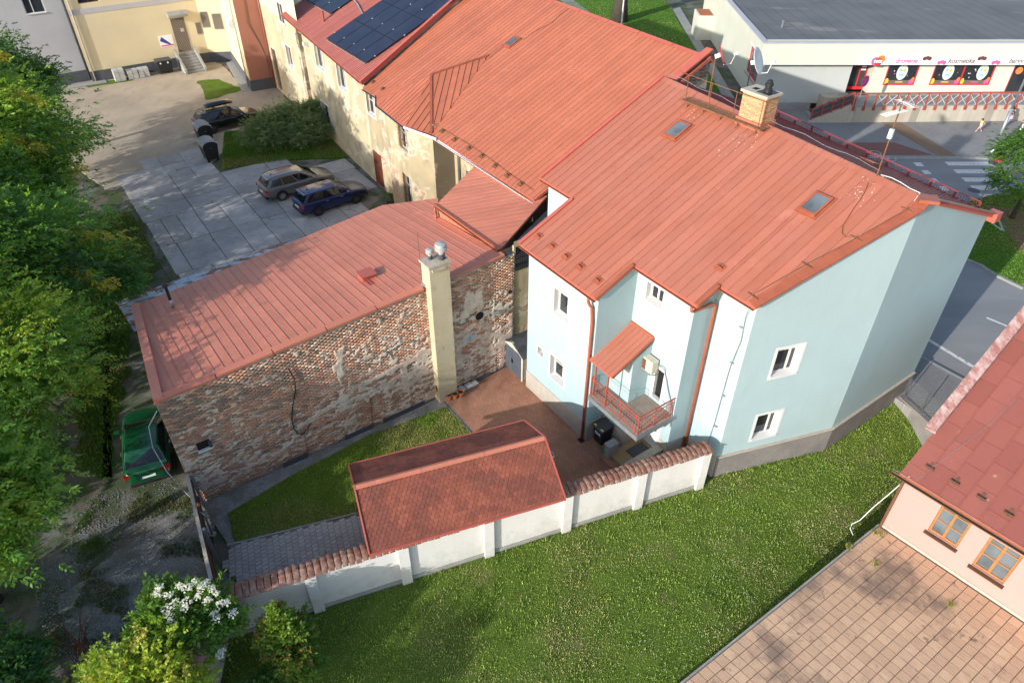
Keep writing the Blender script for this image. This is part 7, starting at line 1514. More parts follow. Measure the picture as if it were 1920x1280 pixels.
for i in range(15): a = pc+tdir*(i*1.05); b = pc+tdir*(i*1.05+1.04); q = np.array([-tdir[1], tdir[0]]); q = q if q@pd < 0 else -q; mb = MB(); mb.prism([tuple(a), tuple(b), tuple(b+q*.06), tuple(a+q*.06)], -1.7, TZ-.01); mk(mb, 'edge_kerb', M['concrete'], tro)
# weeds in the joints
# chain-link fence and retaining edge by the street
ra, rb = gnd(1690, 744, .1)[:2], gnd(1762, 808, .1)[:2]
fe = E('mesh_fence', 'short chain link fence on a rough concrete edge between house corner and pink house', 'fence', (*((ra+rb)/2), 0), frame='w'); rd_ = (rb-ra)/np.linalg.norm(rb-ra); RLn = float(np.linalg.norm(rb-ra))
g = MB(); q = np.array([-rd_[1], rd_[0]])*.12; g.prism([tuple(x) for x in (ra-q, rb-q, rb+q, ra+q)], -1.2, .16); mk(g, 'concrete_edge', M['plinthgrey'], fe)
for s in (.05, .5, .98): p = ra+(rb-ra)*s; g = MB(); g.tube([(*p, .1), (*p, 1.25)], .025, 8); mk(g, 'post', M['green_dark'] if 'green_dark' in M else M['dgrey'], fe)
g = MB(); st_ = .09; h = 1.05; n = int(RLn/st_)
for i in range(-int(h/st_), n):
    for sg in (1, -1):
        t0, t1 = max(0, -i*st_), min(h, RLn-i*st_)
        if t1 > t0: a = i*st_; f = (lambda t: ra+rd_*(a+t)) if sg > 0 else (lambda t: ra+rd_*(RLn-a-t)); g.beam((*f(t0), .16+t0), (*f(t1), .16+t1), .005, .005)
mk(g, 'wire_mesh', M['steel'], fe, kind='stuff')
# ------------------------------------------------------------ cars
def car(label, loc, rot, paint, L=4.7, Wd=1.82, H=1.47, wb=2.7, wagon=True, rails=True, rim='chrome', box=False, railmat='black', roofpaint=None, wheel_r=.325):
    t = E('car', label, 'car', tuple(loc), frame='l', rot=rot); h = Wd/2
    X = [-L/2, -L/2+.06, -L/2+.42, -L/2+1.0, -.5, .5, L/2-1.22, L/2-.62, L/2-.18, L/2-.04, L/2]
    hw = [.72, .88, .965, .99, 1, 1, .985, .95, .84, .68, .50]
    zt = [.86, .97, .99, .975, .965, .97, .985, .90, .78, .70, .62]; zb = [.42, .30, .24, .21, .2, .2, .2, .22, .25, .32, .40]
    V, F = [], []; prof = lambda w, a, b: [(0, a), (.72*w, a), (.95*w, a+.10), (1.0*w, a+.38*(b-a)), (1.0*w, a+.62*(b-a)), (.965*w, b-.06), (.87*w, b), (.45*w, b+.02), (0, b+.028)]
    for x, w, b, a in zip(X, hw, zt, zb):
        p = prof(w*h, a, b); ring = p+[(-y, z) for y, z in p[-2:0:-1]]; V += [(x, y, z) for y, z in ring]
    n = 16
    for i in range(len(X)-1):
        for j in range(n): F.append((i*n+j, (i+1)*n+j, (i+1)*n+(j+1) % n, i*n+(j+1) % n))
    F += [tuple(range(n)), tuple((len(X)-1)*n+j for j in range(n))[::-1]]
    g = MB(); g.add(V, F); body = mk(g, 'body', M[paint], t, smooth=True); md = body.modifiers.new('s', 'SUBSURF'); md.levels = 1; md.render_levels = 2
    # cabin
    xb0, xt0 = (-L/2+.13, -L/2+.50) if wagon else (-L/2+.16, -L/2+.72)
    xb1, xt1 = L/2-1.16, L/2-2.02; zB = .955; N = 8
    B = [np.array([xb0+(xb1-xb0)*i/N, .885*h, zB]) for i in range(N+1)]; T = [np.array([xt0+(xt1-xt0)*i/N, (.665+.03*math.sin(math.pi*i/N))*h, H-.035-.07*(i/N-.52)**2*(1.1 if i < N/2 else 2.)]) for i in range(N+1)]
    Mx = np.array([1, -1, 1]); g = MB()
    for i in range(N):
        for s in (1, -1):
            k = Mx if s < 0 else np.ones(3); mid0, mid1 = T[i]*np.array([1, .93, 1])+np.array([0, 0, .03]), T[i+1]*np.array([1, .93, 1])+np.array([0, 0, .03]); c0, c1 = mid0*np.array([1, .5, 1])+np.array([0, 0, .022]), mid1*np.array([1, .5, 1])+np.array([0, 0, .022]); z0, z1 = c0*np.array([1, 0, 1])+np.array([0, 0, .008]), c1*np.array([1, 0, 1])+np.array([0, 0, .008])
            for a, b, c, d in ((B[i], B[i+1], T[i+1], T[i]), (T[i], T[i+1], mid1, mid0), (mid0, mid1, c1, c0), (c0, c1, z1, z0)):
                q = [a*k, b*k, c*k, d*k]; q = q if s < 0 else q
                g.quad(*(q if s < 0 else q[::-1]))
    for i, s in ((0, -1), (N, 1)):
        m0 = T[i]*np.array([1, .93, 1])+np.array([0, 0, .03]); c0 = m0*np.array([1, .5, 1])+np.array([0, 0, .022]); pts_ = [B[i], T[i], m0, c0, c0*Mx, m0*Mx, T[i]*Mx, B[i]*Mx]; g.poly(pts_ if s > 0 else pts_[::-1])
    cab = mk(g, 'cabin', M[roofpaint or paint], t)
    def side(i0, i1, lo, hi, nm):
        for s in (1, -1):
            k = Mx if s < 0 else np.ones(3); f = lambda i, v: (B[0]+(B[N]-B[0])*i/N)*(1-v)+(lambda j: T[int(j)]*(1-(j % 1))+T[min(N, int(j)+1)]*(j % 1))(i)*v
            o = np.array([0, .008*s, .003]); a, b, c, d = [f(*q)*k+o for q in ((i0[0], lo), (i1[0], lo), (i1[1], hi), (i0[1], hi))]; g = MB(); g.quad(*((a, b, c, d) if s < 0 else (d, c, b, a))); mk(g, nm, M['carglass'], t)
    if wagon: side((.55, .75), (2.5, 2.4), .10, .90, 'quarter_window'); side((2.65, 2.55), (4.75, 4.7), .08, .92, 'rear_window'); side((4.95, 4.9), (7.35, 6.85), .08, .92, 'front_window')
    else: side((.9, 1.2), (2.0, 2.0), .12, .88, 'quarter_window'); side((2.15, 2.15), (4.4, 4.4), .08, .92, 'rear_window'); side((4.6, 4.6), (7.35, 6.85), .08, .92, 'front_window')
    def endglass(i, nm, s, lo=.10, hi=.93):
        a, b = B[i]*np.array([1, .9, 1]), T[i]*np.array([1, .92, 1]); f = lambda v: a+(b-a)*v; o = np.array([.012*s, 0, .008]); p, q = f(lo)+o, f(hi)+o; g = MB(); mm = (p+q)/2+np.array([.02*s, 0, .01])
        P_ = [p, p*Mx, q*Mx, q]; g.quad(*(P_ if s < 0 else P_[::-1])); mk(g, nm, M['carglass'], t)
    endglass(0, 'rear_screen', -1, .16); endglass(N, 'windscreen', 1, .04, .95)
    # wheels
    for x in (-wb/2-.02, wb/2-.02):
        for s in (1, -1):
            g = MB(); y0 = s*(h-.20); r = wheel_r
            def ring(rr, y, n=28): return [(x+rr*math.cos(2*math.pi*k/n), y, r+rr*math.sin(2*math.pi*k/n)) for k in range(n)]
            n_ = 28; rs = [ring(r*.66, y0+s*.205), ring(r*.92, y0+s*.215), ring(r, y0+s*.18), ring(r, y0), ring(r*.7, y0-s*.01)]; V = [p for q in rs for p in q]
            g.add(V, [(i*n_+k, i*n_+(k+1) % n_, (i+1)*n_+(k+1) % n_, (i+1)*n_+k) for i in range(4) for k in range(n_)]); w = mk(g, 'wheel', M['tyre'], t)
            g = MB(); g.add([(x, y0+s*.16, r)]+ring(r*.66, y0+s*.17), [(0, 1+k, 1+(k+1) % n_) for k in range(n_)]); mk(g, 'brake_disc', M['dark'], w); g = MB()
            for k in range(10): a = 2*math.pi*k/10; d = np.array([math.cos(a), 0, math.sin(a)]); c = np.array([x, y0+s*.192, r]); g.beam(c+d*.03, c+d*r*.62, .035, .02, up=(0, 1, 0))
            q = [ring(r*.60, y0+s*.20), ring(r*.68, y0+s*.205)]; g.add(q[0]+q[1], [(k, (k+1) % n_, n_+(k+1) % n_, n_+k) for k in range(n_)]); mk(g, 'rim', M[rim], w)
            g = MB(); q = [(x+rr*math.cos(math.pi*k/14), s*(h*(.999)+.004), r+.02+rr*math.sin(math.pi*k/14)) for rr in (r*1.02, r*1.17) for k in range(15)]; g.add(q, [(k, k+1, 16+k, 15+k) for k in range(14)]); mk(g, 'wheel_arch', M['black'], t)
            g = MB(); g.add([(x, s*(h+.001), r*.6)]+[(x+r*1.05*math.cos(math.pi*k/14), s*(h+.002), r+.02+r*1.05*math.sin(math.pi*k/14)) for k in range(-2, 17)], [(0, 1+k, 2+k) for k in range(18)]); mk(g, 'wheel_well', M['dark'], t)
    # lamps, plates, mirrors, handles
    for s in (1, -1):
        g = MB(); g.obox((-L/2+.075, s*h*.74, .80), (.045, s*.02, .0), (-.02, .16, 0), (0, 0, .085)); mk(g, 'tail_lamp', M['lamp_red'], t); g = MB(); g.obox((L/2-.24, s*h*.66, .68), (.12, -s*.07, 0), (.06*s*-1, .10, 0), (0, 0, .06)); mk(g, 'headlamp', M['lamp_white'], t)
        g = MB(); g.obox((L/2-1.55, s*(h+.09), 1.0), (.06, 0, 0), (0, .10, 0), (0, 0, .065)); mk(g, 'mirror', M[paint], t, bevel=.02)
        for x in (-.65, .32): g = MB(); g.obox((x, s*(h+.008), .83), (.09, 0, 0), (0, .015, 0), (0, 0, .015)); mk(g, 'door_handle', M['chrome'], t)
        for x in (-.42, .62): g = MB(); g.obox((x, s*(h*.998), .6), (.004, 0, 0), (0, .004, 0), (0, 0, .32)); mk(g, 'door_gap', M['dark'], t)
        if rails: g = MB(); g.tube([tuple(T[j]*np.array([1, .90*s, 1])+np.array([0, 0, .085 if 0 < j < N-1 else .03])) for j in range(0, N)], .018, 6); mk(g, 'roof_rail', M[railmat], t)
    g = MB(); g.obox((-L/2+.02, 0, .66), (.02, 0, 0), (0, .26, 0), (.006, 0, .06)); pl_ = mk(g, 'number_plate', M['plate'], t); g = MB(); g.obox((-L/2-.002, .23, .66), (.005, 0, 0), (0, .025, 0), (.001, 0, .058)); mk(g, 'plate_band', M['sign_blue'], pl_)
    g = MB(); g.obox((-L/2+.07, 0, .36), (.08, 0, 0), (0, h*.80, 0), (0, 0, .08)); mk(g, 'rear_bumper', M['black'], t, bevel=.03); g = MB(); g.obox((L/2-.10, 0, .34), (.08, 0, 0), (0, h*.66, 0), (0, 0, .08)); mk(g, 'front_bumper', M['black'], t, bevel=.03)
    if wagon: a = T[0]; g = MB(); g.obox((a[0]-.07, 0, a[2]+.015), (.12, 0, 0), (0, .62*h, 0), (0, 0, .014)); mk(g, 'rear_spoiler', M[paint], t, bevel=.01)
    g = MB(); g.add([(xt0+.30, -.02, H+.0), (xt0+.42, -.03, H+.0), (xt0+.42, .03, H+.0), (xt0+.30, .02, H), (xt0+.29, 0, H+.10)], [(0, 1, 4), (1, 2, 4), (2, 3, 4), (3, 0, 4)]); mk(g, 'aerial_fin', M['black'], t)
    g = MB(); a, b = T[0]*np.array([1, 0, 1]), B[0]*np.array([1, 0, 1]); c = b+(a-b)*.22+np.array([-.02, 0, .01]); g.beam(tuple(c), tuple(c+np.array([0, .4, .03])), .02, .02); mk(g, 'wiper', M['black'], t)
    if box:
        for x in (-.75, .15): g = MB(); g.beam((x, -.62, H+.09), (x, .62, H+.09), .06, .03); mk(g, 'cross_bar', M['black'], t)
        rb_ = E('roof_box', 'black roof box strapped on the black car', 'roof box', tuple(np.array(loc)+np.array([math.cos(rot)*-.35-math.sin(rot)*.15, math.sin(rot)*-.35+math.cos(rot)*.15, H+.11])), frame='l', rot=rot); g = MB(); X2 = [-1.05, -.95, -.6, 0, .6, .92, 1.08]; W2 = [.28, .36, .40, .41, .40, .33, .18]; Z2 = [.20, .30, .36, .38, .36, .28, .14]; V = []
        for x, w, z in zip(X2, W2, Z2): V += [(x, -w, .03), (x, -w, z*.55), (x, -w*.85, z), (x, w*.85, z), (x, w, z*.55), (x, w, .03)]
        g.add(V, [(i*6+j, (i+1)*6+j, (i+1)*6+(j+1) % 6, i*6+(j+1) % 6) for i in range(6) for j in range(6)]+[tuple(range(6)), tuple(36+j for j in range(6))[::-1]]); lid = mk(g, 'shell', M['paint_black'], rb_, smooth=True); lid.modifiers.new('s', 'SUBSURF').render_levels = 1
        g = MB(); g.box(-1.0, 1.0, -.415, .415, .10, .125); mk(g, 'seam', M['black'], rb_)
    return t
HD = A0+math.pi/2                                            # heading along +v
car('blue estate car parked on the concrete slabs beside the grey one', W(-20.95, 0.0), HD+math.radians(4), 'paint_blue', 4.6, 1.81, 1.46, 2.62, True, False, 'dgrey', roofpaint='paint_blue')
car('grey estate car with roof rails parked between bush and blue car', W(-24.15, -1.0), HD+math.radians(2), 'paint_grey', 4.77, 1.82, 1.50, 2.71, True, True, 'chrome', railmat='black')
car('black estate car carrying a roof box beside the leafy bush', W(-38.0, -1.25), HD+math.radians(3), 'paint_black', 4.85, 1.86, 1.54, 2.87, True, True, 'dgrey', box=True, railmat='chrome', wheel_r=.36)
ga = math.radians(114); gr = gnd(284, 906, .25)
car('dark green hatchback parked in deep shade beside the annex end', (gr[0]+2.05*math.cos(ga), gr[1]+2.05*math.sin(ga), -.02), ga, 'paint_green', 4.05, 1.70, 1.45, 2.5, False, False, 'dgrey', wheel_r=.30)
# ------------------------------------------------------------ trees, shrubs, grass
def rot_frames(n):
    """random orthonormal frames"""
    a = rng.normal(size=(n, 3)); a /= np.linalg.norm(a, axis=1)[:, None]; b = rng.normal(size=(n, 3)); b -= a*(a*b).sum(1)[:, None]; b /= np.linalg.norm(b, axis=1)[:, None]; return a, b, np.cross(a, b)
def leaf_quads(P, D, Nn, L, Wd, col):
    """diamond leaflets folded along the midrib: P base, D direction, Nn normal"""
    n = len(P); S = np.cross(D, Nn); S /= np.linalg.norm(S, axis=1)[:, None]+1e-9; L = np.asarray(L).reshape(-1, 1); Wd = np.asarray(Wd).reshape(-1, 1)
    mid = P+D*L*.45+Nn*(Wd*.18); V = np.stack([P, mid+S*Wd/2-Nn*Wd*.12, P+D*L-Nn*L*.10, mid-S*Wd/2-Nn*Wd*.12], 1).reshape(-1, 3)
    F = np.arange(n*4).reshape(n, 4); return V, F, np.repeat(col, 4, 0)
def sprays(C, Dr, size, leafl, leafw, col, k=7):
    """compound sprays: k leaflets along a drooping stalk"""
    n = len(C); up = np.tile([0, 0, 1.], (n, 1)); S = np.cross(Dr, up); S /= np.linalg.norm(S, axis=1)[:, None]+1e-9; Nn = np.cross(S, Dr); Vs, Fs, Cs = [], [], []; off = 0
    for j in range(k):
        t = (j//2+1)/(k//2+1) if j < k-1 else 1.; sg = 0 if j == k-1 else (1 if j % 2 else -1)
        base = C+Dr*(size*t)[:, None]+np.array([0, 0, -1.])*(size*.35*t*t)[:, None]
        d = Dr*.75+S*(sg*.85)+rng.normal(size=(n, 3))*.25+np.array([0, 0, -.25]); d /= np.linalg.norm(d, axis=1)[:, None]
        nn = Nn*.55+Dr*.35+rng.normal(size=(n, 3))*.55; nn /= np.linalg.norm(nn, axis=1)[:, None]
        V, F, c = leaf_quads(base, d, nn, leafl*(.75+.5*rng.random(n)), leafw*(.75+.5*rng.random(n)), col*(.88+.24*rng.random((n, 1)))); Vs.append(V); Fs.append(F+off); Cs.append(c); off += len(V)
    return np.concatenate(Vs), np.concatenate(Fs), np.concatenate(Cs)
def tree(label, base, h, blobs, tones, nspray, leafl=.13, leafw=.055, size=.32, tips=None, trunk_r=.18, group=None, nlimb=9, name='tree', cat='tree', branches=True, ztrunk=None):
    """blobs: crown masses (x,y,z,rx,ry,rz) relative to the base; leaf sprays fill shells of clumps inside them"""
    t = E(name, label, cat, (*base, 0.), frame='l', group=group); g = MB(); zt = ztrunk or h*.75
    bend = [(.25*math.sin(i*1.1+base[0])*i/5, .25*math.cos(i*.9+base[1])*i/5, zt*i/5-.05) for i in range(6)]; g.tube(bend, [trunk_r*(1.25 if i == 0 else 1-.14*i) for i in range(6)], 9); tips_ = []
    for b in blobs:
        for k in range(nlimb if branches else 3):
            d = rng.normal(size=3); d /= np.linalg.norm(d); e = np.array(b[:3])+d*np.array(b[3:])*.8; s = np.array(bend[rng.integers(2, 6)]); m = (s+e)/2+np.array([0, 0, .25]); g.tube([tuple(s), tuple(m), tuple(e)], [trunk_r*.32, trunk_r*.2, .012], 5)
    mk(g, 'trunk', M['bark'], t, smooth=True)
    vol = np.array([b[3]*b[4]*b[5] for b in blobs])**(2/3); cnt = (nspray*vol/vol.sum()).astype(int); Vs, Fs, Cs = [], [], []; off = 0
    for b, n in zip(blobs, cnt):
        ncl = max(7, n//75); d = rng.normal(size=(ncl, 3)); d /= np.linalg.norm(d, axis=1)[:, None]; d[:, 2] = np.abs(d[:, 2])*.75+d[:, 2]*.25-.12; rad = (.58+.46*rng.random(ncl)**.5)[:, None]
        cc = np.array(b[:3])+d*rad*np.array(b[3:]); ci = rng.integers(0, ncl, n); dd = rng.normal(size=(n, 3)); cr_ = .185*min(b[3:])*(.7+.8*rng.random(ncl)); P = cc[ci]+dd*cr_[ci][:, None]*np.array([1, 1, .6])
        out = d[ci]+dd*.5+np.array([0, 0, .15]); out /= np.linalg.norm(out, axis=1)[:, None]
        tone = np.array(tones)[rng.integers(0, len(tones), ncl)][ci]*(.85+.3*rng.random((ncl, 1)))[ci]
        V, F, c = sprays(P, out, size*(.7+.6*rng.random(n)), leafl, leafw, tone); Vs.append(V); Fs.append(F+off); Cs.append(c); off += len(V)
    if tips:                                              # long shoots with fresh yellow leaves reaching beyond the crown
        shoots = MB()
        for (px, py, pz, qx, qy, qz, nt) in tips:
            a, b = np.array([px, py, pz]), np.array([qx, qy, qz]); n = nt; s = rng.random(n)**.7; mid = (a+b)/2+np.array([0, 0, .35]); shoots.tube([tuple(a), tuple(mid), tuple(b)], [.03, .02, .008], 5)
            P = (1-s)[:, None]**2*a+2*(s*(1-s))[:, None]*mid+(s**2)[:, None]*b+rng.normal(size=(n, 3))*.13; out = rng.normal(size=(n, 3))*.6+(b-a)/np.linalg.norm(b-a); out /= np.linalg.norm(out, axis=1)[:, None]
            tone = np.array([(.58, .52, .07), (.48, .50, .06), (.62, .50, .10)])[rng.integers(0, 3, n)]; V, F, c = sprays(P, out, size*.7*np.ones(n), leafl, leafw, tone, 7); Vs.append(V); Fs.append(F+off); Cs.append(c); off += len(V)
        mk(shoots, 'shoots', M['twig'], t, kind='stuff')
    npmesh('crown', np.concatenate(Vs), np.concatenate(Fs), M['leaf'], np.concatenate(Cs), parent=t); return t
DG = [(0.078, 0.182, 0.046), (0.101, 0.223, 0.051), (0.065, 0.155, 0.054), (0.128, 0.257, 0.057)]
MG = [(0.150, 0.323, 0.051), (0.195, 0.375, 0.054), (0.112, 0.255, 0.054), (0.247, 0.405, 0.063)]
YG = [(0.270, 0.420, 0.057), (0.330, 0.450, 0.060), (0.195, 0.345, 0.054), (0.420, 0.480, 0.068)]
tree('tall dark green ash tree at the far end of the tree row', (-35.0, 45.5), 11, [(0, 0, 6.0, 4.0, 3.8, 4.2), (1.8, 2.2, 4.4, 2.4, 2.4, 2.6), (-2.5, -1, 8, 2.6, 2.6, 2.2), (3.0, -1.5, 3.2, 2.2, 2.0, 2.2)], DG, 8500, .21, .095, .42, trunk_r=.28)
tree('large maple with yellow shoots overhanging the concrete yard', (-26.8, 33.6), 12, [(0, 0, 6.6, 3.7, 3.6, 4.4), (1.4, -1.2, 4.4, 2.9, 2.8, 2.8), (-.5, .5, 2.0, 2.8, 2.8, 2.0), (-1.4, 1.8, 8.6, 2.8, 2.6, 2.4), (1.0, 3.0, 5.6, 2.6, 2.6, 3.2)], MG+YG[:1]+DG, 11000, .20, .09, .42, trunk_r=.3,
     tips=[(-2.5, -2, 7.5, -1.2, -4.4, 8.6, 90), (-1, -2.5, 6, .8, -4.6, 6.6, 80), (-2, 0, 9.5, -1.2, -2.6, 10.6, 90), (1.5, -1, 8, 3.9, -1.0, 7.0, 60), (0, -2, 8.5, 2.4, -3.4, 8.9, 70), (1, 1, 9, 3.6, 1.2, 8.4, 55), (0, 0, 10, 1.0, -1.0, 11.0, 60), (2, -2.5, 5, 4.9, -2.6, 4.0, 55), (-1, -2, 9, .4, -4.0, 9.4, 60), (2.2, 0, 6, 4.6, .6, 5.0, 45), (-.5, 2, 10, 1.6, 2.6, 10.2, 50)])
tree('dense dark maple standing between the ash and the yellow shoot maple', (-31.2, 39.3), 10, [(0, 0, 5.6, 2.8, 2.8, 3.4), (.6, 1.0, 2.6, 2.6, 2.6, 2.4), (1.6, -2.4, 4.8, 2.4, 2.4, 3.6)], DG+MG[:2], 6500, .21, .095, .42, trunk_r=.22)
tree('tall green maple behind the annex side of the tree row', (-24.8, 28.4), 10, [(0, 0, 5.6, 2.6, 2.5, 3.6), (.4, .6, 2.6, 2.2, 2.2, 2.2)], MG[:2]+DG, 5000, .2, .09, .4, trunk_r=.2)
tree('bushy green maple between the big maple and the annex corner', (-20.3, 25.0), 9, [(0, 0, 5.0, 3.0, 2.8, 3.4), (1.3, .6, 3.6, 2.2, 2.2, 2.0), (-1.2, -1.0, 7.0, 2.2, 2.2, 2.0)], MG+DG, 7500, .19, .085, .40, trunk_r=.22,
     tips=[(1, -.5, 5.5, 3.6, -.6, 4.4, 50), (.5, 1, 6, 3.2, 2.0, 5.2, 45)])
tree('leafy ash with light green upper leaves above the stone track', (-18.4, 19.0), 9, [(0, 0, 5.0, 2.8, 2.6, 3.2), (1.0, -1.0, 3.8, 2.2, 2.2, 2.2), (-1.0, 1.0, 7.0, 1.9, 1.9, 1.6)], MG+YG, 7500, .18, .08, .38, trunk_r=.2, tips=[(-.6, -.8, 7, .3, -2.4, 8.2, 60), (0, 0, 7.5, 1.0, -.8, 8.4, 40)])
tree('bright yellow green maple leaning over the shaded track', (-16.6, 12.6), 9, [(0, 0, 4.6, 2.6, 2.5, 3.0), (1.2, .8, 3.6, 1.9, 1.9, 1.8), (.2, -1.5, 6.2, 2.0, 1.9, 1.8)], YG+MG, 7500, .18, .08, .38, trunk_r=.2, tips=[(.5, .5, 5.5, 2.6, 1.2, 4.6, 50), (.3, 0, 6.2, 1.4, .4, 6.8, 50)])
tree('low dark tree in the corner below the stone track', (-15.8, 8.3), 6, [(0, 0, 2.2, 2.2, 2.0, 1.8), (1.5, .7, 1.3, 1.5, 1.4, 1.0)], DG+MG[:1], 3500, .16, .075, .34, trunk_r=.14)
# trees beyond the frame, whose long evening shadows cross the lawn
tree('spreading maple beyond the lawn corner', (-14.5, -1.5), 7, [(0, 0, 4.0, 2.3, 2.2, 2.2), (1.4, -.6, 3.2, 1.6, 1.6, 1.5)], MG, 1100, .26, .12, .5, trunk_r=.2)
tree('low thick maple scrub added out of view to shade the track', (-21.5, 6.5), 4, [(0, 0, 1.6, 2.4, 2.2, 1.7), (.5, 1.8, 1.5, 2.0, 2.0, 1.6)], MG, 2500, .28, .13, .5, trunk_r=.2)  # unseen scrub added to shade the track, kept low so crowns stay sunlit
tree('low thick ash scrub added out of view to shade the track', (-23.5, 14.0), 4, [(0, 0, 1.6, 2.6, 2.4, 1.8), (.5, -2.2, 1.5, 2.2, 2.0, 1.6)], DG, 2500, .28, .13, .5, trunk_r=.2)  # second unseen scrub, added for shade on the track ground
tree('hedge maple filling the gap between the tall trees', (-21.5, 21.0), 5, [(0, 0, 1.8, 1.9, 1.9, 1.8), (-1.2, 2.6, 2.0, 1.9, 1.9, 2.0), (-3.2, 6.5, 2.2, 2.0, 2.0, 2.1)], DG+MG, 3000, .2, .09, .4, trunk_r=.12)
# shrubs
def shrub(label, base, blobs, tones, n, leafl, leafw, size, stems=7, name='shrub', flowers=None, k=7):
    t = E(name, label, 'shrub', (*base, 0.), frame='l'); g = MB()
    for i in range(stems): b = blobs[i % len(blobs)]; d = rng.normal(size=3)*.4; g.tube([(rng.normal()*.12, rng.normal()*.12, -.05), (b[0]*.4+d[0]*.3, b[1]*.4+d[1]*.3, b[2]*.5), (b[0]+d[0]*b[3], b[1]+d[1]*b[4], b[2]+b[5]*.5)], [.035, .025, .01], 5)
    mk(g, 'stems', M['twig'], t); Vs, Fs, Cs = [], [], []; off = 0; vol = np.array([b[3]*b[4]*b[5] for b in blobs])**(2/3); cnt = (n*vol/vol.sum()).astype(int)
    for b, m in zip(blobs, cnt):
        ncl = max(5, m//22); d = rng.normal(size=(ncl, 3)); d /= np.linalg.norm(d, axis=1)[:, None]; d[:, 2] = np.abs(d[:, 2])-.15; cc = np.array(b[:3])+d*(.6+.42*rng.random((ncl, 1)))*np.array(b[3:]); ci = rng.integers(0, ncl, m); dd = rng.normal(size=(m, 3)); P = cc[ci]+dd*.16*min(b[3:]); P[:, 2] = np.maximum(P[:, 2], .06)
        out = d[ci]+dd*.6+np.array([0, 0, .35]); out /= np.linalg.norm(out, axis=1)[:, None]; tone = np.array(tones)[rng.integers(0, len(tones), ncl)][ci]*(.85+.3*rng.random((ncl, 1)))[ci]; V, F, c = sprays(P, out, size*(.7+.6*rng.random(m)), leafl, leafw, tone, k); Vs.append(V); Fs.append(F+off); Cs.append(c); off += len(V)
    npmesh('foliage', np.concatenate(Vs), np.concatenate(Fs), M['leaf'], np.concatenate(Cs), parent=t)
    if flowers:
        for (x, y, z, r) in flowers:
            m = 34; a = rng.random(m)*2*math.pi; q = np.sqrt(rng.random(m))*r; P = np.stack([x+q*np.cos(a), y+q*np.sin(a), z+.05*(1-(q/r)**2)+.02*rng.random(m)], 1); D = rng.normal(size=(m, 3))*np.array([1, 1, .2]); D /= np.linalg.norm(D, axis=1)[:, None]; Nn = np.tile([0, 0, 1.], (m, 1)); V, F, c = leaf_quads(P, D, Nn, np.full(m, .06), np.full(m, .06), np.tile([.80, .78, .66], (m, 1))); npmesh('flower_head', V, F, M['petal'], c, parent=t, kind='stuff')
    return t
fl = []
eb = np.array([-9.35, 10.6]); rsf = random.Random(3)
for px in ((300, 1100), (316, 1115), (338, 1098), (352, 1102), (378, 1100), (398, 1103), (405, 1112), (330, 1130), (346, 1140), (372, 1118), (350, 1128), (318, 1152), (324, 1165), (402, 1150), (414, 1132), (425, 1130), (408, 1160), (385, 1095), (390, 1125), (436, 1150), (415, 1225), (365, 1090), (312, 1140), (296, 1112)):
    z = 3.02-.35*abs(px[0]-350)/80-.006*max(0, px[1]-1100)*1.2; q = gnd(*px, z); fl.append((q[0]-eb[0], q[1]-eb[1], z, rsf.uniform(.09, .16)))
shrub('elder bush with creamy white flower heads at the wall corner', eb, [(0, 0, 1.6, 1.15, 1.05, 1.15), (.75, .45, 1.7, .8, .75, .85), (-.6, .4, 1.75, .9, .85, .95)], [(.14, .27, .042), (.18, .31, .046), (.10, .21, .04)], 1900, .15, .08, .30, flowers=fl)
shrub('bright yellow green bush in front of the flowering elder', (-9.75, 8.95), [(0, 0, 1.7, 1.4, 1.2, 1.35), (.75, -.2, 1.7, .95, .9, 1.1), (-1.2, .1, 1.1, 1.0, .9, .9)], [(.32, .44, .055), (.40, .49, .06), (.25, .37, .05), (.46, .43, .09)], 3200, .11, .07, .24)
shrub('small yellow green bush at the foot of the shaded track', (-11.6, 9.2), [(0, 0, .55, .7, .6, .6), (.5, -.4, .5, .6, .5, .5)], [(.22, .32, .045), (.16, .25, .04)], 800, .10, .06, .22)
shrub('dark leafy shrub growing inside the white wall corner', (-6.45, 10.6), [(0, 0, 1.05, .72, .65, 1.05), (.3, -.35, .75, .6, .55, .7), (-.1, .3, 1.75, .35, .35, .55)], [(.09, .19, .032), (.13, .24, .036), (.20, .30, .045), (.19, .15, .04)], 1800, .10, .065, .2)
shrub('low shrub on the lawn edge below the wall corner', (-7.1, 9.3), [(0, 0, .5, .8, .6, .5)], [(.07, .15, .03), (.09, .19, .034)], 400, .08, .045, .2)
bw = W(-32.2, 1.6)[:2]
shrub('wide grey green willow bush beside the parked cars', bw, [(0, 0, 1.1, 2.3, 2.0, 1.5), (1.2, 1.2, 1.2, 1.8, 1.7, 1.4), (-1.4, -.9, .95, 1.8, 1.7, 1.2), (1.6, -.6, .9, 1.6, 1.4, 1.1)], [(.19, .26, .12), (.25, .32, .16), (.14, .21, .09)], 5200, .19, .055, .38, stems=12)
g = MB()
db = gnd(150, 1215)
for i in range(16): a = rng.random()*6.28; g.tube([(rng.normal()*.15, rng.normal()*.15, 0), (math.cos(a)*.35, math.sin(a)*.35, .6), (math.cos(a)*.75+rng.normal()*.1, math.sin(a)*.75, 1.0+rng.random()*.5)], [.018, .012, .005], 5)
bt = E('dead_bush', 'bare brown dead bush by the yellow green shrub', 'shrub', (db[0], db[1], 0), frame='l'); mk(g, 'branches', M['rust'], bt)
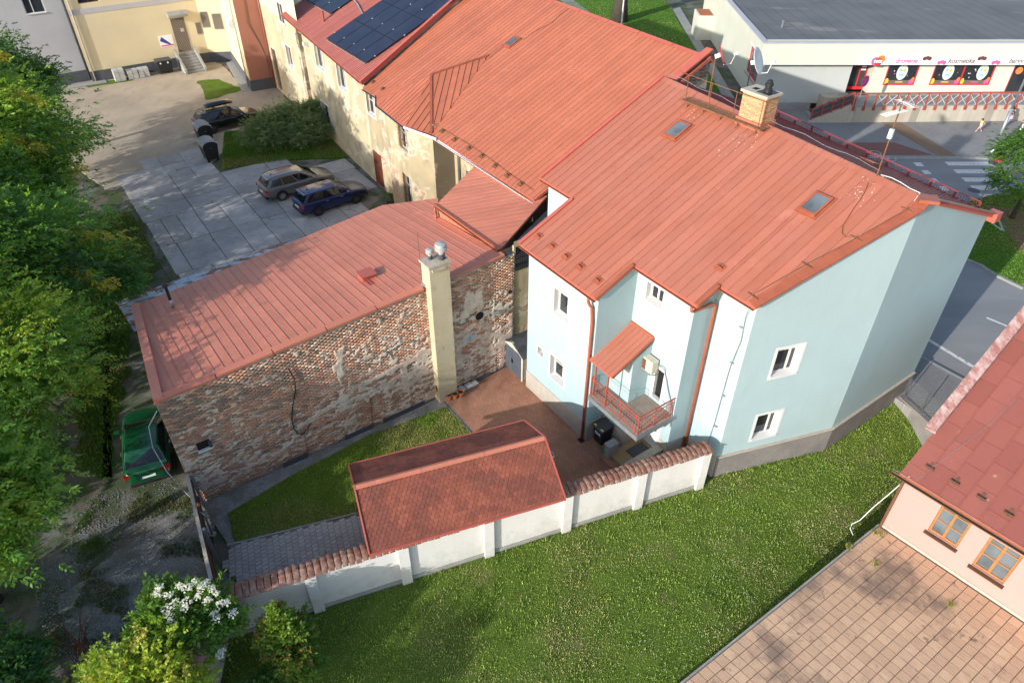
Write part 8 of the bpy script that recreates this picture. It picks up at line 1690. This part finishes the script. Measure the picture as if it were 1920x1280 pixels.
# street tree, park tree, lawn weeds
tb = (30.7, 38.2); tree('round street tree with bright sunlit top beside the crossing', tb, 6.2, [(0, 0, 3.7, 2.1, 2.0, 2.0), (-.9, -.9, 2.8, 1.4, 1.4, 1.2), (.8, .8, 4.8, 1.5, 1.5, 1.2)], [(.10, .22, .035), (.13, .27, .038), (.08, .18, .034)], 4500, .13, .075, .26, trunk_r=.14)
tree('old broad tree standing on the park lawn behind the red roof', (12.6, 85.5), 14, [(0, 0, 10.5, 4.5, 4.5, 3.2), (2.5, -.5, 9.0, 2.6, 2.6, 2.0)], MG, 3000, .26, .12, .5, trunk_r=.85)
for px in ((620, 372), (727, 378)):
    q = gnd(*px); shrub('clump of pale green weeds at the foot of the peeling wall' if px[0] > 700 else 'small tuft of weeds in the slab joint near the blue car', q[:2], [(0, 0, .2, .3, .25, .3)], [(.10, .18, .03)], 60 if px[0] > 700 else 14, .09, .04, .18, 3, 'weed')
# grass blades
def blades(name, poly, n, z, hgt, col, frame=None, dens=None, wide=.011, lean=.6):
    P = np.array([p[:2] for p in poly]); lo, hi = P.min(0), P.max(0); X = lo+(hi-lo)*rng.random((n*2, 2)); X = X[inpoly(X[:, 0], X[:, 1], poly)]
    if dens is not None: X = X[rng.random(len(X)) < dens(X[:, 0], X[:, 1])]
    X = X[:n]; m = len(X); a = rng.random(m)*2*math.pi; L = hgt*(.5+rng.random(m)); zz = z(X[:, 0], X[:, 1]) if callable(z) else np.full(m, z)
    tip = np.stack([X[:, 0]+np.cos(a)*L*lean*rng.random(m), X[:, 1]+np.sin(a)*L*lean*rng.random(m), zz+L*.8], 1); b = a+math.pi/2+rng.normal(size=m)*.4; w = wide*(.6+.8*rng.random(m)); d = np.stack([np.cos(b)*w, np.sin(b)*w, np.zeros(m)], 1); p0 = np.c_[X, zz-.01]
    V = np.stack([p0-d, p0+d, tip], 1).reshape(-1, 3); F = np.arange(m*3).reshape(m, 3); pt = fbm(X[:, 0]*1.1, X[:, 1]*1.1, 51, 4); dry = np.clip((fbm(X[:, 0]*.45+5, X[:, 1]*.45, 77, 5)-.49)*6, 0, .85)*1.
    c = np.array(col[0])*(1-pt[:, None])+np.array(col[1])*pt[:, None]; c = c*(1-dry[:, None])+np.array(col[2])*dry[:, None]; c = c*(.7+.6*rng.random((m, 1))); c = np.where(rng.random((m, 1)) < .04, c*1.5+.03, c)
    return npmesh(name, V, F, M['blade'], np.repeat(c, 3, 0), kind='stuff')
lawn_poly = [tuple(gA-gd*.2-gn*.02), tuple(gB-gn*.02), tuple(W(8.3, 2.75)[:2]), tuple(W(9.8, 7.5)[:2]), tuple(W(9.8, 12.6)[:2]), tuple(ra+np.array([.05, -.05])), tuple(rb), tuple(pc+pb_*4), tuple(pc), tuple(pc+tdir*15.5), (-6, 3), (-9.3, 7.0), tuple(rA+rdir*3-rn*0)]
LX = np.linspace(-11, 20, 125); LY = np.linspace(2.5, 23, 83)
sheet('lawn', LX, LY, lambda x, y: dip(x, y)-.012+.03*(fbm(x*1.2, y*1.2, 9)-.5), M['lawn'], lambda x, y: inpoly(x, y, [tuple(gA-gd*.2+gn*.15), tuple(gB+gn*.15), tuple(W(8.1, 3.1)[:2]), tuple(W(9.55, 7.7)[:2]), tuple(W(9.5, 12.9)[:2]), tuple(ra+np.array([.1, 0])), tuple(rb+np.array([.1, 0])), tuple(pc+pb_*5+pd*.5), tuple(pc+pd*.5), tuple(pc+tdir*16+pd*.5), (-6, 2), (-9.6, 7.0), tuple(rA+rdir*3)]))
GC = [(.26, .345, .075), (.36, .425, .105), (.50, .44, .23)]
gz_ = lambda x, y: dip(x, y)-.012+.03*(fbm(x*1.2, y*1.2, 9)-.5)
blades('lawn_grass', lawn_poly, 150000, gz_, .055, GC)
def clumpy(x, y): return np.clip((fbm(x*2.2, y*2.2, 91, 3)-.5)*6, 0, 1)
blades('lawn_grass_tufts', lawn_poly, 60000, gz_, .10, [(.205, .33, .06), (.30, .41, .085), (.36, .39, .14)], dens=clumpy, wide=.018)
clw = [W(*p)[:2] for p in CL]; blades('courtyard_grass', clw, 42000, .02, .055, [(.22, .33, .045), (.29, .39, .06), (.42, .37, .16)])
# white clover heads
def flecks(name, poly, n, zf, s, dens, colr):
    P = np.array([p[:2] for p in poly]); lo, hi = P.min(0), P.max(0); X = lo+(hi-lo)*rng.random((n*4, 2)); X = X[inpoly(X[:, 0], X[:, 1], poly)]; X = X[rng.random(len(X)) < dens(X[:, 0], X[:, 1])][:n]; m = len(X); z = zf(X[:, 0], X[:, 1])+.05+.03*rng.random(m); r = s*(.6+.8*rng.random((m, 1))); k = 6
    V = np.stack([np.c_[X[:, 0:1]+r*math.cos(2*math.pi*j/k), X[:, 1:2]+r*math.sin(2*math.pi*j/k), z[:, None]+(.3*r if j % 2 else 0*r)] for j in range(k)], 1).reshape(-1, 3); npmesh(name, V, np.arange(m*k).reshape(m, k), M['petal'], np.tile(colr, (m*k, 1)), kind='stuff')
flecks('clover_flowers', lawn_poly, 2600, gz_, .012, lambda x, y: np.clip((fbm(x*.8, y*.8, 15, 3)-.47)*4, 0, 1)*sstep(2, 6, x)*.9+.02, (.72, .72, .66))
# rough grass in the shade and by the bush
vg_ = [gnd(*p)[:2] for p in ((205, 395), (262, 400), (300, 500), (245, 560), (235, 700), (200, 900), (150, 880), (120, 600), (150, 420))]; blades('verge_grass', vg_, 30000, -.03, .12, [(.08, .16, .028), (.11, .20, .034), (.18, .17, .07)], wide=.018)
bg_ = [W(*p)[:2] for p in ((-37, -1.9), (-30.2, -4.2), (-29.2, .2), (-27, 3.9), (-33.5, 4.4))]; blades('bush_grass_blades', bg_, 26000, 0., .14, [(.10, .21, .028), (.15, .27, .036), (.24, .24, .08)], wide=.022)
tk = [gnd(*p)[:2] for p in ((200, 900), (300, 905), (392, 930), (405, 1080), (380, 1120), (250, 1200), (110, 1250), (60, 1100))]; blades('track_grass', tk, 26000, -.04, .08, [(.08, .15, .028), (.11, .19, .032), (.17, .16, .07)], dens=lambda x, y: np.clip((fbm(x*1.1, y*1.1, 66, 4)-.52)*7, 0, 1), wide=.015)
for nm, pl_, n in (('island_grass', isl, 26000), ('park_grass', [(-4, 75), (11.2, 74), (15.8, 66), (18.9, 60), (19.3, 84), (20, 95), (-4, 95)], 30000)): blades(nm, pl_, n, .09 if nm[0] == 'i' else 0., .09, [(.10, .22, .028), (.15, .27, .036), (.22, .26, .07)], wide=.03)
flecks('park_daisies', [(-4, 75), (11.2, 74), (15.8, 66), (18.9, 60), (19.3, 84), (-4, 95)], 700, lambda x, y: 0*x+.02, .035, lambda x, y: np.clip((fbm(x*.5, y*.5, 19, 3)-.5)*5, 0, 1), (.75, .75, .68))

def edge_tufts(name, a, b, w, n, z, h, off=0.):
    """long grass left standing along a foot of wall"""
    a, b = np.array(a[:2]), np.array(b[:2]); d = (b-a)/np.linalg.norm(b-a); q = np.array([d[1], -d[0]]); A_ = a+q*off
    return blades(name, [tuple(A_), tuple(A_+(b-a)), tuple(A_+(b-a)+q*w), tuple(A_+q*w)], n, z, h, [(.16, .27, .04), (.25, .36, .055), (.36, .33, .12)], dens=lambda x, y: np.clip((fbm(x*1.7, y*1.7, 23, 3)-.38)*4, 0, 1), wide=.014)
edge_tufts('wall_foot_grass', gA, gB, .22, 5200, gz_, .16, .0); edge_tufts('plinth_foot_grass', W(*e6), W(*crp), .2, 2200, gz_, .15, .06); edge_tufts('plinth_foot_grass', W(*crp), W(*Rp), .2, 2200, gz_, .15, .06)
q_ = np.array([TN[0], TN[1]]); ta, tb_ = pc+tdir*15, pc; edge_tufts('terrace_foot_grass', tb_+q_*.28, ta+q_*.28, .22, 3800, gz_, .15, .0)
# weeds in the slab joints and terrace joints
def joint(u0, v0, u1, v1, n): a, b = W(u0, v0)[:2], W(u1, v1)[:2]; d = (b-a)/np.linalg.norm(b-a); q = np.array([-d[1], d[0]])*.05; return blades('joint_weeds', [tuple(a-q), tuple(b-q), tuple(b+q), tuple(a+q)], n, 0., .09, [(.10, .20, .03), (.16, .27, .04), (.26, .24, .09)], dens=lambda x, y: np.clip((fbm(x*.9, y*.9, 29, 3)-.48)*7, 0, 1), wide=.02)
for u in (-31.9, -29.8, -27.1, -25.2, -21.6, -18.1): joint(u, -10.3, u, 1.5, 900)
for v in (-7.45, -4.4, -1.4, -10.35): joint(-33, v, -15, v, 1300)
for i, px in enumerate(((1640, 998), (1653, 1002), (1782, 1133), (1642, 1058), (1592, 1025))):
    c_ = gnd(*px, TZ); blades('terrace_weeds', [(c_[0]-.12, c_[1]-.12), (c_[0]+.12, c_[1]-.1), (c_[0]+.1, c_[1]+.12), (c_[0]-.1, c_[1]+.1)], 90, TZ, .12, [(.16, .27, .04), (.25, .36, .055), (.36, .33, .12)], wide=.012)

# loose stones scattered over the track and into its margins
def pebbles(name, poly, n, z, r, dens):
    P = np.array(poly); lo, hi = P.min(0), P.max(0); X = lo+(hi-lo)*rng.random((n*3, 2)); X = X[inpoly(X[:, 0], X[:, 1], poly)]; X = X[rng.random(len(X)) < dens(X[:, 0], X[:, 1])][:n]; m = len(X); s = r*(.5+rng.random((m, 1))**2*1.2); a = rng.random((m, 1))*6.28; V = []
    for k in range(4): V.append(np.c_[X[:, :1]+s*np.cos(a+k*1.57)*(.7+.5*rng.random((m, 1))), X[:, 1:]+s*np.sin(a+k*1.57)*(.7+.5*rng.random((m, 1))), np.full((m, 1), z)])
    V.append(np.c_[X, z+s*.7]); V = np.stack(V, 1).reshape(-1, 3); b = np.arange(m)[:, None, None]*5; F = (b+np.array([(0, 1, 4), (1, 2, 4), (2, 3, 4), (3, 0, 4)])[None]).reshape(-1, 3); c = np.repeat(np.array([.23, .225, .215])*(.45+.9*rng.random((m, 1))), 5, 0); npmesh(name, V, F, M['pebble'], c, kind='stuff')
t = NT('loose_stone'); M['pebble'] = t.done(t.attr(), .95, .15)
pebbles('loose_stones', [gnd(*p)[:2] for p in ((170, 930), (300, 900), (395, 925), (412, 1075), (405, 1130), (260, 1210), (90, 1260), (60, 1080))], 9000, -.05, .022, lambda x, y: np.clip((fbm(x*.8, y*.8, 37, 4)-.38)*4, .05, 1))
# ------------------------------------------------------------ people on the pavement
def person(label, loc, face, H, J, mats, hair='hair', long_hair=True, group=None):
    """one continuous skinned body from joints J (fractions of height, x forward, y left); clothing colours by nearest limb"""
    t = E('person', label, 'person', tuple(loc), frame='l', rot=face); j = {k: np.array(v[:3], float)*H for k, v in J.items()}
    R = dict(pelvis=.085, spine=.075, chest=.085, neck=.032, head=.055, top=.050, shl=.04, shr=.04, ell=.026, elr=.026, wrl=.018, wrr=.018, hl=.02, hr=.02, hipl=.062, hipr=.062, knl=.04, knr=.04, anl=.024, anr=.024, tol=.022, tor=.022)
    for s, w, h in (('l', 'wrl', 'hl'), ('r', 'wrr', 'hr')):
        d = j[h]-j[w]; d /= np.linalg.norm(d)+1e-9; sd_ = np.cross(d, (0, 0, 1.)); sd_ /= np.linalg.norm(sd_)+1e-9
        for k in range(5): q = j[h]+d*H*(.032 if k else .015)+sd_*H*(.012*(k-2)); q[2] -= H*.006; j[f'f{s}{k}'] = q; R[f'f{s}{k}'] = .0055
    bones = [('pelvis', 'spine', 'top'), ('spine', 'chest', 'top'), ('chest', 'neck', 'skin'), ('neck', 'head', 'skin'), ('head', 'top', 'skin'), ('chest', 'shl', 'top'), ('shl', 'ell', 'arm'), ('ell', 'wrl', 'skin'), ('wrl', 'hl', 'skin'), ('chest', 'shr', 'top'), ('shr', 'elr', 'arm'), ('elr', 'wrr', 'skin'), ('wrr', 'hr', 'skin'),
             ('pelvis', 'hipl', 'leg'), ('hipl', 'knl', 'leg'), ('knl', 'anl', 'calf'), ('anl', 'tol', 'shoe'), ('pelvis', 'hipr', 'leg'), ('hipr', 'knr', 'leg'), ('knr', 'anr', 'calf'), ('anr', 'tor', 'shoe')]+[(f'h{s}', f'f{s}{k}', 'skin') for s in 'lr' for k in range(5)]
    names = list(j); me = bpy.data.meshes.new('body'); me.from_pydata([tuple(j[n]) for n in names], [(names.index(a), names.index(b)) for a, b, _ in bones], []); ob = bpy.data.objects.new('tmp_body', me); COL.objects.link(ob)
    md = ob.modifiers.new('skin', 'SKIN'); md.use_smooth_shade = True
    for i, n in enumerate(names): me.skin_vertices[0].data[i].radius = (R[n]*H, R[n]*H); me.skin_vertices[0].data[i].use_root = n == 'pelvis'
    ob.modifiers.new('sub', 'SUBSURF').levels = 1; dg = bpy.context.evaluated_depsgraph_get(); dg.update(); m2 = bpy.data.meshes.new_from_object(ob.evaluated_get(dg)); bpy.data.objects.remove(ob)
    keys = ['skin', 'top', 'arm', 'leg', 'calf', 'shoe']; m2.materials.clear()
    for k in keys: m2.materials.append(M[mats[k]])
    A = np.array([j[a] for a, b, _ in bones]); Bv = np.array([j[b] for a, b, _ in bones])-A; kk = [keys.index(c) for _, _, c in bones]
    for p in m2.polygons:
        c = np.array(p.center); tt = np.clip(((c-A)*Bv).sum(1)/((Bv*Bv).sum(1)+1e-9), 0, 1); p.material_index = kk[int(np.argmin(np.linalg.norm(A+Bv*tt[:, None]-c, axis=1)))]; p.use_smooth = True
    m2.name = 'body'; o = bpy.data.objects.new('body', m2); _finish(o, t, None, None, None, None)
    # hair cap and facial features
    hc = (j['head']+j['top'])/2; g = MB(); r = .066*H; n = 12
    g.lathe((hc[0]-.012*H, hc[1], hc[2]-.02*H), [(r*.95, 0), (r*1.04, r*.5), (r*.85, r*1.05), (r*.4, r*1.4)], n)
    if long_hair: g.obox((hc[0]-.055*H, hc[1], hc[2]-.045*H), (.018*H, 0, 0), (0, .045*H, 0), (0, 0, .06*H))
    mk(g, 'hair', M[hair], t, smooth=True)
    g = MB(); g.obox((hc[0]+.062*H, hc[1], hc[2]-.012*H), (.012*H, 0, 0), (0, .007*H, 0), (0, 0, .012*H)); mk(g, 'nose', M['skin'], t)
    for s in (1, -1): g = MB(); g.obox((hc[0]+.056*H, hc[1]+s*.022*H, hc[2]+.004*H), (.004*H, 0, 0), (0, .008*H, 0), (0, 0, .005*H)); mk(g, 'eye', M['dark'], t)
    return t
walk = dict(pelvis=(0, 0, .53), spine=(.005, 0, .62), chest=(.01, 0, .75), neck=(.012, 0, .84), head=(.018, 0, .90), top=(.02, 0, .955), shl=(.01, .105, .80), shr=(.01, -.105, .80), ell=(.02, .14, .645), elr=(.02, -.14, .645), wrl=(.13, .06, .62), wrr=(.13, -.05, .63), hl=(.16, .02, .63), hr=(.16, -.01, .64), hipl=(0, .055, .49), hipr=(0, -.055, .49), knl=(.09, .06, .28), knr=(-.01, -.06, .275), anl=(.10, .06, .045), anr=(-.10, -.06, .075), tol=(.18, .065, .02), tor=(-.03, -.065, .02))
run = dict(walk, pelvis=(0, 0, .54), ell=(-.10, .16, .68), wrl=(.02, .18, .62), hl=(.05, .18, .64), elr=(.10, -.16, .70), wrr=(.18, -.12, .80), hr=(.20, -.11, .83), knl=(.17, .06, .36), anl=(.26, .06, .16), tol=(.33, .06, .13), knr=(-.06, -.06, .29), anr=(-.24, -.06, .12), tor=(-.25, -.06, .03), chest=(.05, 0, .75), neck=(.07, 0, .84), head=(.085, 0, .90), top=(.09, 0, .955), spine=(.02, 0, .64), shl=(.05, .1, .80), shr=(.05, -.1, .80))
q = gnd(1834, 249, .114); person('child in yellow top and pink shorts running on the pavement', q, math.radians(190), 1.12, run, dict(skin='skin', top='yellow_cloth', arm='skin', leg='pink_cloth', calf='skin', shoe='white_cloth'))
q = gnd(1884, 240, .114); person('woman in black top and light jeans walking past the shop terrace', q, math.radians(195), 1.68, walk, dict(skin='skin', top='shirt_black', arm='shirt_black', leg='jeans', calf='jeans', shoe='white_cloth'))
hb = E('shoulder_bag', 'small pink bag carried by the woman in jeans', 'bag', (q[0]-.12, q[1]-.30, .95), frame='w'); g = MB(); g.box(q[0]-.26, q[0]+.02, q[1]-.37, q[1]-.27, .92, 1.16); mk(g, 'body', M['pink_cloth'], hb, bevel=.03); g = MB(); g.tube(bez((q[0]-.24, q[1]-.32, 1.14), (q[0]-.12, q[1]-.2, 1.75), (q[0], q[1]-.32, 1.14), 8), .012, 5); mk(g, 'strap', M['pink_cloth'], hb)
q = gnd(1911, 254, .114); person('person in black top and white trousers walking beside the street lamp', q, math.radians(170), 1.72, walk, dict(skin='skin', top='shirt_black', arm='shirt_black', leg='white_cloth', calf='skin', shoe='white_cloth'), long_hair=False)
# planter by the entrance wall
pt_ = E('flower_trough', 'terracotta trough of small plants behind the white wall', 'planter', (6.75, .95, .02))
for v0 in (.15, .95):
    g = MB(); g.box(6.68, 6.86, v0, v0+.72, .02, .20); tr_ = mk(g, 'trough', M['clay'], pt_); n = 90; P = np.c_[6.69+.16*rng.random(n), v0+.7*rng.random(n), .2+.12*rng.random(n)]; D = rng.normal(size=(n, 3))+np.array([0, 0, .8]); D /= np.linalg.norm(D, axis=1)[:, None]; Nn = rng.normal(size=(n, 3)); Nn -= D*(D*Nn).sum(1)[:, None]; Nn /= np.linalg.norm(Nn, axis=1)[:, None]
    V, F, c = leaf_quads(P-np.array(BASE[pt_.name]), D, Nn, np.full(n, .10), np.full(n, .05), np.array([(.12, .20, .03), (.30, .30, .04)])[rng.integers(0, 2, n)]); npmesh('plants', V, F, M['leaf'], c, parent=tr_)
print('objects', len(bpy.data.objects))
